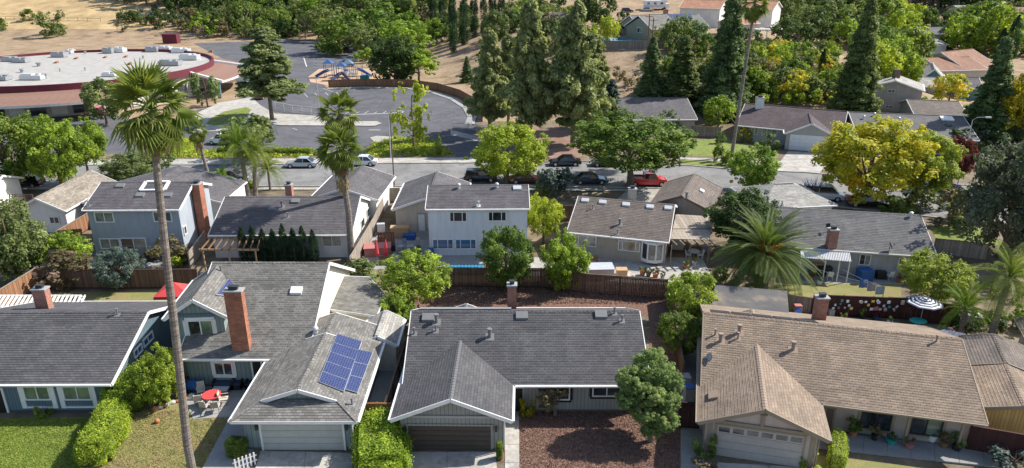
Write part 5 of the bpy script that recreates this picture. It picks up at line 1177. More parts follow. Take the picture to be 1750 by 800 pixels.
# ================= fences =================
fence('dark brown board fence behind the left lawn, along the whole backyard', fpx([(62, 463), (200, 463), (335, 462)]), 1.9, 'fence_brown')
fence('reddish board fence running away on the left of the backyard lawn', fpx([(-40, 520), (0, 497), (64, 458)]), 1.9, 'fence_red', post='fence_weathered')
fence('dark brown board fence below the pool, behind the centre house', fpx([(700, 459), (765, 459), (862, 461)]), 1.9, 'fence_brown')
fence('curving brown board fence behind the mulch yard, under the beige house', fpx([(862, 461), (925, 461), (1000, 470), (1060, 474), (1141, 480)]), 1.9, 'fence_brown')
fence('narrow side fence between the solar-panel house and the black-roofed house', fpx([(714, 520), (690, 588), (657, 690)]), 1.7, 'fence_weathered', bw=.14)
fence('orange wooden gate fence beside the cream garage', fpx([(619, 692), (669, 692)]), 1.9, 'fence_orange', post='fence_orange', posts_step=1.2)
fence('short dark fence between the mulch yard and the tan house side yard', fpx([(1143, 483), (1155, 540), (1168, 620)]), 1.8, 'fence_brown')
fence('dark red arched gate beside the rounded tree', fpx([(1163, 690), (1198, 692)]), 1.9, 'fence_dark', post='fence_dark', posts_step=1.5, name='garden_gate')
fence('dark stained fence hung with small plaques behind the tan house', fpx([(1392, 506), (1545, 512), (1640, 524)]), 1.9, 'fence_dark', post='fence_dark')
fence('dark red gate and fence right of the long porch', fpx([(1662, 728), (1760, 745)]), 1.8, 'fence_dark', post='fence_dark', posts_step=2)
fence('weathered board fence between the beige-roofed house and the blue-grey house', fpx([(88, 400), (150, 364)]), 1.8, 'fence_red', post='fence_weathered')
fence('weathered side fence right of the blue-grey house', fpx([(322, 432), (349, 395)]), 1.8, 'fence_weathered', post='fence_weathered')
fence('fence running back along the white wall under the fan palm', fpx([(598, 440), (640, 370), (668, 308)]), 1.8, 'fence_weathered', post='fence_weathered')
fence('lattice-topped fence joining the two middle houses', fpx([(645, 393), (672, 393)]), 1.5, 'fence_red')
fence('pale wooden fence by the street between two garages', fpx([(650, 322), (682, 322)]), 1.8, 'fence_weathered')
fence('brown fence between the pale two-storey house and the brown-roofed house', fpx([(902, 352), (985, 352)]), 1.8, 'fence_brown')
fence('fence at the bottom of the back lawn, near the corrugated cover', fpx([(1216, 487), (1300, 492), (1395, 505)]), 1.5, 'fence_grey')
fence('shadowed fence beside the large silvery tree', fpx([(1600, 408), (1640, 412), (1690, 418)]), 1.8, 'fence_grey')
fence('grey wooden fence panels beside the across-street lawn', fpx([(1182, 215), (1232, 218)]), 1.8, 'fence_grey')
fence('dark metal fence at the front of the far left white house', fpx([(-20, 325), (52, 325)]), 1.2, 'fence_grey', boards_=False, posts_step=1)
# curved brown playground fence, and chain-link rails
fence('curved reddish fence around the playground and parking lot', [P(*p) for p in [(562, 149.5), (620, 147.5), (700, 148.5), (748, 155), (786, 167), (812, 182), (822, 196), (824, 208)]], 1.7, 'fence_red', bw=.4, posts_step=3)
fence('thin chain-link fence at the parking lot edge', [P(*p) for p in [(470, 186), (500, 192), (548, 197), (562, 198)]], 1.4, 'pole_grey', boards_=False, post='pole_grey', posts_step=2.5, name='metal_fence')
fence('thin rail fence at the right end of the parking lot', [P(*p) for p in [(775, 220), (800, 222), (830, 228)]], 1.2, 'pole_grey', boards_=False, post='pole_grey', posts_step=2.5, name='metal_fence')
fence('old post and rail fence across the golden hillside', [G(x, y) for x, y in [(-20, 33), (40, 34), (100, 36), (150, 36), (172, 37)]], 1.3, 'fence_grey', boards_=False, posts_step=4, name='rail_fence')
# white slat pergola (slats single)
tp = thing('pergola', 'white slatted pergola behind the dark-roofed house at the left', 'pergola', P(60, 520), world=True)
for i in range(22): A_ = P(-20 + i * 7.4, 526, 2.6); B_ = P(-6 + i * 7.2, 505, 2.6); MB().beam(A_, B_, .09, .14).build('slat', M['white_paint'], tp)
for y in (506, 525): MB().beam(P(-30, y, 2.5), P(140, y, 2.5), .1, .18).build('beam', M['white_paint'], tp)
for x in (-20, 60, 136): q_ = P(x, 506, 2.4); MB().box((q_.x, q_.y, 1.2), (.12, .12, 2.4)).build('post', M['white_paint'], tp)
tp = thing('pergola', 'brown timber pergola left of the narrow cypresses', 'pergola', P(380, 440), world=True)
for i in range(9): A_ = P(343 + i * 12, 427, 2.4); B_ = P(361 + i * 10.5, 406, 2.4); MB().beam(A_, B_, .09, .14).build('slat', M['brown_wood'], tp)
for y, dx in ((427, 0), (406, 14)): MB().beam(P(340 + dx, y, 2.3), P(442 + dx * .3, y, 2.3), .1, .18).build('beam', M['tan_wood'], tp)
for x in (346, 390, 436): q_ = P(x, 427, 2.3); MB().box((q_.x, q_.y, 1.15), (.12, .12, 2.3)).build('post', M['tan_wood'], tp)
# ================= poles =================
def lamp(label, px, py, ytop, arm, name='street_lamp', mat='pole_grey', r=.09):
    b = P(px, py); t = thing(name, label, 'street lamp', b, world=True); h = up(0, ytop, b); m = MB(); m.tube([b, b + Vector((0, 0, h * .6)), b + Vector((0, 0, h - .4)), b + Vector((arm * .25, -.3, h)), b + Vector((arm, -.6, h + .1))], [r, r * .8, r * .6, r * .5, r * .4], 8); m.build('pole', M[mat], t); MB().box((b.x + arm * 1.15, b.y - .7, h + .1), (.7, .28, .14)).build('lamp_head', M['pale_metal'], t)
lamp('tall thin street lamp on the near side of the street', 674, 319, 190, 1.2, mat='brown_paint'); lamp('grey street lamp at the parking lot planting bed', 668, 270, 192, .9); lamp('white light pole on the parking lot kerb', 547, 204, 134, .3); lamp('street lamp pole behind the red-leafed shrub', 1637, 314, 200, 1.3)
for x, y, yt, l in ((1107, 77, 24, 'left of two thin utility poles in front of the hilltop house'), (1114, 78, 30, 'right of two thin utility poles in front of the hilltop house')):
    b = G(x, y); t = thing('utility_pole', l, 'pole', b, world=True); h = up(0, yt, b); MB().tube([b, (b.x, b.y, h)], [.18, .12], 8).build('pole', M['brown_wood'], t); MB().beam((b.x - 1, b.y, h - .6), (b.x + 1, b.y, h - .6), .1, .12).build('crossarm', M['brown_wood'], t)
# ================= vehicles =================
def car(kind, mat, px, py, yaw, label, group='parked cars', name=None, sc=1.0, z=None):
    g = G(px, py); nm = name or {'sedan': 'parked_car', 'suv': 'parked_suv', 'pickup': 'pickup_truck', 'van': 'parked_van'}[kind]
    t = thing(nm, label, {'sedan': 'car', 'suv': 'car', 'pickup': 'pickup truck', 'van': 'van'}[kind], g, yaw, group); t.scale = (sc * (.95 if kind == 'suv' else 1),) * 3
    hb = {'sedan': .82, 'suv': 1.0, 'pickup': 1.02, 'van': 1.0}[kind]; ht = {'sedan': 1.43, 'suv': 1.72, 'pickup': 1.75, 'van': 1.85}[kind]; L = {'sedan': 4.7, 'suv': 4.7, 'pickup': 5.3, 'van': 5.1}[kind] / 2; W_ = .92
    fz = hb * (.72 if kind != 'van' else .8)
    prof = [(-L, .34), (-L - .02, .55), (-L + .06, hb * (.92 if kind != 'pickup' else 1)), (-L + .5, hb + .02), (L - 1.35, hb + .03), (L - .45, hb * .9), (L - .08, fz), (L, .5), (L - .05, .3)]
    # body with wheel arches along the bottom
    def arch(xc): return [(xc + .38 * math.cos(a), .3 + .38 * math.sin(a)) for a in [0, .6, 1.2, 1.95, 2.55, math.pi]]
    wb = (L - .92, -L + .9); bot = arch(wb[0]) + arch(wb[1]); outline = prof + bot; n = len(outline); m = MB(); vs = []
    for y in (-W_, W_):
        for x, z_ in outline:
            k = .9 if z_ > hb * .85 or abs(x) > L - .1 else 1.0; vs.append((x, y * k, z_))
    m.add(vs, [tuple(range(n)), tuple(range(2 * n - 1, n - 1, -1))] + [(i, i + n, (i + 1) % n + n, (i + 1) % n) for i in range(n)]); m.build('body', M[mat], t)
    if kind == 'sedan': cx = [(-1.75, hb), (-1.05, ht - .03), (.25, ht), (1.05, hb + .02)]
    elif kind == 'suv': cx = [(-2.2, hb), (-1.95, ht - .05), (.35, ht), (1.15, hb + .02)]
    elif kind == 'van': cx = [(-2.35, hb), (-2.15, ht - .03), (.9, ht), (1.75, hb)]
    else: cx = [(-.55, hb), (-.45, ht - .03), (.75, ht), (1.4, hb)]
    def cab(m, z_shrink, inset, y0, y1):
        vs = []
        for y in (-1, 1):
            for j, (x, z_) in enumerate(cx): vs.append((x, y * (y0 if j in (0, 3) else y1), z_))
        m.add(vs, [(0, 3, 2, 1), (4, 5, 6, 7), (0, 1, 5, 4), (1, 2, 6, 5), (2, 3, 7, 6)])
    m = MB(); cab(m, 0, 0, .82, .68); m.build('window', M['car_glass'], t)
    m = MB(); m.slab([(cx[1][0] - .03, -.70, ht), (cx[2][0] + .03, -.70, ht + .02), (cx[2][0] + .03, .70, ht + .02), (cx[1][0] - .03, .70, ht)], .07)
    for s_ in (-1, 1):
        for j in (0, 3): a_ = cx[j]; b_ = cx[1 if j == 0 else 2]; m.beam((a_[0], s_ * .83, a_[1]), (b_[0], s_ * .69, b_[1]), .08, .06)
        xm = (cx[1][0] + cx[2][0]) / 2; m.beam((xm, s_ * .83, hb), (xm, s_ * .69, ht - .02), .08, .05)
    m.build('roof', M[mat], t)
    if kind == 'pickup':
        m = MB(); m.box((-1.62, 0, hb + .03), (1.85, 1.5, .02)); m.build('bed', M['black_plastic'], t)
        m = MB(); m.box((-1.6, -.84, hb + .1), (2.0, .08, .18)); m.build('bed_side', M[mat], t); m = MB(); m.box((-1.6, .84, hb + .1), (2.0, .08, .18)); m.build('bed_side', M[mat], t)
    for xw in wb:
        for s_ in (-1, 1):
            m = MB(); m.tube([(xw, s_ * .7, .33), (xw, s_ * .93, .33)], .33, 16); w_ = m.build('wheel', M['tyre'], t); m = MB(); m.tube([(xw, s_ * .9, .33), (xw, s_ * .94, .33)], .2, 12); m.build('rim', M['pale_metal'], w_)
    for s_ in (-1, 1):
        MB().box((L - .1, s_ * .62, fz - .08), (.18, .36, .14)).build('headlight', M['lamp_clear'], t); MB().box((-L + .02, s_ * .68, hb * .78), (.12, .26, .18)).build('tail_light', M['lamp_red'], t); MB().box((cx[3][0] - .25, s_ * .95, hb + .06), (.12, .14, .12)).build('mirror', M[mat], t)
    MB().box((0, 0, .32), (2 * L - .3, 1.5, .12)).build('underbody', M['black_trim'], t)
    return t
Z_ = 0
car('suv', 'car_black', 822, 309, R(0), 'black sport utility car parked on the near side, left of the lime-leaved street tree')
car('sedan', 'car_maroon', 900, 312, R(0), 'dark maroon car half hidden behind the lime-leaved street tree')
car('sedan', 'car_navy', 1009, 313, R(0), 'dark navy sedan parked between the two street trees')
car('pickup', 'car_red', 1106, 316, R(0), 'bright red pickup truck parked under the round green street tree')
car('sedan', 'car_black', 965, 282, R(-178), 'black sedan on the far side of the street near the pines')
car('sedan', 'car_grey', 1036, 283, R(180), 'grey car on the far side half behind the round street tree')
car('sedan', 'car_silver', 516, 285, R(180), 'silver sedan parked at the far kerb beside the green bed')
car('sedan', 'car_white', 618, 282, R(180), 'white compact car at the far kerb behind the fan palm crown')
car('van', 'car_white', 1405, 340, R(-14), 'white minivan parked in front of the bare small tree')
car('sedan', 'car_black', 1480, 352, R(-12), 'black car in shade under the yellow-orange tree')
car('suv', 'car_black', 45, 318, R(180), 'black car beneath the leafy street trees at the left edge')
car('sedan', 'car_grey', 398, 307, R(0), 'dark green-grey car half hidden by the feathery palms')
car('sedan', 'car_navy', 1612, 326, R(-14), 'dark violet car at the kerb under the red-leafed shrub')
car('pickup', 'car_white', 384, 246, R(170), 'white pickup truck in the school drive behind the small palm')
for x, y, c, k, a, l in ((540, 80, 'car_white', 'sedan', 180, 'white car, first at the left of the far parking row'), (577, 81, 'car_blue', 'sedan', 175, 'pale blue car in the far parking row next to the white one'), (585, 89, 'car_black', 'suv', 178, 'black car in the far parking row under the trees'), (598, 105, 'car_silver', 'suv', 180, 'silver car behind the blue play structure'), (592, 113, 'car_blue', 'sedan', 180, 'blue-grey car nearest the play structure'), (571, 76, 'car_silver', 'sedan', 180, 'silver car furthest back in the far parking row')): car(k, c, x, y, R(a), l, 'cars in the school parking lot')
car('sedan', 'car_red', 170, 196, R(0), 'red car in the shade of the school canopy behind the big fan palm'); car('sedan', 'car_maroon', 447, 168, R(90), 'red car behind the pine at the school drive', 'cars in the school parking lot')
car('suv', 'car_black', 1072, 21, R(0), 'black car behind the hilltop houses'); car('sedan', 'car_silver', 1106, 19, R(0), 'silver car in front of the white motorhome'); car('sedan', 'car_red', 946, 16, R(0), 'red car beside the white gabled house at top centre')
g_ = G(1118, 16); t = thing('motorhome', 'white motorhome parked behind the hilltop houses', 'motorhome', g_, world=True); m = MB(); m.box((g_.x, g_.y, g_.z + 1.9), (8, 2.5, 2.7)); m.box((g_.x + 4.6, g_.y, g_.z + 1.3), (1.4, 2.3, 1.5)); m.box((g_.x + 3.6, g_.y, g_.z + 3.1), (2, 2.4, .7)); m.build('body', M['white_plastic'], t)
for dx in (-2.5, 0, 2.5): MB().box((g_.x + dx, g_.y - 1.26, g_.z + 2.2), (1, .05, .7)).build('window', M['car_glass'], t)
for dx in (-2.6, 3.6): MB().tube([(g_.x + dx, g_.y - 1.3, g_.z + .45), (g_.x + dx, g_.y + 1.3, g_.z + .45)], .45, 14).build('wheel', M['tyre'], t)
MB().box((g_.x, g_.y - 1.26, g_.z + 1.3), (7.8, .04, .25)).build('side_stripe', M['mid_metal'], t)
# playground
t = thing('play_structure', 'blue play structure with slides and canopies in the playground', 'playground equipment', P(590, 132), world=True)
pg = [P(x, y) for x, y in ((563, 132), (580, 128), (597, 132), (613, 130), (585, 137), (604, 138))]
for i, p in enumerate(pg):
    MB().box((p.x, p.y, 1.7), (2.0, 1.8, .12)).build('platform', M['play_grey'], t)
    for sx in (-1, 1):
        for sy in (-1, 1): MB().tube([(p.x + sx, p.y + sy * .9, 0), (p.x + sx, p.y + sy * .9, 3.6)], .07, 6).build('post', M['play_grey' if i % 2 else 'play_blue'], t)
    if i % 2 == 0: MB().add([(p.x - 1.3, p.y - 1.2, 3.5), (p.x + 1.3, p.y - 1.2, 3.5), (p.x + 1.3, p.y + 1.2, 3.5), (p.x - 1.3, p.y + 1.2, 3.5), (p.x, p.y, 4.5)], [(0, 1, 4), (1, 2, 4), (2, 3, 4), (3, 0, 4)]).build('canopy', M['play_grey' if i % 4 else 'play_blue'], t)
for a, b in ((0, 1), (1, 2), (2, 3), (2, 5)): MB().beam(pg[a] + Vector((0, 0, 1.8)), pg[b] + Vector((0, 0, 1.8)), .8, .1).build('bridge', M['mid_metal'], t)
for i, (dx, dy) in enumerate(((-3.2, -1.2), (2.5, -3), (3.4, -1.5), (-2, -3))):
    p = pg[(0, 4, 3, 4)[i]]; m = MB(); m.tube([p + Vector((0, 0, 1.8)), p + Vector((dx * .4, dy * .4, 1.4)), p + Vector((dx, dy, .3))], .38, 8); m.build('slide', M['navy_fabric' if i % 2 else 'play_blue'], t)
p = P(624, 137); t = thing('play_bench', 'small green climbing block beside the blue play structure', 'playground equipment', p, world=True); MB().box((p.x, p.y, .6), (2.2, 1.2, 1.2)).build('block', M['teal_plastic'], t); MB().box((p.x, p.y, 1.25), (1.4, .7, .1)).build('top', M['blue_plastic'], t)
# red pop-up canopy
t = thing('pop_up_canopy', 'red pop-up canopy on the left backyard lawn beside the tall palm', 'canopy', P(297, 520), world=True)
cs = [P(262, 508, 2.1), P(327, 507, 2.1), P(326, 486, 2.1), P(283, 485, 2.1)]; pk = sum(cs, Vector()) / 4 + Vector((0, 0, .75)); m = MB()
for i in range(4): m.add([cs[i], cs[(i + 1) % 4], pk], [(0, 1, 2)]); m.add([cs[i], cs[(i + 1) % 4], cs[(i + 1) % 4] - Vector((0, 0, .25)), cs[i] - Vector((0, 0, .25))], [(0, 3, 2, 1)])
m.build('canopy_cloth', M['red_fabric'], t)
for c in cs: MB().tube([(c.x, c.y, 0), c], .03, 6).build('leg', M['pale_metal'], t)
# garden furniture
def chair(label, p, yaw, mat, group=None, sc=1.0, name='garden_chair'):
    t = thing(name, label, 'chair', p, yaw, group); MB().box((0, 0, .43), (.5, .5, .05)).build('seat', M[mat], t); MB().beam((0, .25, .45), (0, .34, .95), .48, .04, upv=(0, 1, 0)).build('backrest', M[mat], t)
    for sx in (-1, 1):
        for sy in (-1, 1): MB().box((sx * .22, sy * .22, .21), (.04, .04, .42)).build('leg', M['mid_metal' if mat != 'white_plastic' else mat], t)
        MB().box((sx * .25, 0, .65), (.05, .5, .04)).build('armrest', M[mat], t)
    t.scale = (sc,) * 3; return t
for x, y, a, l in ((340, 692, 200, 'tan patio chair left of the red patio table'), (352, 702, 170, 'tan patio chair in front of the red patio table, nearest the palm trunk'), (370, 703, 190, 'tan patio chair in front of the red patio table, towards the garage'), (384, 690, 100, 'tan patio chair right of the red patio table'), (345, 676, 20, 'tan patio chair behind the red patio table')): chair(l, P(x, y, .03), R(a), 'wall_beige', 'tan chairs round the patio table')
p = P(364, 690, .03); t = thing('patio_table', 'patio table covered in red between tan chairs', 'table', p); MB().cyl((0, 0, .7), .62, .05, 16).build('tabletop', M['red_fabric'], t); MB().cyl((0, 0, 0), .05, .7, 8).build('leg', M['mid_metal'], t)
for x, w_, l in ((385, 1.5, 'dark wicker sofa with grey cushions against the porch wall'), (407, .8, 'dark wicker armchair beside the porch sofa'), (432, .8, 'dark wicker armchair below the black front door')):
    p = P(x, 662, .03); t = thing('wicker_sofa' if w_ > 1 else 'wicker_armchair', l, 'sofa' if w_ > 1 else 'armchair', p); MB().box((0, 0, .22), (w_, .8, .36)).build('seat_base', M['black_plastic'], t); MB().box((0, .36, .55), (w_, .12, .6)).build('backrest', M['black_plastic'], t)
    for s_ in (-1, 1): MB().box((s_ * (w_ / 2 - .06), 0, .42), (.12, .8, .5)).build('armrest', M['black_plastic'], t)
    MB().box((0, -.05, .46), (w_ - .28, .6, .12)).build('cushion', M['navy_fabric'], t)
p = P(378, 672, .03); t = thing('coffee_table', 'low grey coffee table in front of the wicker sofa', 'table', p); MB().box((0, 0, .36), (1.1, .6, .06)).build('tabletop', M['pale_metal'], t)
for sx in (-1, 1):
    for sy in (-1, 1): MB().box((sx * .48, sy * .24, .17), (.05, .05, .34)).build('leg', M['black_plastic'], t)
p = P(334, 668); t = thing('covered_cart', 'bright blue tarp-covered cart left of the wicker sofa', 'cart', p); m = MB(); m.ball((0, 0, .45), .55, 12, 8, (1.25, .7, .75)); m.box((.5, -.2, .5), (.5, .4, .3), .4); m.build('tarp', M['blue_plastic'], t); MB().tube([(-.3, -.4, .15), (-.3, .4, .15)], .15, 10).build('wheel', M['tyre'], t)
# picket gate, pots
t = thing('picket_gate', 'small white leaning picket fence piece at the driveway corner', 'fence', P(422, 800), R(35))
for i in range(6): MB().box((-.6 + i * .22, 0, .45), (.09, .03, .9)).build('picket', M['white_paint'], t)
for z_ in (.3, .65): MB().box((-.05, .03, z_), (1.4, .03, .08)).build('rail', M['white_paint'], t)
def pot(label, p, r, h, mat, leaf, lr, cat='potted plant', seed=1, group=None):
    t = thing('potted_plant', label, cat, p, group=group); m = MB(); m.tube([(0, 0, 0), (0, 0, h * .9), (0, 0, h)], [r * .7, r, r * 1.08], 14); m.build('pot', M[mat], t); me = TR.choice(variants('bush')); crown_obj(me, M[leaf], t, (0, 0, h + lr * .7), (lr, lr, lr), seed); m = MB(); m.tube([(0, 0, h * .6), (0, 0, h + lr * .6)], .03, 6); m.build('stem', M['bark'], t)
for i, (x, y, r, h, mt, lf, lr, l) in enumerate([(1457, 744, .28, .4, 'terracotta', 'leaf_mid', .55, 'leafy green plant in a terracotta pot at the left end of the porch'), (1494, 751, .22, .35, 'black_plastic', 'leaf_brownish', .45, 'brownish shrub in a dark pot under the left porch window'), (1522, 757, .3, .3, 'teal_plastic', 'leaf_dark', .3, 'low dark plant in a wide teal pot on the porch'), (1553, 764, .3, .3, 'pink_plastic', 'leaf_brownish', .3, 'sparse plant in a pink pot on the porch'), (1592, 753, .3, .45, 'white_plastic', 'leaf_dark', .3, 'dark plant in a white pot under the right porch window'), (1612, 764, .25, .4, 'brown_wood', 'leaf_brownish', .4, 'brown-leaved plant in a wooden pot on the porch'), (1634, 768, .3, .35, 'black_plastic', 'leaf_flower', .5, 'white-flowering plant in a dark pot at the right end of the porch'), (1473, 545, .25, .4, 'black_plastic', 'leaf_bright', .35, 'green plant in a black pot against the plaque fence'), (1498, 547, .3, .3, 'navy_fabric', 'leaf_red', .3, 'wide dark bowl planter against the plaque fence')]):
    pot(l, P(x, y, .12 if y > 700 else 0), r, h, mt, lf, lr, seed=i)
# plaques on the dark fence
RP = random.Random(8); fa, fb = P(1396, 506.2, 1.9), P(1545, 512, 1.9)
PL = []
for i in range(34):
    u = RP.random(); z_ = RP.choice((1.62, 1.25, .95)) + RP.uniform(-.08, .08); q_ = fa.lerp(fb, u); c = RP.choice(['white_plastic', 'wall_paleblue', 'yellow_paint', 'pale_metal', 'wall_beige', 'pink_plastic', 'teal_plastic', 'white_plastic'])
    m = MB(); w_ = RP.uniform(.14, .3)
    if RP.random() < .7: m.box((0, 0, 0), (w_, .03, w_ * RP.uniform(.7, 1.3)))
    else: m.tube([(0, -.02, 0), (0, .02, 0)], w_ / 2, 12)
    o = m.build('wall_plaque', M[c]); o.location = (q_.x, q_.y - .06, z_); PL.append((q_.x, z_, c, o)); tag(o, 'x', 'plaque', 'plaques on the dark fence')
ORDN = 'first second third fourth fifth sixth seventh eighth ninth tenth eleventh twelfth thirteenth fourteenth fifteenth sixteenth seventeenth eighteenth nineteenth twentieth'.split()
PC = {'white_plastic': 'white', 'wall_paleblue': 'pale blue', 'yellow_paint': 'yellow', 'pale_metal': 'silver-grey', 'wall_beige': 'beige', 'pink_plastic': 'pink', 'teal_plastic': 'teal'}
for rn, lo, hi in (('top', 1.5, 3), ('middle', 1.1, 1.5), ('bottom', 0, 1.1)):
    for i, q in enumerate(sorted([q for q in PL if lo <= q[1] < hi], key=lambda q: q[0])): q[3]['label'] = 'small %s plaque, %s from the left in the %s row on the dark fence' % (PC[q[2]], ORDN[i], rn)
def box_thing(name, label, cat, p, dims, mat, yaw=0, lid=None):
    t = thing(name, label, cat, p, yaw); x, y, z = dims; m = MB(); m.slab([(-x / 2, -y / 2, z), (x / 2, -y / 2, z), (x / 2, y / 2, z), (-x / 2, y / 2, z)], z * .97); m.build('body', M[mat], t); MB().box((0, 0, z + .03), (x * 1.06, y * 1.06, .06)).build('lid', M[lid or mat], t); return t
box_thing('storage_bin', 'pale blue storage box by the plaque fence', 'bin', P(1403, 540), (.7, .5, .55), 'wall_paleblue'); box_thing('stacked_basket', 'round woven basket stand by the plaque fence', 'basket', P(1419, 541), (.45, .45, .6), 'wall_beige')
box_thing('wheelie_bin', 'grey wheeled bin in the side yard of the tan house', 'bin', P(1170, 665), (.6, .7, 1.05), 'mid_metal'); box_thing('wheelie_bin', 'grey recycling bin with blue lid in the side yard of the tan house', 'bin', P(1176, 682), (.6, .7, 1.0), 'mid_metal', lid='blue_plastic')
# small rainbow slide toy
p = P(1362, 543); t = thing('toy_slide', 'small blue toy slide with colourful top beside the chimney', 'toy', p); MB().beam((0, 0, .9), (-.35, -.9, .1), .5, .08).build('slide', M['blue_plastic'], t); MB().box((.1, .3, .45), (.6, .5, .9)).build('ladder_block', M['orange_stalk'], t); MB().box((.05, .25, 1.0), (.6, .5, .15)).build('top_rail', M['pink_plastic'], t)
# striped parasol
def parasol(label, p, h, r, mats, tilt=0, K=16, rings=5):
    t = thing('parasol', label, 'parasol', p); MB().tube([(0, 0, 0), (0, 0, h)], .025, 6).build('pole', M['pale_metal'], t); MB().cyl((0, 0, 0), .22, .08, 12).build('base', M['dark_metal'], t)
    m = MB(); vs = [(0, 0, h)]
    for i in range(1, rings * 2 + 1):
        for j in range(8): a = j * math.pi / 4; f = i / (rings * 2); vs.append((math.cos(a) * r * f, math.sin(a) * r * f, h - .45 * f))
    m.add(vs, [(0, 1 + j, 1 + (j + 1) % 8) for j in range(8)]); m.m = [0] * 8
    for i in range(rings * 2 - 1):
        m.mi = (i + 1) % 2
        o = i * 8 + 1; base = len(m.v); fs = [(o + j, o + 8 + j, o + 8 + (j + 1) % 8, o + (j + 1) % 8) for j in range(8)]
        for f in fs: m.f.append(f); m.m.append(m.mi)
    m.build('canopy', [M[k] for k in mats], t); return t
parasol('navy and white striped parasol behind the tan house', P(1572, 551), 2.3, 1.45, ['white_plastic', 'navy_fabric'])
p = P(1566, 562); t = thing('tub_chair', 'teal shell-shaped patio table beneath the striped parasol', 'table', p); m = MB(); m.ball((0, 0, .75), .7, 16, 8, (1, .75, .22)); m.build('top', M['teal_plastic'], t); MB().tube([(-.3, 0, 0), (0, 0, .7)], .03, 6).build('leg', M['pale_metal'], t); MB().tube([(.3, 0, 0), (0, 0, .7)], .03, 6).build('leg', M['pale_metal'], t)
p = P(1612, 575); t = thing('shade_sail', 'lavender canvas shade behind the right end of the tan roof', 'shade sail', p, world=True); MB().slab([P(1592, 570, 2.3), P(1656, 586, 2.2), P(1650, 570, 2.5), P(1612, 563, 2.4)], .04).build('cloth', M['lavender_fabric'], t)
for x, y in ((1592, 570), (1656, 586)): q_ = P(x, y, 2.2); MB().tube([(q_.x, q_.y, 0), q_], .04, 6).build('post', M['pale_metal'], t)
# closed red umbrellas, pink covered table, pool, in yard of middle house
for x, l in ((645, 'closed red umbrella on the left of a pair behind the bright green tree'), (661, 'closed red umbrella on the right of a pair behind the bright green tree')):
    p = P(x, 447); t = thing('closed_umbrella', l, 'umbrella', p); MB().tube([(0, 0, 0), (0, 0, 2.4)], .03, 6).build('pole', M['pale_metal'], t); MB().tube([(0, 0, .75), (0, 0, 1.5), (0, 0, 2.4)], [.24, .16, .03], 8).build('cloth', M['red_fabric'], t)
box_thing('covered_grill', 'pink-red covered outdoor table left of the closed umbrellas', 'table', P(646, 434), (2.6, 1.6, .9), 'pink_plastic', R(8)); 
t = thing('swimming_pool', 'narrow blue pool with railing behind the dark fence', 'pool', P(797, 462), world=True); MB().slab([P(766, 463, .4), P(828, 463, .4), P(826, 452, .4), P(768, 452, .4)], .35).build('water', M['pool_water'], t)
r_ = MB(); A_, B_ = P(764, 452, 1.0), P(828, 452, 1.0); r_.beam(A_, B_, .05, .05)
for i in range(12): q_ = A_.lerp(B_, i / 11); r_.box((q_.x, q_.y, .5), (.04, .04, 1.0))
r_.build('railing', M['dark_metal'], t)
for i, (x, y, w_, d_, h_, mt, nm, l) in enumerate([(655, 412, 1.2, .5, .5, 'white_plastic', 'shelf_box', 'white shelf box stacked along the long fence'), (652, 402, .8, .5, 1.3, 'pale_metal', 'metal_rack', 'pale metal rack standing by the long fence'), (684, 404, 1.9, 1.0, 1.1, 'tan_wood', 'wood_stack', 'orange-brown timber stack left of the side door'), (698, 392, 1.4, .8, .9, 'brown_wood', 'wooden_bench', 'brown wooden bench against the beige garage wall'), (700, 408, 1.3, 1.0, .5, 'blue_plastic', 'blue_tub', 'bright blue tub below the timber stack'), (735, 440, .7, .5, .9, 'blue_plastic', 'blue_bin', 'blue bin by the corner of the pale two-storey house'), (686, 432, .5, .5, .7, 'mid_metal', 'garden_stool', 'grey stool near the closed umbrellas'), (702, 430, .7, .6, .6, 'mid_metal', 'garden_planter', 'grey planter near the middle of the patio'), (671, 428, .6, .6, .6, 'dark_metal', 'fire_pit', 'dark fire pit beside the pink-red table'), (1025, 472, 2.4, 1.6, 1.0, 'pale_metal', 'storage_shed_low', 'low white-roofed storage box behind the brown fence'), (1062, 470, 1.0, .8, .6, 'tan_wood', 'wood_crate', 'tan wooden crate behind the brown fence'), (1034, 440, .9, .45, 1.2, 'dark_metal', 'barbecue', 'dark barbecue grill under the beige house wall'), (1157, 425, 1.2, .8, 1.2, 'wall_cream', 'covered_furniture', 'cream cloth-covered furniture under the weathered patio roof'), (1205, 430, .8, .6, .6, 'mid_metal', 'patio_stool', 'grey patio stool near the weathered patio roof'), (258, 446, .8, .6, 1.0, 'black_plastic', 'barbecue', 'black barbecue grill behind the blue-grey house'), (1476, 478, 1.2, 1.0, 1.0, 'blue_plastic', 'covered_barbecue', 'blue tarp-covered barbecue beside the corrugated cover'), (1408, 470, 1.2, .6, .8, 'dark_metal', 'patio_cabinet', 'dark cabinet under the corrugated patio cover'), (1395, 466, .9, .5, 1.0, 'tan_wood', 'patio_shelf', 'wooden shelf under the corrugated patio cover'), (1504, 476, .8, .6, .7, 'black_plastic', 'storage_chest', 'black trunk against the grey house wall'), (1660, 560, .9, .9, 1.1, 'wall_paleblue', 'water_barrel', 'pale blue barrel near the feathery palm at right'), (1690, 590, .7, .7, .8, 'mid_metal', 'grey_tub', 'grey tub under the feathery palm at right'), (75, 374, .8, .6, .8, 'pale_metal', 'patio_box', 'pale box on the porch of the beige-roofed house')]):
    box_thing(nm, l, nm.replace('_', ' ').split()[-1], P(x, y), (w_, d_, h_), mt, R((i * 37) % 20 - 10))
chair('white plastic chair under the corrugated patio cover', P(1417, 478), R(170), 'white_plastic'); chair('white plastic chair against the grey house wall', P(1519, 478), R(190), 'white_plastic')
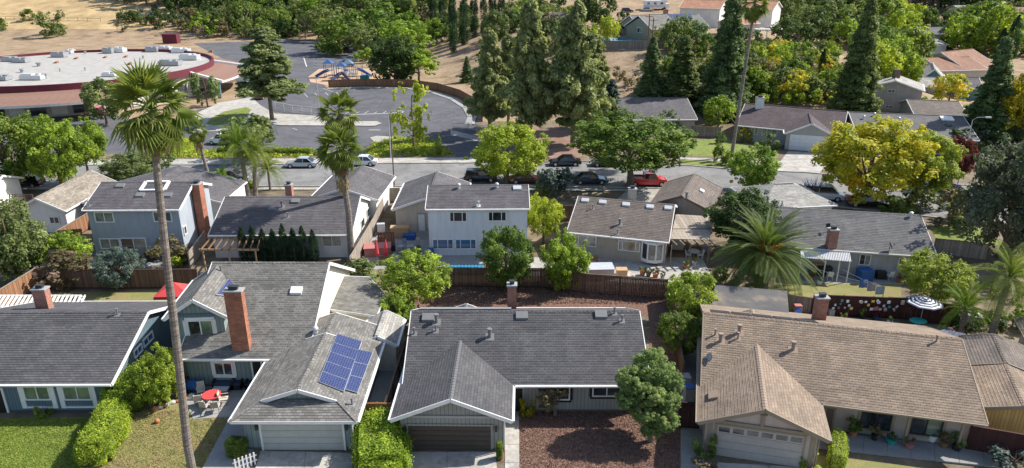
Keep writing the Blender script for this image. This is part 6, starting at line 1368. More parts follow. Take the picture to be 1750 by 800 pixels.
# clothes line and washing
t = thing('clothes_line', 'white clothes line stretched from the patio cover across the back lawn', 'clothes line', P(1450, 480), world=True); A_, B_, C_ = P(1392, 459, 1.7), P(1440, 461, 2.2), P(1512, 490, 1.6); MB().tube([A_, (A_ + C_) / 2 - Vector((0, 0, .1)), C_], .02, 4).build('line', M['white_plastic'], t); MB().tube([B_, (B_ + C_) / 2 - Vector((0, 0, .15)), C_], .02, 4).build('line', M['white_plastic'], t); MB().tube([(C_.x, C_.y, 0), C_], .04, 6).build('post', M['pale_metal'], t)
for x, c, l in ((1478, 'car_blue', 'blue towel hanging on the clothes line'), (1492, 'wall_pinkish', 'pinkish towel hanging on the clothes line between the two others'), (1506, 'wall_paleblue', 'pale towel hanging at the right end of the clothes line')):
    q_ = B_.lerp(C_, (x - 1440) / 72) - Vector((0, 0, .1)); m = MB(); vs = []
    for i in range(7):
        for j in range(5): vs.append((q_.x - .38 + i * .125, q_.y + .03 * math.sin(i * 1.7) * (j * .4), q_.z - j * .2))
    m.add(vs, [(i * 5 + j, i * 5 + j + 1, i * 5 + j + 6, i * 5 + j + 5) for i in range(6) for j in range(4)]); o = m.build('towel', M[c], org=tuple(q_)); tag(o, l, 'towel')
# terracotta pot and stones in lawn
p = P(269, 723); o = MB().ball((0, 0, .15), .17, 10, 6).build('clay_ball', M['terracotta'], smooth=True); o.location = p; tag(o, 'orange clay ball lying on the dry grass right of the hedge', 'ball')
RG = random.Random(6)
for i in range(16):
    x = 265 + i * 4.2; y = 700 - i * 1.4 + RG.uniform(-2, 2); p = P(x, y); r = RG.uniform(.12, .24); m = MB(); m.ball((0, 0, r * .5), r, 8, 5, (1.2, .9, .8)); o = m.build('edging_stone', M[RG.choice(['concrete_plain', 'terracotta', 'offwhite_paint'])], smooth=True); o.location = p; tag(o, 'rounded edging stone, %s from the left in the row under the leafy bush' % ORDN[i], 'stone', 'edging stones by the lawn')

# small things in the middle back yards
for i, (x, y, r, h, mt, lf, lr, l) in enumerate([(1098, 470, .3, .4, 'terracotta', 'leaf_olive', .35, 'spiky plant in a clay pot at the left of the beige house patio edge'), (1108, 472, .25, .35, 'brown_wood', 'leaf_dark', .4, 'dark spiky plant in a wooden tub behind the curving fence'), (1120, 474, .3, .4, 'terracotta', 'leaf_brownish', .4, 'brown cactus-like plant in a clay pot behind the curving fence'), (1132, 476, .22, .3, 'mid_metal', 'leaf_olive', .3, 'small plant in a grey pot at the right end of the curving fence'), (1172, 458, .3, .35, 'terracotta', 'leaf_bright', .3, 'bright plant in a clay pot left of the date palm'), (1186, 452, .25, .3, 'white_plastic', 'leaf_yellow', .3, 'yellow-green plant in a white pot left of the date palm'), (690, 446, .28, .4, 'mid_metal', 'leaf_mid', .35, 'green plant in a grey pot by the middle patio'), (706, 440, .3, .4, 'terracotta', 'leaf_olive', .4, 'olive plant in a clay pot by the middle patio'), (716, 432, .22, .35, 'dark_metal', 'leaf_dark', .3, 'dark plant in a black pot near the pale house corner'), (725, 447, .25, .3, 'terracotta', 'leaf_bright', .3, 'bright plant in a clay pot below the blue bin'), (668, 440, .2, .3, 'white_plastic', 'leaf_mid', .25, 'small plant in a white pot between the closed umbrellas'), (240, 448, .25, .35, 'terracotta', 'leaf_mid', .3, 'plant in a clay pot under the sliding door of the blue-grey house'), (192, 444, .2, .3, 'mid_metal', 'leaf_bright', .25, 'small plant in a grey pot left of the sliding door'), (1385, 478, .3, .4, 'terracotta', 'leaf_mid', .4, 'green plant in a clay pot in front of the corrugated cover'), (1400, 486, .25, .35, 'white_plastic', 'leaf_olive', .3, 'olive plant in a white pot on the back lawn'), (1536, 482, .28, .4, 'terracotta', 'leaf_pink', .35, 'reddish plant in a clay pot by the grey house wall'), (1440, 548, .25, .35, 'terracotta', 'leaf_mid', .3, 'green plant in a clay pot midway along the plaque fence'), (1520, 554, .22, .3, 'white_plastic', 'leaf_bright', .25, 'plant in a white pot left of the teal table'), (1432, 756, .2, .3, 'white_plastic', 'leaf_olive', .22, 'small plant in a white pot by the yellow hedge')]):
    pot(l, P(x, y, .12 if y > 700 else .03), r, h, mt, lf, lr, seed=i)
for x, y, l in ((1010, 452, 'low brown garden bench under the left window of the beige house'), (660, 452, 'brown garden bench in front of the closed umbrellas')):
    p = P(x, y); t = thing('garden_bench', l, 'bench', p); MB().box((0, 0, .42), (1.4, .42, .05)).build('seat', M['brown_wood'], t); MB().beam((-.7, .2, .7), (.7, .2, .7), .04, .35).build('backrest', M['brown_wood'], t)
    for sx in (-.6, .6): MB().box((sx, 0, .2), (.07, .4, .4)).build('leg', M['brown_wood'], t)
p = P(1185, 440); t = thing('patio_table', 'round pale patio table beside the weathered patio roof', 'table', p); MB().cyl((0, 0, .7), .6, .04, 16).build('tabletop', M['white_plastic'], t); MB().cyl((0, 0, 0), .05, .7, 8).build('leg', M['mid_metal'], t)
for x, y, a, l in ((1176, 442, 90, 'white chair left of the round pale patio table'), (1196, 442, -90, 'white chair right of the round pale patio table'), (692, 424, 20, 'grey chair on the left of the middle patio'), (712, 422, -30, 'grey chair on the right of the middle patio')): chair(l, P(x, y, .03), R(a), 'white_plastic' if x > 1000 else 'mid_metal')
CN = {'leaf_mid': 'mid green', 'leaf_olive': 'olive green', 'leaf_bright': 'bright green', 'leaf_dark': 'dark green', 'leaf_brownish': 'brownish', 'leaf_lime': 'lime green', 'leaf_autumn': 'yellow-green', 'leaf_conifer': 'blackish green', 'leaf_silverdark': 'grey-green'}
KN = {'broad': 'rounded', 'open': 'loose', 'bush': 'low'}
ORD = 'first second third fourth fifth sixth seventh eighth ninth tenth eleventh twelfth thirteenth fourteenth fifteenth sixteenth seventeenth eighteenth nineteenth twentieth'.split()
# ================= palms =================
ft = P(334, 829); ft = Vector((ft.x, ft.y, 0))
def at_depth(px, py, y):
    d = ray(px, py); t = y / d.y; return Vector((0, 0, HC)) + d * t
fy = ft.y
fan_palm('tall slender fan palm in the left foreground, its trunk crossing the whole picture', ft, at_depth(259, 190, fy), .235, 1.12, 30, .9, 3, lean_pts=[at_depth(320, 760, fy), at_depth(303, 600, fy), at_depth(284, 440, fy), at_depth(269, 300, fy)], pet=.9)
b_ = G(601, 444); fan_palm('stout fan palm with shaggy dead skirt beside the white wall', b_, (b_.x - .3, b_.y, up(0, 256, b_)), .36, 1.3, 32, 3.4, 7, nd=30, lean_pts=[(b_.x + .1, b_.y, 5)])
b_ = G(598, 408); fan_palm('second fan palm rising just behind the stout one, crown higher in view', b_, (b_.x, b_.y, up(0, 196, b_)), .3, 1.3, 26, 1.6, 9, nd=22)
b_ = G(362, 322); fan_palm('small thin fan palm with brown skirt at the street, left of the feathery palms', b_, (b_.x - .8, b_.y, up(0, 222, b_)), .25, .9, 22, 2.2, 11, sk_len=.8)
b_ = G(1250, 268); fan_palm('very tall skinny fan palm right of the dark conifer, its top near the picture edge', b_, (b_.x + .9, b_.y, up(0, 6, b_)), .28, 1.3, 26, 1.8, 13, nd=20)
b_ = G(1300, 498); feather_palm('huge date palm with orange heart and long arching fronds', b_, up(0, 440, b_), .55, 5.2, 112, 3, arch=1.15, els=(70, -26), ll=.5, n=74, w=.022, heart=True, droop=.3, name='date_palm')
b_ = G(425, 338); feather_palm('left of two feathery palms with pale trunks by the street', b_, up(0, 250, b_), .28, 3.4, 24, 5, arch=1.2, els=(85, -30), mat='leaf_bright', ll=.75, n=44, w=.019, droop=.6, lean=(-.3, 0)); b_ = G(437, 336); feather_palm('right of two feathery palms with pale trunks by the street', b_, up(0, 262, b_), .26, 3.4, 22, 6, arch=1.2, els=(80, -35), mat='leaf_palm', ll=.75, n=44, w=.019, droop=.6, lean=(.6, 0))
b_ = G(462, 325); feather_palm('low drooping feathery palm right of the pale-trunked pair', b_, up(0, 290, b_), .15, 2.8, 22, 8, arch=1.3, els=(75, -10), mat='leaf_palm', ll=.7, n=38, w=.019, droop=.6); b_ = G(380, 322); feather_palm('small low feathery palm in the front garden left of the pale-trunked pair', b_, 1.2, .12, 1.8, 16, 9, arch=1.2, mat='leaf_bright', ll=.5, n=28, w=.05, droop=.6)
b_ = G(1688, 592); feather_palm('feathery queen palm with pale trunk at the right, beyond the outbuildings', b_, up(0, 478, b_), .24, 3.1, 26, 12, arch=1.15, els=(82, -35), mat='leaf_palm', ll=.7, n=44, w=.019, droop=.6, lean=(.25, 0))
b_ = G(1640, 575); feather_palm('lower feathery palm left of the queen palm, against the dark fence', b_, up(0, 530, b_), .2, 2.6, 20, 13, arch=1.2, els=(75, -20), mat='leaf_bright', ll=.6, n=38, w=.019, droop=.6); b_ = G(1745, 590); feather_palm('feathery palm cut by the right edge of the picture', b_, up(0, 500, b_), .2, 2.8, 22, 14, arch=1.2, els=(75, -30), mat='leaf_palm', ll=.6, n=38, w=.019, droop=.6)
b_ = G(955, 332); feather_palm('little fan-leaved palm behind the middle fence', b_, 1.6, .12, 1.3, 16, 15, arch=1.1, mat='leaf_mid', ll=.5, n=24, w=.06)
# ================= trees, near to far =================
def T_(kind, bb, by, mat, label, **k): return tree(kind, bb, by, mat, label, **k)
# foreground
def pufftree():
    b = G(1112, 754); t = thing('rounded_tree', 'dense green tree pruned into rounded cushions, in front of the centre house', 'tree', b); rng = random.Random(2); m = MB(); me = variants('dense')
    hull = [((1118, 624), 36, 4.5), ((1083, 650), 33, 3.9), ((1146, 652), 24, 3.6), ((1070, 682), 22, 3.0), ((1112, 672), 27, 3.4), ((1143, 684), 24, 2.9), ((1098, 704), 24, 2.4), ((1134, 716), 28, 2.0), ((1112, 734), 20, 1.4)]
    for i, ((x, y), r, z) in enumerate(hull):
        q = P(x, y, z); _, _, Z = proj(q); rr = r / F * Z * .98; q = q - b; q.y = max(-.9, min(1.6, q.y)); o = crown_obj(me[i % 3], M['leaf_puff'], t, q, (rr, rr, rr * .8), i); m.tube([(0, 0, .6 + .05 * i), Vector((q.x * .6, q.y * .6, q.z * .6)), q], [.12, .08, .05], 6)
    for dx, dy, z, rr in ((0, 1.4, 3.8, 1.3), (.3, 1.2, 2.8, 1.2), (-.5, 1.5, 3.0, 1.1)): crown_obj(me[0], M['leaf_puff'], t, (dx, dy, z), (rr, rr, rr), 1)
    m.tube([(0, 0, -.2), (0, 0, 1.6)], [.2, .15], 8); m.build('trunk', M['bark'], t)
pufftree()
hedge('hedge', 'bright green sheared hedge sloping down beside the left lawn, lower part', P(158, 800), P(205, 712), 1.9, 1.5, 'leaf_hedge', 16000, .06, seed=2)
hedge('hedge', 'taller leafy green hedge block at the corner of the blue-green house', P(205, 712), P(240, 668), 2.2, 2.2, 'leaf_bright', 14000, .065, seed=3)
hedge('hedge', 'broad bright green shrub mass between the two garages', P(652, 830), P(655, 735), 2.9, 1.7, 'leaf_hedge', 26000, .065, seed=4)
hedge('hedge', 'clipped dark green box hedge beside the cream garage', P(392, 776), P(421, 778), .9, 1.1, 'leaf_mid', 6000, .045, seed=5)
hedge('hedge', 'small yellow-green hedge post at the brown garage corner', P(849, 784), P(858, 784), .45, 1.2, 'leaf_mid', 2500, .045, seed=6)
hedge('hedge', 'narrow yellow clipped hedge beside the tan garage', P(1429, 812), P(1429, 760), .9, 1.2, 'leaf_lime', 7000, .045, seed=7)
bush((240, 592, 320, 690), 'leaf_bright', 'glossy light green leafy shrub between the blue-green house and the palm trunk', by=688, kind='near'); bush((1367, 776, 1405, 815), 'leaf_bright', 'round bright green bush at the foot of the tan garage', by=806); bush((1185, 738, 1222, 782), 'leaf_mid', 'loose green shrub at the left corner of the tan garage', by=780); bush((1168, 782, 1226, 822), 'leaf_pink', 'flowering red-pink shrub at the bottom edge by the tan driveway', by=815)
bush((1695, 756, 1765, 806), 'leaf_silver', 'spreading blue-green juniper in the lower right corner', by=800); bush((62, 688, 92, 714), 'leaf_bright', 'small round green shrub under the left front windows', by=710); bush((886, 674, 918, 712), 'leaf_yellow', 'small yellow-green shrub at the centre house entry', by=708); tree('bush', (918, 655, 978, 702), 710, 'leaf_brownish', 'yellow-brown vase-shaped shrub at the centre house wall', 'shrub', 'vase_shrub', tr=.1)
T_('near', (646, 426, 767, 515), 530, 'leaf_bright', 'bright green spreading tree behind the solar-panel house'); T_('near', (650, 500, 710, 556), 566, 'leaf_bright', 'smaller bright tree below the spreading one, beside the black roof'); T_('near', (820, 385, 911, 484), 494, 'leaf_mid', 'dark green fruit tree left of the beige fence, in front of the pale two-storey house'); T_('dense', (922, 396, 1004, 486), 492, 'leaf_bright', 'dense cone-like bright green tree left of the white-roofed box', tr=.15)
T_('near', (1135, 464, 1222, 540), 556, 'leaf_bright', 'light green tree at the left edge of the flat patio roof'); T_('near', (1120, 530, 1200, 602), 612, 'leaf_mid', 'leafy tree above the rounded cushion tree'); T_('near', (1535, 428, 1642, 512), 524, 'leaf_goldtip', 'yellow-green bushy tree in front of the grey-roofed house'); bush((575, 442, 655, 490), 'leaf_olive', 'ivy-like shrub on the fence at the foot of the shaggy fan palm', by=482)
# middle row
T_('dense', (-30, 343, 92, 466), 478, 'leaf_olive', 'large olive-green tree at the left edge of the middle row'); T_('near', (76, 397, 162, 458), 466, 'leaf_bright', 'bright green tree left of the blue-grey house'); T_('bush', (76, 430, 160, 492), 488, 'leaf_pink', 'citrus-like bush with reddish leaf tips in front of the dark fence'); T_('near', (168, 423, 246, 488), 492, 'leaf_silver', 'pale green rounded citrus tree below the sliding door', tr=.1); bush((262, 404, 326, 456), 'leaf_brownish', 'pale loose shrub by the corner of the blue-grey house', by=450); bush((285, 428, 322, 456), 'leaf_lime', 'bright lime shrub at the weathered side fence', by=454)
T_('near', (896, 332, 960, 402), 416, 'leaf_lime', 'pale yellow bamboo-like tree right of the two-storey house'); T_('bush', (916, 275, 976, 335), 338, 'leaf_silver', 'blue-green juniper tree by the street'); T_('cypress', (914, 300, 942, 338), 336, 'leaf_mid', 'bright columnar shrub left of the blue-green juniper'); T_('near', (1208, 322, 1322, 415), 428, 'leaf_dark', 'dark green tree between the weathered patio roof and the date palm')
for i, x in enumerate((419, 437, 454, 471, 488, 505, 521, 538)):
    T_('arbor', (x - 8.8, (386, 384, 389, 390, 381, 388, 385, 391)[i], x + 8.8, 448), 447, 'leaf_cypress', ['leftmost of the eight narrow dark cypresses', 'second narrow dark cypress from the left', 'third narrow dark cypress from the left', 'fourth narrow dark cypress from the left', 'fifth and tallest of the eight narrow dark cypresses', 'sixth narrow dark cypress from the left', 'seventh narrow dark cypress from the left', 'rightmost of the eight narrow dark cypresses'][i] + ' in front of the dark roof', name='cypress', group='row of narrow cypresses')
# street
T_('dense', (-40, 190, 84, 310), 330, 'leaf_mid', 'leafy street tree at the left edge', tr=.3); T_('near', (62, 200, 152, 306), 328, 'leaf_bright', 'middle of the three leafy street trees at the left'); T_('near', (118, 204, 190, 282), 312, 'leaf_bright', 'right of the three leafy street trees at the left'); bush((180, 256, 272, 310), 'leaf_flower', 'oleander bush with white flowers behind the blue-grey house', by=308, kind='near'); bush((250, 256, 298, 296), 'leaf_flower', 'smaller white-flowered oleander behind the palm trunk', by=295)
T_('near', (802, 210, 932, 300), 313, 'leaf_lime', 'round lime-green street tree left of the parked navy sedan', tr=.32); T_('near', (982, 190, 1168, 288), 320, 'leaf_mid', 'large round green street tree over the red pickup', tr=.4); T_('open', (672, 138, 744, 242), 253, 'leaf_lime', 'slender lime-yellow tree in the planting bed by the lot'); T_('near', (1240, 248, 1326, 322), 330, 'leaf_bright', 'bright green tree at the street opposite the white garage'); T_('dense', (1390, 202, 1566, 330), 346, 'leaf_autumn', 'large autumn-coloured tree with orange and yellow leaves', tr=.35); T_('dense', (1505, 222, 1620, 325), 344, 'leaf_goldtip', 'yellow-green tree joined to the right of the autumn-coloured one', tr=.3)
T_('near', (1594, 232, 1654, 300), 318, 'leaf_red', 'dark red-leafed small tree behind the street lamp'); T_('dense', (1632, 236, 1795, 425), 440, 'leaf_silverdark', 'massive silvery dark green tree at the right edge', tr=.5); bush((1540, 322, 1600, 370), 'leaf_olive', 'green-brown shrub below the yellow-green tree', by=366); bush((1590, 325, 1660, 388), 'leaf_brownish', 'loose brownish-green bush left of the massive silvery tree', by=382); bush((1500, 328, 1550, 368), 'leaf_mid', 'low green shrub under the autumn-coloured tree', by=365)
# bare tree
b_ = G(1385, 350); t = thing('bare_tree', 'leafless small dark tree in front of the white minivan', 'tree', b_); rb = random.Random(2); m = MB(); m.tube([(0, 0, 0), (0, 0, 1.2)], [.16, .12], 7)
for i in range(7):
    a = i * .9; e = Vector((math.cos(a) * 1.4, math.sin(a) * 1.4, rb.uniform(2.6, 4.0))); md = Vector((e.x * .4, e.y * .4, 2)); m.tube([(0, 0, 1.1), md, e], [.1, .06, .015], 5)
    for j in range(3): m.tube([md, md + Vector((rb.uniform(-.8, .8), rb.uniform(-.8, .8), rb.uniform(.5, 1.3)))], [.04, .01], 4)
m.build('trunk', M['brown_paint'], t)
# pines
T_('pine', (402, 46, 528, 186), 204, 'leaf_pine', 'open-crowned pine standing alone in front of the parking lot', tr=.32, name='pine_tree'); T_('pine', (798, 48, 876, 216), 232, 'leaf_pine', 'left pine of the dense group above the street', name='pine_tree'); T_('pine', (858, 0, 952, 226), 244, 'leaf_pine', 'tallest middle pine of the dense group above the street', name='pine_tree', tr=.35); T_('pine', (925, 2, 1032, 230), 248, 'leaf_pine', 'broad right pine of the dense group above the street', name='pine_tree', tr=.35); T_('pine', (838, 60, 900, 200), 218, 'leaf_pine', 'darker pine tucked between the left and tallest pines', name='pine_tree'); T_('pine', (975, 60, 1050, 205), 222, 'leaf_olive', 'olive-toned pine at the right of the dense group', name='pine_tree'); T_('conifer', (1012, 135, 1072, 210), 214, 'leaf_silver', 'blue-grey spruce beside the slate-roofed house', name='spruce_tree')
T_('conifer', (1082, 62, 1138, 160), 168, 'leaf_conifer', 'dark spiky conifer on the slope behind the slate-roofed house', name='conifer_tree'); T_('conifer', (1125, 60, 1200, 168), 172, 'leaf_olive', 'olive conifer left of the tallest dark conifer', name='conifer_tree'); T_('conifer', (1188, -22, 1280, 182), 194, 'leaf_conifer', 'tallest dark conifer, left of the skinny fan palm', name='conifer_tree', tr=.4); T_('conifer', (1412, -5, 1498, 196), 206, 'leaf_olive', 'tall feathery green conifer behind the dark brown roofed house', name='conifer_tree', tr=.4); T_('arbor', (1448, 48, 1466, 204), 205, 'leaf_cypress', 'left of two slim cypresses before the feathery green conifer', name='cypress'); T_('arbor', (1464, 66, 1480, 206), 207, 'leaf_mid', 'right of two slim cypresses before the feathery green conifer', name='cypress'); T_('conifer', (1636, 62, 1722, 232), 244, 'leaf_conifer', 'dark drooping cedar behind the yellow tree', name='cedar_tree', tr=.4); T_('near', (1696, 114, 1790, 240), 252, 'leaf_yellow', 'bright yellow tree at the upper right edge'); T_('cypress', (1712, 24, 1734, 96), 104, 'leaf_cypress', 'dark pointed cypress at upper right, taller of two', name='cypress'); T_('cypress', (1696, 46, 1714, 96), 104, 'leaf_cypress', 'dark pointed cypress at upper right, shorter of two', name='cypress'); T_('cypress', (1395, 82, 1408, 135), 136, 'leaf_cypress', 'thin dark cypress alone on the orchard slope', name='cypress'); T_('cypress', (1406, 104, 1418, 136), 137, 'leaf_cypress', 'short dark cypress beside the thin one on the orchard slope', name='cypress')
# across the street shrubs
T_('dense', (1119, 188, 1165, 226), 226, 'leaf_puff', 'round clipped green shrub in front of the slate-roofed house'); bush((1164, 196, 1186, 222), 'leaf_bright', 'small fan-shaped bush right of the round clipped shrub', by=220); T_('broad', (1200, 168, 1252, 212), 218, 'leaf_bright', 'small leafy tree left of the white chimney house'); bush((1255, 220, 1284, 246), 'leaf_yellow', 'yellow-green rounded shrub at the front of the dark brown roofed house', by=242); bush((1218, 244, 1246, 282), 'leaf_mid', 'clipped green shrub on the lawn beside the skinny palm trunk', by=278); bush((1222, 228, 1240, 248), 'leaf_mid', 'small clipped shrub behind the one on the lawn', by=246); bush((1236, 262, 1262, 288), 'leaf_bright', 'low bright shrub at the base of the skinny palm', by=284); bush((1300, 228, 1334, 256), 'leaf_olive', 'green shrub left of the white garage door', by=254); bush((1590, 218, 1680, 262), 'leaf_dark', 'dark green shrub in front of the long low house', by=258); T_('broad', (1592, 130, 1648, 172), 180, 'leaf_autumn', 'yellow-green bush tree below the tan roofs'); bush((1562, 168, 1600, 196), 'leaf_bright', 'spiky bright bush in front of the low brown-grey roof', by=195)
# planting bed conifer and hedges
T_('cypress', (744, 228, 756, 266), 266, 'leaf_mid', 'young cypress in the planting bed', name='cypress'); hedge('hedge', 'low clipped hedge along the lane left of the feathery palms', P(362, 262), P(545, 264), 1.4, .9, 'leaf_bright', 5000, .11, seed=11); hedge('hedge', 'clipped hedge row in the front garden by the street', P(352, 322), P(440, 322), 1.4, .8, 'leaf_bright', 4000, .1, seed=12)
T_('bush', (335, 116, 375, 178), 182, 'leaf_conifer', 'twisted dark juniper tree in front of the school canopy'); T_('broad', (390, 200, 475, 262), 275, 'leaf_olive', 'leafy olive tree behind the pale-trunked palms'); T_('broad', (150, 140, 215, 200), 215, 'leaf_olive', 'tree behind the tall palm crown at the school front')
T_('dense', (632, 62, 720, 138), 142, 'leaf_dark', 'dense dark green tree right of the play structure'); T_('broad', (682, 88, 750, 128), 142, 'leaf_bright', 'light green umbrella-shaped tree right of the dense dark one'); bush((605, 78, 645, 108), 'leaf_bright', 'bright bush left of the dense dark tree', by=106); T_('conifer', (785, 96, 812, 138), 140, 'leaf_conifer', 'small dark conifer on the bare slope')
for i, (x, yt, yb, w_) in enumerate(((741, -30, 58, 15), (757, -26, 50, 14), (775, -32, 90, 16), (794, -30, 76, 18), (811, -30, 64, 15), (827, -28, 58, 14), (842, -30, 50, 15), (857, -28, 46, 14))): T_('arbor', (x - w_ / 2, yt, x + w_ / 2, yb - 1), yb, 'leaf_cypress', ORD[i] + ' from the left in the hillside row of tall dark Italian cypresses', name='cypress', group='cypress row on the hillside')
# hillside masses
RH = random.Random(21)
def name_rows(L, where, group):
    """L: (thing, x, y, size, mat, kind): a label of its own for each, by look and place in its row"""
    L = sorted(L, key=lambda a: a[2]); n = len(L); k = 1 if n < 9 else 2 if n < 20 else 3 if n < 48 else 4
    rn = {1: [''], 2: ['back row', 'front row'], 3: ['back row', 'middle row', 'front row'], 4: ['back row', 'second row', 'third row', 'front row']}[k]
    for r in range(k):
        row = sorted(L[r * n // k:(r + 1) * n // k], key=lambda a: a[1])
        for i, (t, x, y, s_, mt, kd) in enumerate(row):
            t['label'] = '%s %s %s, %s from left, %s%s' % (CN[mt], KN[kd], 'bush' if kd == 'bush' else 'tree', ORD[min(19, i)], rn[r] + ' ' if rn[r] else '', where); t['group'] = group
def wood(n, box, mat, size, label, seed, tight=.45):
    """a far wood that reads as one mass: one object"""
    x0, y0, x1, y1 = box; rng = random.Random(seed); VS = []; TI = []; tr_ = MB()
    src = [(np.array([v.co[:] for v in m_.vertices]), np.array([a.value for a in m_.attributes['tint'].data])) for m_ in variants('bush')]
    pts = []
    for _ in range(n * 20):
        if len(pts) >= n: break
        x = rng.uniform(x0, x1); y = rng.uniform(y0, y1)
        if any(abs(x - a) + 1.7 * abs(y - b) < size * tight for a, b in pts): continue
        pts.append((x, y)); s_ = size * rng.uniform(.7, 1.4); g = G(x, y); Z = proj(g)[2]; r = s_ / 2 / F * Z; V, ti = rng.choice(src); a = rng.uniform(0, 6.28); ca, sa = math.cos(a), math.sin(a); h = r * rng.uniform(.8, 1.15)
        W_ = np.stack([(V[:, 0] * ca - V[:, 1] * sa) * r, (V[:, 0] * sa + V[:, 1] * ca) * r, V[:, 2] * h + h * 1.15], 1) + np.array(g[:]); VS.append(W_); TI.append(np.clip(ti + rng.uniform(-.25, .25), 0, 1)); tr_.tube([g, g + Vector((0, 0, h * 1.2))], r * .06, 5)
    o = bpy.data.objects.new('woodland', quads_mesh('woodland', np.vstack(VS), np.concatenate(TI), M[mat])); COL.objects.link(o); o['kind'] = 'stuff'; o['label'] = label; o['category'] = 'woodland'
    q = tr_.build('tree_trunks', M['bark'], org=(0, 0, 0)); q.parent = o; q['kind'] = 'stuff'
def scatter(n, box, mats, size, where, group, kinds=('broad', 'broad', 'open', 'bush'), avoid=(), tight=.6):
    x0, y0, x1, y1 = box; k = 0; pts = []; L = []
    for _ in range(n * 20):
        if k >= n: break
        x = RH.uniform(x0, x1); y = RH.uniform(y0, y1)
        if any(abs(x - a) + 1.7 * abs(y - b) < size * tight for a, b in pts): continue
        if any(a <= x <= c and b <= y <= d for a, b, c, d in avoid): continue
        pts.append((x, y)); k += 1; s_ = size * RH.uniform(.75, 1.4) * (.7 + .3 * (y - y0) / max(1, y1 - y0)); h_ = s_ * RH.uniform(.8, 1.05)
        kd = RH.choice(kinds); mt = RH.choice(mats); bu = kd == 'bush'; L.append((tree(kd, (x - s_ / 2, y - h_, x + s_ / 2, y - h_ * .04), y, mt, 'x', group=group, cat='bush' if bu else 'tree', name='bush' if bu else 'tree'), x, y, s_, mt, kd))
    name_rows(L, where, group)
GR = ['leaf_mid', 'leaf_olive', 'leaf_bright', 'leaf_dark', 'leaf_olive']
scatter(30, (325, 30, 545, 66), GR + ['leaf_brownish'], 40, 'behind the school lot', 'trees behind the school lot')
wood(16, (208, -8, 335, 10), 'leaf_dark', 40, 'dark woodland along the top edge above the dirt track', 9); wood(44, (290, -4, 560, 28), 'leaf_dark', 46, 'dark woodland along the top edge, left of the cypress row', 5)
L_ = []
for a_ in ((540, 50, 625, 92), (590, 30, 690, 80), (530, 26, 600, 70), (620, 14, 710, 54), (650, 50, 740, 92), (600, 62, 652, 96)): mt = RH.choice(['leaf_mid', 'leaf_bright', 'leaf_olive']); L_.append((T_('broad', (a_[0], a_[1] - 14, a_[2], a_[3] - 3), a_[3], mt, 'x'), a_[0], a_[3], 80, mt, 'broad'))
name_rows(L_, 'between parking lot and cypresses', 'rounded trees above the parking lot')
wood(38, (545, -4, 760, 46), 'leaf_olive', 46, 'mixed green woodland on the hillside behind the cypress row', 7); scatter(14, (700, 40, 800, 72), GR + ['leaf_brownish'], 34, 'below the tall cypress row', 'brush below the cypresses'); scatter(16, (850, 26, 1000, 74), ['leaf_dark', 'leaf_olive', 'leaf_bright'], 42, 'behind the pines, near houses', 'garden trees at top centre')
scatter(13, (205, 24, 335, 56), ['leaf_olive', 'leaf_brownish', 'leaf_dark'], 24, 'above the round school roof', 'scrub above the school', kinds=('bush', 'bush', 'open')); scatter(22, (1120, 78, 1300, 172), ['leaf_olive', 'leaf_mid', 'leaf_dark', 'leaf_brownish'], 44, 'around the tallest dark conifer', 'trees around the dark conifer'); scatter(18, (790, 40, 1010, 150), ['leaf_olive', 'leaf_mid', 'leaf_dark', 'leaf_brownish'], 44, 'of slope behind the pines', 'trees on the slope behind the pines')
T_('broad', (985, -20, 1050, 42), 50, 'leaf_dark', 'dark broad tree left of the hilltop green-beige house'); T_('broad', (1020, 28, 1056, 66), 74, 'leaf_lime', 'weeping bright tree beside the hilltop pool'); T_('bush', (1000, 42, 1024, 66), 72, 'leaf_lime', 'lime bush left of the weeping bright tree by the pool')
scatter(16, (1020, 118, 1200, 168), ['leaf_olive', 'leaf_bright', 'leaf_brownish', 'leaf_mid'], 26, 'on slope above slate roof', 'shrubs on the dry slope', kinds=('bush', 'open')); scatter(9, (1140, 58, 1200, 92), ['leaf_olive', 'leaf_conifer'], 44, 'at the hilltop terrace edge', 'trees at the hilltop terrace')
scatter(64, (1270, 84, 1425, 180), ['leaf_bright', 'leaf_mid', 'leaf_lime', 'leaf_olive', 'leaf_autumn', 'leaf_olive'], 36, 'of the orchard slope', 'orchard trees on the slope', kinds=('broad', 'open', 'bush'))
scatter(34, (1330, 14, 1480, 84), ['leaf_dark', 'leaf_mid', 'leaf_olive', 'leaf_dark', 'leaf_bright'], 50, 'of wood beside balcony house', 'wood right of the balcony house', avoid=((1255, 0, 1345, 75),)); scatter(24, (1480, 30, 1562, 160), ['leaf_bright', 'leaf_mid', 'leaf_lime'], 62, 'behind the two-storey beige house', 'light trees behind the two-storey house end', kinds=('broad',))
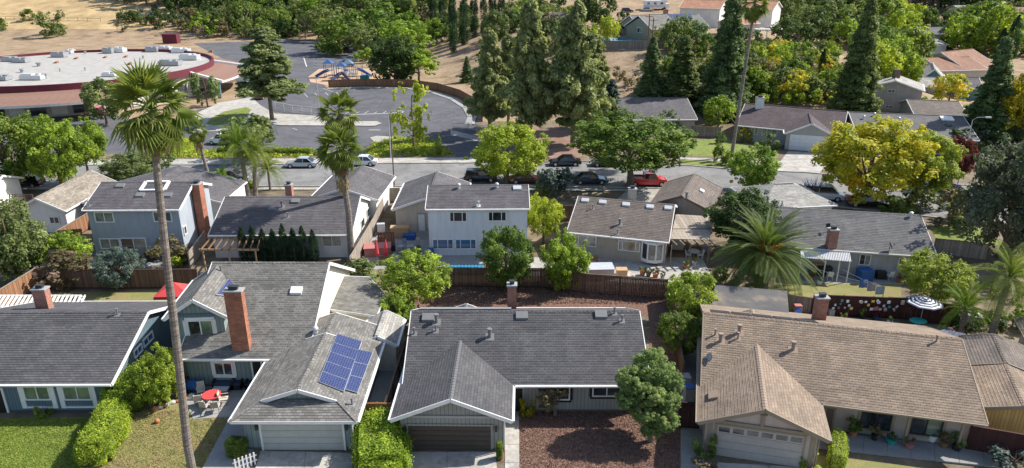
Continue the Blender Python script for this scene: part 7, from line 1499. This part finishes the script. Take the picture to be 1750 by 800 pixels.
wood(46, (1330, -14, 1800, 20), 'leaf_dark', 60, 'dark forest along the top right edge behind the houses', 6); scatter(9, (1655, 34, 1760, 62), ['leaf_mid', 'leaf_dark', 'leaf_olive'], 46, 'above the upper right roofs', 'trees above the upper right roofs', kinds=('broad',)); scatter(10, (1640, 40, 1720, 92), ['leaf_bright', 'leaf_mid'], 56, 'among the upper right roofs', 'broad trees among the upper right roofs', kinds=('broad',)); scatter(18, (1560, 40, 1800, 104), ['leaf_dark', 'leaf_olive', 'leaf_mid'], 34, 'in upper right gardens', 'garden trees among the upper right houses'); bush((1536, 20, 1580, 52), 'leaf_pink', 'pinkish flowering tree among the woods at upper right', by=52)
scatter(16, (1660, 220, 1800, 262), ['leaf_dark', 'leaf_olive', 'leaf_silverdark'], 44, 'in the garden by the right edge', 'garden shrubs at the right edge'); scatter(12, (1600, 330, 1680, 400), ['leaf_olive', 'leaf_mid', 'leaf_silverdark'], 26, 'left of the massive silvery tree', 'low shrubs by the silvery tree', kinds=('bush',)); scatter(10, (1640, 500, 1760, 580), ['leaf_mid', 'leaf_bright', 'leaf_dark'], 34, 'beneath the feathery palms at right', 'shrubs under the right palms', kinds=('bush',)); scatter(8, (1220, 468, 1345, 490), ['leaf_dark', 'leaf_mid'], 22, 'around the foot of the date palm', 'shrubs at the date palm', kinds=('bush',))
scatter(8, (1050, 30, 1070, 60), ['leaf_dark'], 18, 'between the hilltop houses', 'shrubs between hilltop houses', kinds=('bush',))
for bb, mt, l in (((64, 24, 112, 64), 'leaf_olive', 'largest rounded bush on the golden hillside'), ((94, 20, 112, 36), 'leaf_olive', 'bush just behind the largest one on the golden hillside'), ((38, 18, 64, 38), 'leaf_mid', 'rounded bush at the hillside rail fence'), ((-8, 32, 14, 54), 'leaf_mid', 'bush at the left edge of the golden hillside'), ((202, 20, 222, 40), 'leaf_dark', 'dark round bush at the end of the dirt track'), ((238, 14, 262, 34), 'leaf_silver', 'pale grey-green bush right of the dirt track'), ((228, 26, 246, 40), 'leaf_olive', 'low olive bush right of the dirt track'), ((258, 8, 270, 22), 'leaf_silver', 'small pale bush further up the slope'), ((288, 26, 320, 40), 'leaf_silver', 'low pale scrub on the slope behind the school')): bush(bb, mt, l, by=bb[3] - 2)

for o in PROTO.values(): bpy.data.objects.remove(o)
